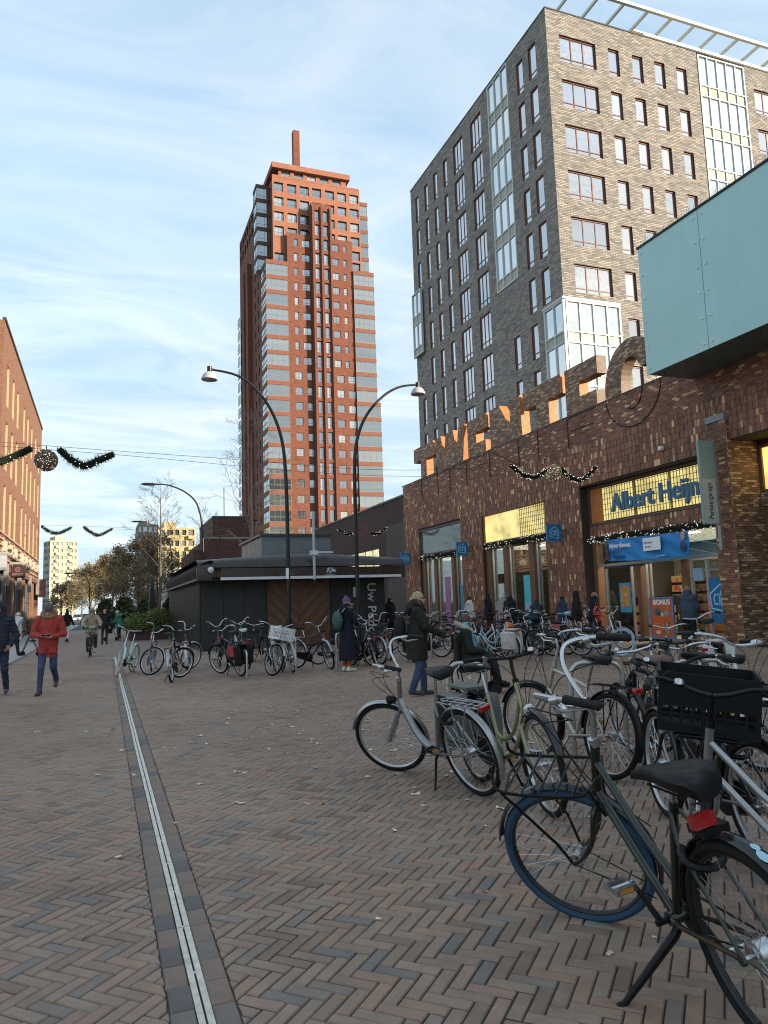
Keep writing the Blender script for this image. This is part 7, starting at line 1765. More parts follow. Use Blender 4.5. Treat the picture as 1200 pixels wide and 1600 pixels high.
    me = bpy.data.meshes.new('body'); V_ = np.concatenate(vv); me.from_pydata(V_.tolist(), [], np.concatenate(ff).tolist()); me.materials.append(SKIN[skin]); me.shade_smooth(); inst('body', me, o)
    if gloves is not None:
        for s, k in ((-1, 'l'), (1, 'r')): nets_obj('glove', lambda P, s=s: handsd(P, s) - .004, A['w' + k] - .19 * S, A['w' + k] + .19 * S, .009, [gloves], o)
    # eyes, brows, mouth
    if h < .015:
        def hp(a): return hd + (np.array(a) @ HR) * S
        for s in (-1, 1):
            MB().sphere(hp((s * .032, .080, .010)), .0125 * S, 8, 6).build('eye', M('eye_dark', (.05, .035, .03), .25), o, True)
            if hair is not None: MB().tube([hp((s * .016, .093, .030)), hp((s * .032, .093, .035)), hp((s * .050, .084, .030))], .0045 * S, 5).build('eyebrow', hair, o, True)
        MB().tube([hp((-.024, .090, -.060)), hp((0, .0975, -.0605)), hp((.024, .090, -.060))], .0045 * S, 5).build('mouth', M('lips', (.30, .11, .095), .5), o, True)
        if glasses:
            g_ = MB()
            for s in (-1, 1):
                g_.tube([hp((s * .034 + .022 * math.cos(a), .101, .010 + .017 * math.sin(a))) for a in (2 * math.pi * k / 12 for k in range(12))], .0028 * S, 4, 0, True); g_.tube([hp((s * .056, .099, .014)), hp((s * .08, -.01, .012))], .0026 * S, 4)
            g_.tube([hp((-.012, .104, .014)), hp((.012, .104, .014))], .0026 * S, 4); g_.build('glasses', M('glasses_frame', (.03, .02, .02), .3), o)
    # trousers
    if trousers is not None:
        def tr(P):
            d = sd_cap(P, A['hl'] + (0, 0, .06), A['hr'] + (0, 0, .06), (.095 if not fem else .10) * b_, (.095 if not fem else .10) * b_)
            for k in 'lr':
                d = smin(d, sd_cap(P, A['h' + k], A['k' + k], (.094 if fem else .090) * b_, .064 * b_), .03); d = smin(d, sd_cap(P, A['k' + k], A['a' + k] + (0, 0, .01), .062 * b_, .050 * b_), .02)
            return d + wrinkle(P, .0030, 19, seed)
        lo2 = np.min([A[k] for k in ('hl', 'hr', 'kl', 'kr', 'al', 'ar')], 0); hi2 = np.max([A[k] for k in ('hl', 'hr', 'kl', 'kr', 'al', 'ar')], 0)
        zf = lo2[2] - .03
        nets_obj('trousers', lambda P: np.maximum(tr(P), np.maximum(P[:, 2] - (A['pel'][2] + .12 if top is None or skirt else min(A['pel'][2] + .1, A['pel'][2] - (toplen - .52) + .07)), zf - P[:, 2])), lo2 - .15, hi2 + np.array([.15, .15, .25]), h, [trousers], o)
    if shoes is not None:
        for k in 'lr':
            a, f_ = A['a' + k], A['f' + k]; dr = (f_ - a); dr[2] = 0; dr /= np.linalg.norm(dr)
            def sh(P, a=a, f_=f_, dr=dr):
                d = sd_cap(P, a + (0, 0, .03), a - dr * .02 - np.array([0, 0, .035]), .048 * S, .046 * S); d = smin(d, sd_cap(P, a - dr * .035 - np.array([0, 0, .045]), f_ + dr * .02, .040 * S, .036 * S), .03); return np.maximum(d, (min(a[2] - .088 * S, f_[2] - .03 * S)) - P[:, 2])
            nets_obj('shoe', sh, np.minimum(a, f_) - .12, np.maximum(a, f_) + .14, min(h, .012), [shoes], o)
    # coat / jacket
    if top is not None:
        bot = A['pel'] - (0, 0, toplen - .62 if toplen > .62 else 0); pel = A['pel']; che = A['che']; hem = toplen
        down = pel + (pel - che) / np.linalg.norm(pel - che) * max(0.02, hem - .52)
        seat_ = skirt
        def tp(P):
            sq = (1, 1.28, 1)
            d = sd_cap(P, che, pel + (0, 0, .06), (.168 if not fem else .155) * b_, (.172 + wide) * b_, sq)
            d = smin(d, sd_cap(P, A['sl'] * .86 + che * .14, A['sr'] * .86 + che * .14, .082 * b_, .082 * b_), .05)
            d = smin(d, sd_cap(P, pel + (0, 0, .08), down, (.176 + wide) * b_, (.165 + wide * 1.6 + (.05 if hem > .95 else 0)) * b_, sq), .04)
            if seat_:
                for k in 'lr': d = smin(d, sd_cap(P, A['h' + k], A['h' + k] * .35 + A['k' + k] * .65, .12 * b_, .095 * b_), .05)
            d = smin(d, sd_cap(P, A['nek'] - (0, 0, .06), A['nek'] + (0, 0, .0), .095 * b_, .075 * b_), .04)
            for k in 'lr': d = smin(d, sd_cap(P, A['s' + k], A['e' + k], .074 * b_, .064 * b_), .035); d = smin(d, sd_cap(P, A['e' + k], A['e' + k] * .06 + A['w' + k] * .94, .064 * b_, .046 * b_), .02)
            d = d + wrinkle(P, .0042, 15, seed + 9)
            if puff: d = d - puff * (np.abs(np.sin(P[:, 2] * math.pi / .075)) - .6)
            return d
        cut = lambda P: (P - down.astype(np.float32)) @ ((che - pel) / np.linalg.norm(che - pel)).astype(np.float32)
        keys = ('pel', 'che', 'nek', 'sl', 'sr', 'el', 'er', 'wl', 'wr') + (('kl', 'kr') if seat_ else ()); a3 = np.array([A[k] for k in keys] + [down]); lo3, hi3 = a3.min(0), a3.max(0)
        arm = lambda P: np.minimum.reduce([sd_cap(P, A['e' + k], A['w' + k], .08, .07) for k in 'lr'])
        def full(P):
            t = tp(P); c = -cut(P) if not seat_ else -cut(P) - .12
            return np.where(arm(P) < 0, np.maximum(t, np.minimum(c, arm(P) * 0 + 0)), np.maximum(t, c)) if False else np.maximum(t, np.minimum(c, arm(P)))
        nets_obj('coat', full, lo3 - .26, hi3 + .2, h, [top], o)
        zf_ = MB(); fy = lambda zz: None
        if collar:
            nets_obj('collar', lambda P: np.maximum(np.abs(sd_cap(P, A['nek'] - (0, 0, .05), A['nek'] + (0, .01, .055), .098 * b_, .088 * b_)) - .016, (A['nek'][2] - .05) - P[:, 2]) - .004, A['nek'] - .2, A['nek'] + .2, max(.011, h * .8), [top], o)
    if hood == 'up' or furhood:
        hm = top if furhood is None else furhood
        if hood == 'up': nets_obj('hood', lambda P: np.maximum(np.maximum(sd_ell(headP(P), (0, -.025, .02), (.112, .128, .145)) * S, -sd_ell(headP(P), (0, .10, -.012), (.072, .11, .108)) * S), -headsd(P) - .0), hd - .24, hd + .22, h, [top], o)
        if furhood is not None and hood != 'up': nets_obj('fur_trim', lambda P: np.sqrt((np.sqrt(((P - A['nek'] - np.array([0, -.015, .045], np.float32)) ** 2)[:, :2].sum(1)) - .115) ** 2 + (P[:, 2] - A['nek'][2] - .045 + .45 * (P[:, 1] - A['nek'][1])) ** 2) - .046 - wrinkle(P, .007, 90, 5), A['nek'] - .25, A['nek'] + .25, h, [furhood], o)
        elif furhood is not None: nets_obj('fur_trim', lambda P: (np.abs(sd_ell(headP(P), (0, .035, -.008), (.095, .04, .128)) * S) - .012) - wrinkle(P, .007, 90, 5), hd - .24, hd + .22, h, [furhood], o)
    if hood == 'down': nets_obj('hood', lambda P: smin(sd_cap(P, A['nek'] + np.array([-.09, -.075, .0]) * S, A['nek'] + np.array([.09, -.075, .0]) * S, .062 * S, .062 * S), sd_cap(P, A['nek'] + np.array([0, -.10, .02]) * S, A['nek'] + np.array([0, -.13, -.10]) * S, .075 * S, .04 * S), .05) + wrinkle(P, .004, 30, 3), A['nek'] - .32, A['nek'] + .25, h, [top], o)
    if hair is not None and hat is None or (hair is not None and hairlen > .1):
        def hr_(P):
            q = headP(P); d = sd_ell(q, (0, -.018, .030), (.083, .102, .102)); d = np.maximum(d, -sd_ell(q, (0, .125, -.045), (.075, .085, .105)))
            d = np.maximum(d, -(q[:, 2] + .07 + .0 * q[:, 1]))
            if hairlen: 
                L_ = hairlen; e = sd_cap(q, (0, -.045, .0), (0, -.075, -.06 - L_), .078, .05, (.9, 1.3, 1)); e = np.maximum(e, -sd_ell(q, (0, .10, -.03), (.07, .095, .12))); d = smin(d, e, .02)
            if bun: d = smin(d, sd_ell(q, (0, -.125, .0), (.035, .04, .03)), .02)
            return d * S + wrinkle(P, .0022, 70, 8)
        nets_obj('hair', hr_, hd - .28 - hairlen * .9, hd + .17, min(h, .012), [hair], o)
    if beard: nets_obj('beard', lambda P: np.maximum(smin(headsd(P), sd_ell(headP(P), (0, .045, -.085), (.05, .05, .035)) * S, .02) - .004, np.maximum((headP(P)[:, 2] + .035) * S, -headP(P)[:, 1] * S)), hd - .18, hd + .15, .009, [hair], o)
    if hat is not None:
        def ht(P):
            q = headP(P); d = sd_ell(q, (0, -.012, .045), (.086, .106, .098)); d = np.maximum(d, .030 - q[:, 2] - .25 * np.minimum(q[:, 1], 0) * 0)
            if hatpeak == 'bobble': d = smin(d, sd_ell(q, (0, -.02, .165), (.035, .035, .035)), .01)
            if hatpeak == 'point': d = smin(d, sd_cap(q, (0, -.02, .10), (0, -.03, .165), .05, .025), .03)
            if hatpeak is True: d = np.minimum(d, sd_ell(q, (0, .115, .036), (.066, .05, .009)))
            d = np.minimum(d, np.abs(sd_ell(q, (0, -.012, .030), (.087, .107, .06))) + np.maximum(0, np.abs(q[:, 2] - .045) - .02) * 3 - .006)
            return d * S + wrinkle(P, .0012, 160, 4)
        nets_obj('hat', ht, hd - .18, hd + .24, min(h, .011), [hat], o)
    if scarf is not None: nets_obj('scarf', lambda P: np.minimum(np.abs(sd_cap(P, A['nek'] + (0, 0, -.03), A['nek'] + (0, .015, .06), .105 * S, .095 * S)) - .02, sd_cap(P, A['nek'] + np.array([.05, .11, -.02]) * S, A['nek'] + np.array([.04, .17, -.40]) * S, .035 * S, .045 * S)) + wrinkle(P, .005, 50, 6), A['nek'] - (.25, .25, .5), A['nek'] + .25, .013, [scarf], o)
    o['_S'] = S; del o['_S']
    return o, A
def bagobj(label, cat_, loc, fn, mats, group=None):
    o = thing('bag', label, cat_, loc, 0, group); fn(o); return o
# --- the man in the red jacket, looking down at his phone
walkA = dict(kl=(-.11, .10, .50), al=(-.12, .04, .13), fl=(-.13, .19, .075), kr=(.10, -.02, .50), ar=(.11, -.20, .15), fr=(.12, -.06, .05))
phone_arms = dict(el=(-.27, .02, 1.13), wl=(-.09, .25, 1.08), er=(.27, .02, 1.13), wr=(.08, .26, 1.10), handl=((.75, .55, .1), (0, .1, 1), .35), handr=((-.8, .5, .1), (0, .2, 1), .5))
redj = cloth('red_jacket', (.34, .038, .030), .12)
man, A_ = person('man in a red jacket and jeans walking towards the camera looking at his phone', -1.02, 16.35, 180 - 4, dict(phone_arms, hed=(0, .075, 1.60), face=(0, 1, -.75), kr=(.10, .16, .51), ar=(.12, .17, .09), fr=(.14, .33, .035), kl=(-.10, .02, .52), al=(-.11, -.30, .24), fl=(-.12, -.19, .13)), 1.80, redj, .78, 0, None, DENIM, M('boot_brown', (.085, .035, .022), .6, 0, .2, 12), M('hair_dark', (.02, .015, .012), .7), 0, M('beanie_grey', (.10, .10, .105), .9, 0, .25, 60, .003, 150), 'down', 0, False, .0115, None, True, .99, .0, furhood=M('fur_tan', (.26, .18, .11), .95, 0, .3, 40, .01, 80), seed=3)
zp = MB(); zp.tube([(0, .206, 1.35), (0, .21, 1.1), (0, .205, .80)], .007, 5)
for zz in (1.3, 1.15, 1.0, .85): zp.lathe([(0, .006), (.012, 0)], (.03, .206, zz), 'Y', 8)
ph_ = thing('phone', 'dark phone held in both hands by the man in red', 'phone', (-1.02, 16.35, 0), R(176)); MB().obox((0, .345, 1.145), (.075, 0, 0), (0, .032, .014), (0, -.003, .006)).build('case', BLKPL, ph_)
for s in (-1, 1): 
    pk = MB(); pk.obox((s * .10, .185, .86), (.062, -.01 * s, 0), (0, .012, 0), (0, 0, .05)); inst('pocket_flap', pk.mesh('pocket_flap', [redj]), man)
# --- the man in the navy padded jacket at the left edge
person('man in a navy hooded padded jacket and jeans at the left edge', -1.95, 16.8, 176, dict(el=(-.29, -.03, 1.12), wl=(-.21, .14, .93), er=(.29, -.03, 1.12), wr=(.21, .14, .93), kl=(-.11, .02, .50), al=(-.12, -.14, .12), fl=(-.14, .0, .05), kr=(.10, .10, .50), ar=(.10, .06, .09), fr=(.11, .22, .035), face=(.35, 1, -.15)), 1.81, cloth('navy_padded', (.016, .020, .036), .15), .70, .010, None, DARKDENIM, M('trainer_purple', (.07, .05, .12), .6, 0, .4, 14), M('hair_dark', (.02, .015, .012), .7), 0, None, 'up', 1, False, .0115, None, True, 1.06, .0, beard=True, seed=5)
# --- people on the left in the distance
person('person in white coat and pale hat walking behind the navy jacket', -3.05, 31.8, 100, dict(er=(.22, .12, 1.15), wr=(.2, .36, 1.0), el=(-.22, .12, 1.15), wl=(-.2, .36, 1.0)), 1.66, cloth('white_coat', (.55, .55, .53)), .80, 0, None, cloth('black_trousers', (.02, .02, .022)), M('shoe_pale', (.4, .38, .36), .6), M('hair_white', (.5, .48, .44), .8), 0, M('hat_cream', (.5, .44, .36), .9), 'down', 0, True, .018, seed=7)
wk = thing('rollator', 'dark walking frame with wheels pushed beside the red jacket', 'walking frame', (-2.55, 31.7, 0)); q = MB()
for s in (-.25, .25): q.tube([(-.35, s, .95), (-.1, s, .9), (.25, s, .12)], .015, 6); q.tube([(-.05, s, .85), (-.35, s, .12)], .015, 6)
q.tube([(0, -.25, .55), (0, .25, .55)], .015, 6); q.build('frame', BLK, wk)
for s in (-.25, .25):
    for x_ in (-.35, .25): MB().lathe([(0, -.02), (.1, -.02), (.1, .02), (0, .02)], (x_, s, .1), 'Y', 12).build('wheel', BLKPL, wk, True)
MB().box(-.1, -.2, .56, .15, .2, .6).build('seat', BLKPL, wk)
person('person in black jacket and white trousers walking up the street', -1.9, 45.0, -12, dict(kl=(-.10, .14, .52), al=(-.1, .28, .12), fl=(-.1, .42, .08), kr=(.1, -.02, .5), ar=(.1, -.26, .16), fr=(.1, -.12, .05), el=(-.25, -.14, 1.14), wl=(-.24, .0, .92), er=(.26, .06, 1.14), wr=(.3, .2, .96)), 1.76, cloth('black_jacket', (.014, .014, .016)), .60, 0, None, cloth('white_trousers', (.55, .53, .52)), BLKPL, M('hair_dark', (.02, .015, .012), .7), 0, None, None, 2, False, .02, seed=8)
ga, gA = person('person with white hair and green coat pushing a walking frame', .82, 44.5, 60, dict(er=(.22, .12, 1.15), wr=(.2, .36, 1.0), el=(-.22, .12, 1.15), wl=(-.2, .36, 1.0), che=(0, .06, 1.30), nek=(0, .1, 1.47), hed=(0, .15, 1.61)), 1.68, cloth('green_coat', (.02, .19, .085)), .74, 0, None, cloth('dark_trousers', (.03, .028, .035)), M('shoe_pale', (.4, .38, .36), .6), M('hair_white', (.55, .53, .5), .8), 0, None, None, 0, False, .018, wide=.02, seed=9)
wk2 = thing('rollator', 'black walking frame pushed by the person in green', 'walking frame', (.35, 44.6, 0), R(180)); q = MB()
for s in (-.25, .25): q.tube([(-.35, s, .95), (-.1, s, .9), (.25, s, .12)], .018, 6); q.tube([(-.05, s, .85), (-.35, s, .12)], .018, 6)
q.tube([(0, -.25, .55), (0, .25, .55)], .018, 6); q.build('frame', BLK, wk2); MB().box(-.12, -.2, .4, .2, .2, .68).build('bag', BLKPL, wk2); MB().box(-.25, -.24, .7, .1, .24, .98).build('basket', BLKPL, wk2)
for s in (-.25, .25):
    for x_ in (-.35, .25): MB().lathe([(0, -.02), (.1, -.02), (.1, .02), (0, .02)], (x_, s, .1), 'Y', 12).build('wheel', BLKPL, wk2, True)
for (lab, x, y, h_, c, tr_) in (('distant person in a pinkish hat behind the cyclist', .05, 40.0, 0, (.02, .02, .022), (.03, .03, .03)), ('tiny person in pale coat far down the street', -2.6, 62, 10, (.4, .36, .33), (.05, .05, .06))):
    person(lab, x, y, 180 + h_, {}, 1.72, cloth('far_%d' % int(y), c), .7, 0, None, cloth('fart_%d' % int(y), tr_), BLKPL, M('hair_dark', (.02, .015, .012), .7), 0, M('hat_pink', (.45, .16, .13), .9) if x > -1 else None, None, 0, False, .022, seed=int(y))
# --- the cyclist coming towards the camera
by = 28.9; cb_ = bike('black bicycle ridden towards the camera, flower basket on the front', -.42, by + 1.0, -92, 0, 4, 1.0, 'loop', PBLK, RUB, ALUR, PBLK, 'sweep', CHR, .05, .02, LEATH, True, None, True, True, True, False, None, True, None, False, False, 1.3, False, group='ridden bicycles')
fl = MB(); rr6 = random.Random(6)
for k in range(70): c = (1.12 + rr6.uniform(-.15, .15), rr6.uniform(-.2, .2), 1.02 + rr6.uniform(-.02, .07)); fl.sphere(c, .026, 5, 4, rr6.choice((0, 0, 1, 1, 2)))
inst('flowers', fl.mesh('flowers', [M('flower_leaf', (.06, .14, .05), .8), M('flower_white', (.6, .6, .5), .8), M('flower_yellow', (.5, .45, .1), .8)]), cb_, None, STEER @ Matrix.Rotation(R(4), 4, AXD) @ Matrix.Translation(-AX0))
BE = cloth('beige_coat', (.33, .25, .18))
person('woman in a beige coat and antler headband riding a bicycle towards the camera', -.40, by + .68, 180, dict(pel=(0, 0, 1.00), che=(0, .08, 1.34), nek=(0, .12, 1.50), hed=(0, .16, 1.64), sl=(-.18, .1, 1.44), sr=(.18, .1, 1.44), el=(-.31, .24, 1.24), er=(.31, .24, 1.24), wl=(-.29, .46, 1.10), wr=(.29, .46, 1.10), hl=(-.09, 0, .98), hr=(.09, 0, .98), kl=(-.13, .34, .72), kr=(.13, .30, .60), al=(-.14, .24, .38), ar=(.14, .08, .24), fl=(-.15, .38, .33), fr=(.15, .22, .17)), 1.70, BE, .74, .006, None, cloth('dark_trousers', (.03, .028, .035)), M('boot_brown', (.085, .035, .022), .6, 0, .2, 12), M('hair_dark', (.02, .015, .012), .7), 0, None, 'up', 0, True, .014, None, True, 1.1, .02, skirt=1, gloves=cloth('black_glove', (.015, .015, .016)), furhood=M('fur_tan', (.26, .18, .11), .95, 0, .3, 40, .01, 80), glasses=True, seed=11)
an = thing('antler_headband', 'pair of yellowish toy antlers worn on the cyclist\'s head', 'headband', (-.40, by + .52, 1.62))
for s in (-1, 1):
    q = MB(); q.tube(cat([(s * .06, 0, .12), (s * .10, .0, .24), (s * .17, 0, .33), (s * .18, 0, .42)], 3), .013, 6); q.tube([(s * .10, 0, .24), (s * .08, 0, .35)], .010, 5); q.tube([(s * .16, 0, .32), (s * .24, 0, .36)], .010, 5); q.build('antler', M('antler', (.42, .30, .12), .7), an, True)
MB().tube([(.1 * math.cos(a), 0, .12 * math.sin(a)) for a in (math.pi * k / 10 for k in range(11))], .008, 5).build('band', BLKPL, an)
# --- woman in the long dark coat with a purple hat and green backpack
person('woman in a long dark coat, purple hat and orange trousers standing at the kiosk', 5.38, 16.95, -68, dict(er=(.24, .08, 1.16), wr=(.12, .24, 1.10), el=(-.25, .10, 1.18), wl=(-.10, .19, 1.50), handl=((.3, .3, .7), (1, 0, 0), .9), handr=((-.6, .7, 0), (0, -.2, -1), .6), kl=(-.08, .02, .5), kr=(.08, .01, .5), al=(-.08, -.02, .09), ar=(.08, -.02, .09), fl=(-.08, .15, .03), fr=(.08, .15, .03)), 1.72, cloth('coat_black', (.012, .014, .024)), 1.20, 0, None, cloth('rust_trousers', (.36, .095, .025)), M('trainer_white', (.55, .56, .5), .5), M('hair_brown', (.06, .035, .02), .7), 0, M('beanie_purple', (.13, .065, .15), .9, 0, .25, 60, .003, 150), 'down', 0, True, .0115, None, True, 1.0, .015, hatpeak='point', seed=13)
bp_ = thing('backpack', 'small green backpack on the back of the woman in the long coat', 'backpack', (5.38, 16.95, 0), R(-68))
nets_obj('bag', lambda P: sd_ell(P, (0, -.27, 1.19), (.15, .10, .22)) + wrinkle(P, .004, 30, 2), (-.22, -.42, .92), (.22, -.1, 1.46), .014, [M('green_bag', (.035, .085, .065), .7)], bp_)
for s in (-1, 1): MB().tube(cat([(s * .09, -.20, 1.38), (s * .10, -.06, 1.50), (s * .11, .13, 1.42), (s * .13, .17, 1.25), (s * .15, .0, 1.08)], 4), .014, 6).build('strap', M('grey_strap', (.25, .27, .26), .7), bp_)
# --- the woman in the dark parka pushing the wheelchair
PARKA = cloth('parka', (.022, .021, .017), .2, .004); BLOND = M('hair_blond', (.38, .28, .16), .6, 0, .25, 30, .004, 60)
px_, py_ = 4.98, 11.75
person('woman with blond hair, glasses and dark parka pushing the wheelchair', px_, py_, -106, dict(er=(.26, .12, 1.17), wr=(.20, .44, 1.00), el=(-.26, .12, 1.17), wl=(-.20, .44, 1.00), handl=((0, .9, -.25), (.3, 0, -.9), 1.2), handr=((0, .9, -.25), (-.3, 0, -.9), 1.2), kl=(-.10, .09, .5), al=(-.1, .10, .09), fl=(-.1, .26, .03), kr=(.10, .02, .5), ar=(.1, -.12, .12), fr=(.1, .03, .04), che=(0, .02, 1.30), hed=(0, .05, 1.63), face=(0, 1, .05)), 1.73, PARKA, .86, 0, None, DENIM, M('shoe_dark', (.03, .03, .035), .6), BLOND, 0, None, 'down', 0, True, .0105, M('scarf_plum', (.10, .035, .07), .85, 0, .3, 30), True, 1.12, .025, bun=True, glasses=True, seed=15)
sb = thing('shoulder_bag', 'black rucksack behind the woman in the dark parka', 'bag', (px_, py_, 0), R(-106)); nets_obj('bag', lambda P: sd_ell(P, (0, -.29, 1.12), (.15, .10, .23)) + wrinkle(P, .005, 25, 3), (-.22, -.44, .84), (.22, -.12, 1.4), .014, [CANV], sb)
for s in (-1, 1): MB().tube(cat([(s * .10, -.22, 1.33), (s * .11, -.05, 1.53), (s * .12, .15, 1.42)], 4), .015, 6).build('strap', CANV, sb)
# --- wheelchair and the woman in it
wx, wy, wh = 5.75, 11.50, R(-108)
wc = thing('wheelchair', 'wheelchair with large spoked wheels carrying the woman in dark jacket', 'wheelchair', (wx, wy, 0), wh)
for s in (-1, 1):
    w_ = MB(); w_.tube([(s * .30, .0 + .29 * math.cos(a), .30 + .29 * math.sin(a)) for a in (2 * math.pi * k / 36 for k in range(36))], .014, 6, 0, True); wl = w_.build('wheel', RUB, wc, True)
    w_ = MB(); w_.tube([(s * .335, .0 + .255 * math.cos(a), .30 + .255 * math.sin(a)) for a in (2 * math.pi * k / 36 for k in range(36))], .009, 6, 0, True)
    w_.lathe([(.03, -.03), (.03, .03), (0, .03)], (s * .30, 0, .30), 'X', 10); w_.build('hand_rim', M('rim_white', (.6, .6, .6), .3, .4), wl, True)
    w_ = MB()
    for k in range(18): a = 2 * math.pi * k / 18; w_.tube([(s * .30, .02 * math.cos(a), .30 + .02 * math.sin(a)), (s * .30, .28 * math.cos(a), .30 + .28 * math.sin(a))], .0016, 3)
    w_.build('spokes', SPK, wl)
    MB().lathe([(0, -.015), (.085, -.015), (.085, .015), (0, .015)], (s * .24, .46, .085), 'X', 14).build('caster', BLKPL, wc, True)
    fm_ = MB(); fm_.tube(cat([(s * .24, -.32, .98), (s * .24, -.18, .95), (s * .24, -.14, .50), (s * .24, -.1, .22)], 3), .013, 7); fm_.tube(cat([(s * .24, -.14, .5), (s * .24, .36, .5), (s * .24, .46, .36), (s * .22, .60, .12)], 3), .013, 7); fm_.tube([(s * .24, .46, .34), (s * .24, .46, .1)], .012, 6); fm_.tube([(s * .27, -.1, .70), (s * .27, .22, .70), (s * .25, .26, .52)], .012, 6); fm_.build('frame', BLK, wc, True)
    MB().tube([(s * .24, -.30, .978), (s * .24, -.42, .985)], .018, 8).build('push_grip', GRIPM, wc, True); MB().box(s * .15 - .07, .52, .10, s * .15 + .07, .68, .125).build('footrest', BLKPL, wc)
MB().box(-.23, -.13, .47, .23, .33, .53).build('seat', CANV, wc); MB().box(-.23, -.17, .5, .23, -.13, .92).build('backrest', CANV, wc)
person('woman in a dark jacket with pale fur collar and green gloves sitting in the wheelchair', wx, wy, math.degrees(wh), dict(pel=(0, .0, .58), che=(0, -.02, .92), nek=(0, .0, 1.09), hed=(0, .04, 1.235), sl=(-.18, 0, 1.04), sr=(.18, 0, 1.04), el=(-.25, .06, .76), er=(.25, .06, .76), wl=(-.14, .30, .72), wr=(.14, .30, .72), hl=(-.09, .02, .58), hr=(.09, .02, .58), kl=(-.11, .45, .60), kr=(.11, .45, .60), al=(-.12, .54, .22), ar=(.12, .54, .22), fl=(-.12, .68, .15), fr=(.12, .68, .15), handl=((.7, .6, 0), (0, 0, -1), .7), handr=((-.7, .6, 0), (0, 0, -1), .7), face=(-.1, 1, .0)), 1.70, cloth('jacket_dark_green', (.020, .022, .018), .2, .004), .60, 0, None, cloth('black_trousers', (.02, .02, .022)), BLKPL, M('hair_auburn', (.07, .035, .02), .6, 0, .25, 30, .004, 60), .16, None, None, 0, True, .0105, M('scarf_blue', (.10, .33, .46), .85, 0, .3, 30), True, 1.1, .02, gloves=cloth('green_glove', (.015, .22, .11)), skirt=1, furhood=M('fur_pale', (.48, .43, .36), .95, 0, .3, 40, .01, 80), glasses=True, seed=17)
# --- shoppers before the windows
BLKH = M('hair_dark', (.02, .015, .012), .7); CBL = cloth('coat_black2', (.014, .014, .017))
shop_people = [('shopper in white hooded jacket with black hat seen from behind', 15.4, 30.2, -80, 1.70, cloth('white_coat', (.55, .55, .53)), CBL, BLKH, M('hat_black', (.02, .02, .02), .9), 'down', .72, True),
    ('shopper in black padded coat between white jacket and grey coat', 15.5, 28.6, -100, 1.80, CBL, DARKDENIM, BLKH, None, 'down', .8, False),
    ('shopper in pale grey coat and light blue bobble hat', 15.1, 26.6, -60, 1.74, cloth('grey_coat', (.28, .25, .23)), CBL, BLKH, M('hat_blue', (.36, .42, .48), .9), None, .88, True),
    ('shopper in black coat with pale scarf right of the bobble hat', 15.0, 25.9, -70, 1.76, CBL, CBL, M('hair_brown', (.06, .035, .02), .7), None, None, .9, False),
    ('shopper in navy jacket bending beside the window post', 15.6, 25.0, -40, 1.62, cloth('navy', (.016, .02, .036)), CBL, BLKH, None, None, .7, False),
    ('shopper in dark blue coat left of the pair walking to the door', 15.6, 23.2, -90, 1.60, cloth('blue_coat', (.015, .035, .065)), CBL, BLKH, None, 'down', .95, True),
    ('tall shopper in black padded jacket and jeans walking to the door', 15.3, 21.9, -110, 1.74, CBL, DENIM, BLKH, None, 'up', .74, False),
    ('blond shopper in black coat with a red bag under the arm', 15.6, 21.3, -110, 1.70, CBL, CBL, M('hair_light_brown', (.24, .15, .08), .7), None, None, .95, True),
    ('shopper in blue grey jacket standing at the shop door', 16.35, 17.75, -80, 1.78, cloth('slate_jacket', (.03, .05, .075)), CBL, M('hair_light_brown', (.24, .15, .08), .7), None, None, .66, False),
    ('person in black clothes beside the right end of the kiosk', 11.5, 30.0, 200, 1.78, CBL, CBL, BLKH, None, None, .8, False)]
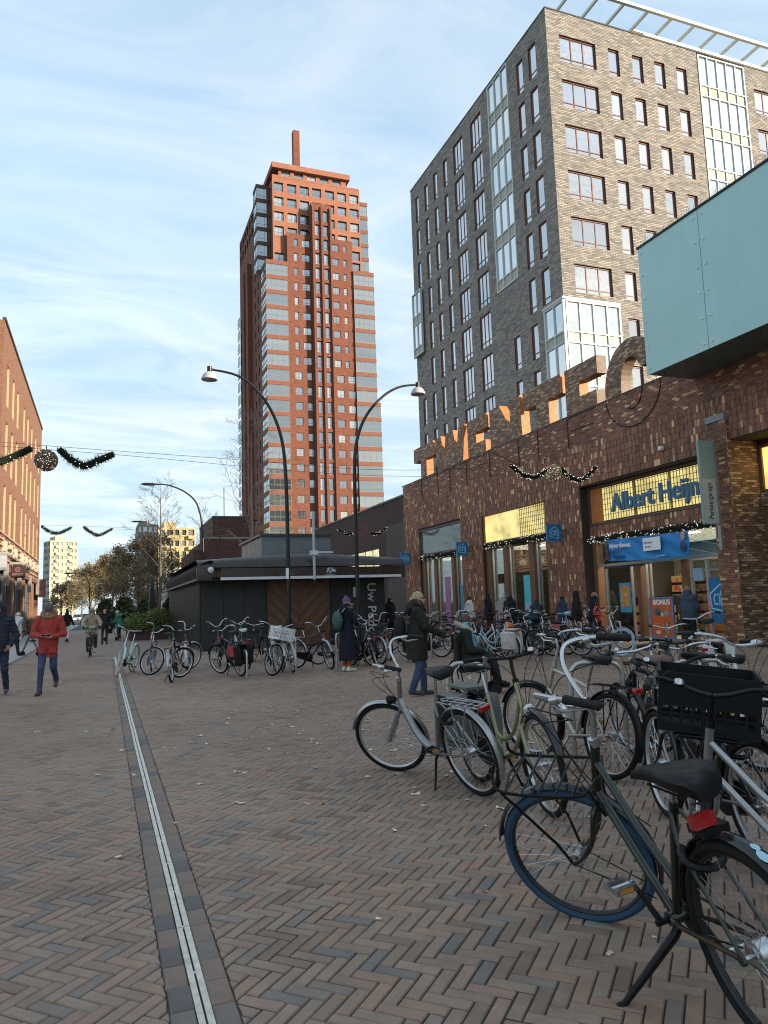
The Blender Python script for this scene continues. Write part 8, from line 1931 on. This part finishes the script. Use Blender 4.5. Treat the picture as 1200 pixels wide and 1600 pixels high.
for i, (lab, x, y, hd_, H_, tp_, tr_, hr_, ht_, ho_, tl_, fm__) in enumerate(shop_people):
    wkj = dict(kl=(-.10, .10, .50), al=(-.10, .12, .10), fl=(-.1, .27, .05), kr=(.1, -.02, .5), ar=(.1, -.22, .14), fr=(.1, -.07, .045)) if i in (2, 6, 7) else {}
    if i == 4: wkj = dict(che=(0, .12, 1.24), nek=(0, .2, 1.38), hed=(0, .28, 1.5), sl=(-.18, .17, 1.33), sr=(.18, .17, 1.33), el=(-.24, .2, 1.05), er=(.24, .2, 1.05), wl=(-.2, .36, .9), wr=(.2, .36, .9))
    if i == 8: wkj = dict(el=(-.24, .08, 1.14), wl=(-.12, .28, 1.12), er=(.24, .08, 1.14), wr=(.12, .28, 1.12))
    person(lab, x, y, hd_, wkj, H_, tp_, tl_, .008 if i in (1, 6) else 0, None, tr_, BLKPL, hr_, .06 if fm__ and not ht_ else 0, ht_, ho_, 0, fm__, .018, M('scarf_pale', (.5, .46, .42), .9) if i == 3 else None, True, 1.22, .025, 'shoppers before the shop', hatpeak='bobble' if i == 2 else False, seed=40 + i)
person('shop worker with a light blue cap behind the door glass', 18.6, 20.3, 95, {}, 1.72, cloth('navy', (.016, .02, .036)), .66, 0, None, CBL, BLKPL, BLKH, 0, M('cap_blue', (.25, .32, .45), .8), None, 0, False, .02, seed=61, hatpeak=True)
def bagthing(label, x, y, z, sx, sy, sz, mat, handle=True):
    o = thing('bag', label, 'bag', (x, y, z)); nets_obj('bag_body', lambda P: np.maximum(sd_ell(P, (0, 0, sz * .45), (sx, sy, sz * .62)), P[:, 2] - sz) + wrinkle(P, .008, 22, 3), (-sx - .06, -sy - .06, -.2), (sx + .06, sy + .06, sz + .05), .016, [mat], o)
    if handle: MB().tube([(-sx * .5, 0, sz * .9), (-sx * .2, 0, sz + .14), (sx * .2, 0, sz + .14), (sx * .5, 0, sz * .9)], .01, 5).build('handle', mat, o)
bagthing('red carrier bag under the arm of the blond shopper', 15.45, 20.98, .78, .14, .12, .44, M('bag_red', (.50, .02, .025), .4))
bagthing('white and blue plastic bag carried by the tall shopper', 14.95, 22.2, .30, .17, .12, .42, M('bag_white', (.45, .52, .62), .4))
bagthing('brown paper bag beside the blond shopper', 15.15, 21.55, .22, .15, .10, .40, M('bag_paper', (.33, .20, .11), .8))
bagthing('pink and white patterned bag hanging at the black coat', 14.75, 25.75, .75, .16, .10, .38, M('bag_pink', (.50, .34, .34), .6))
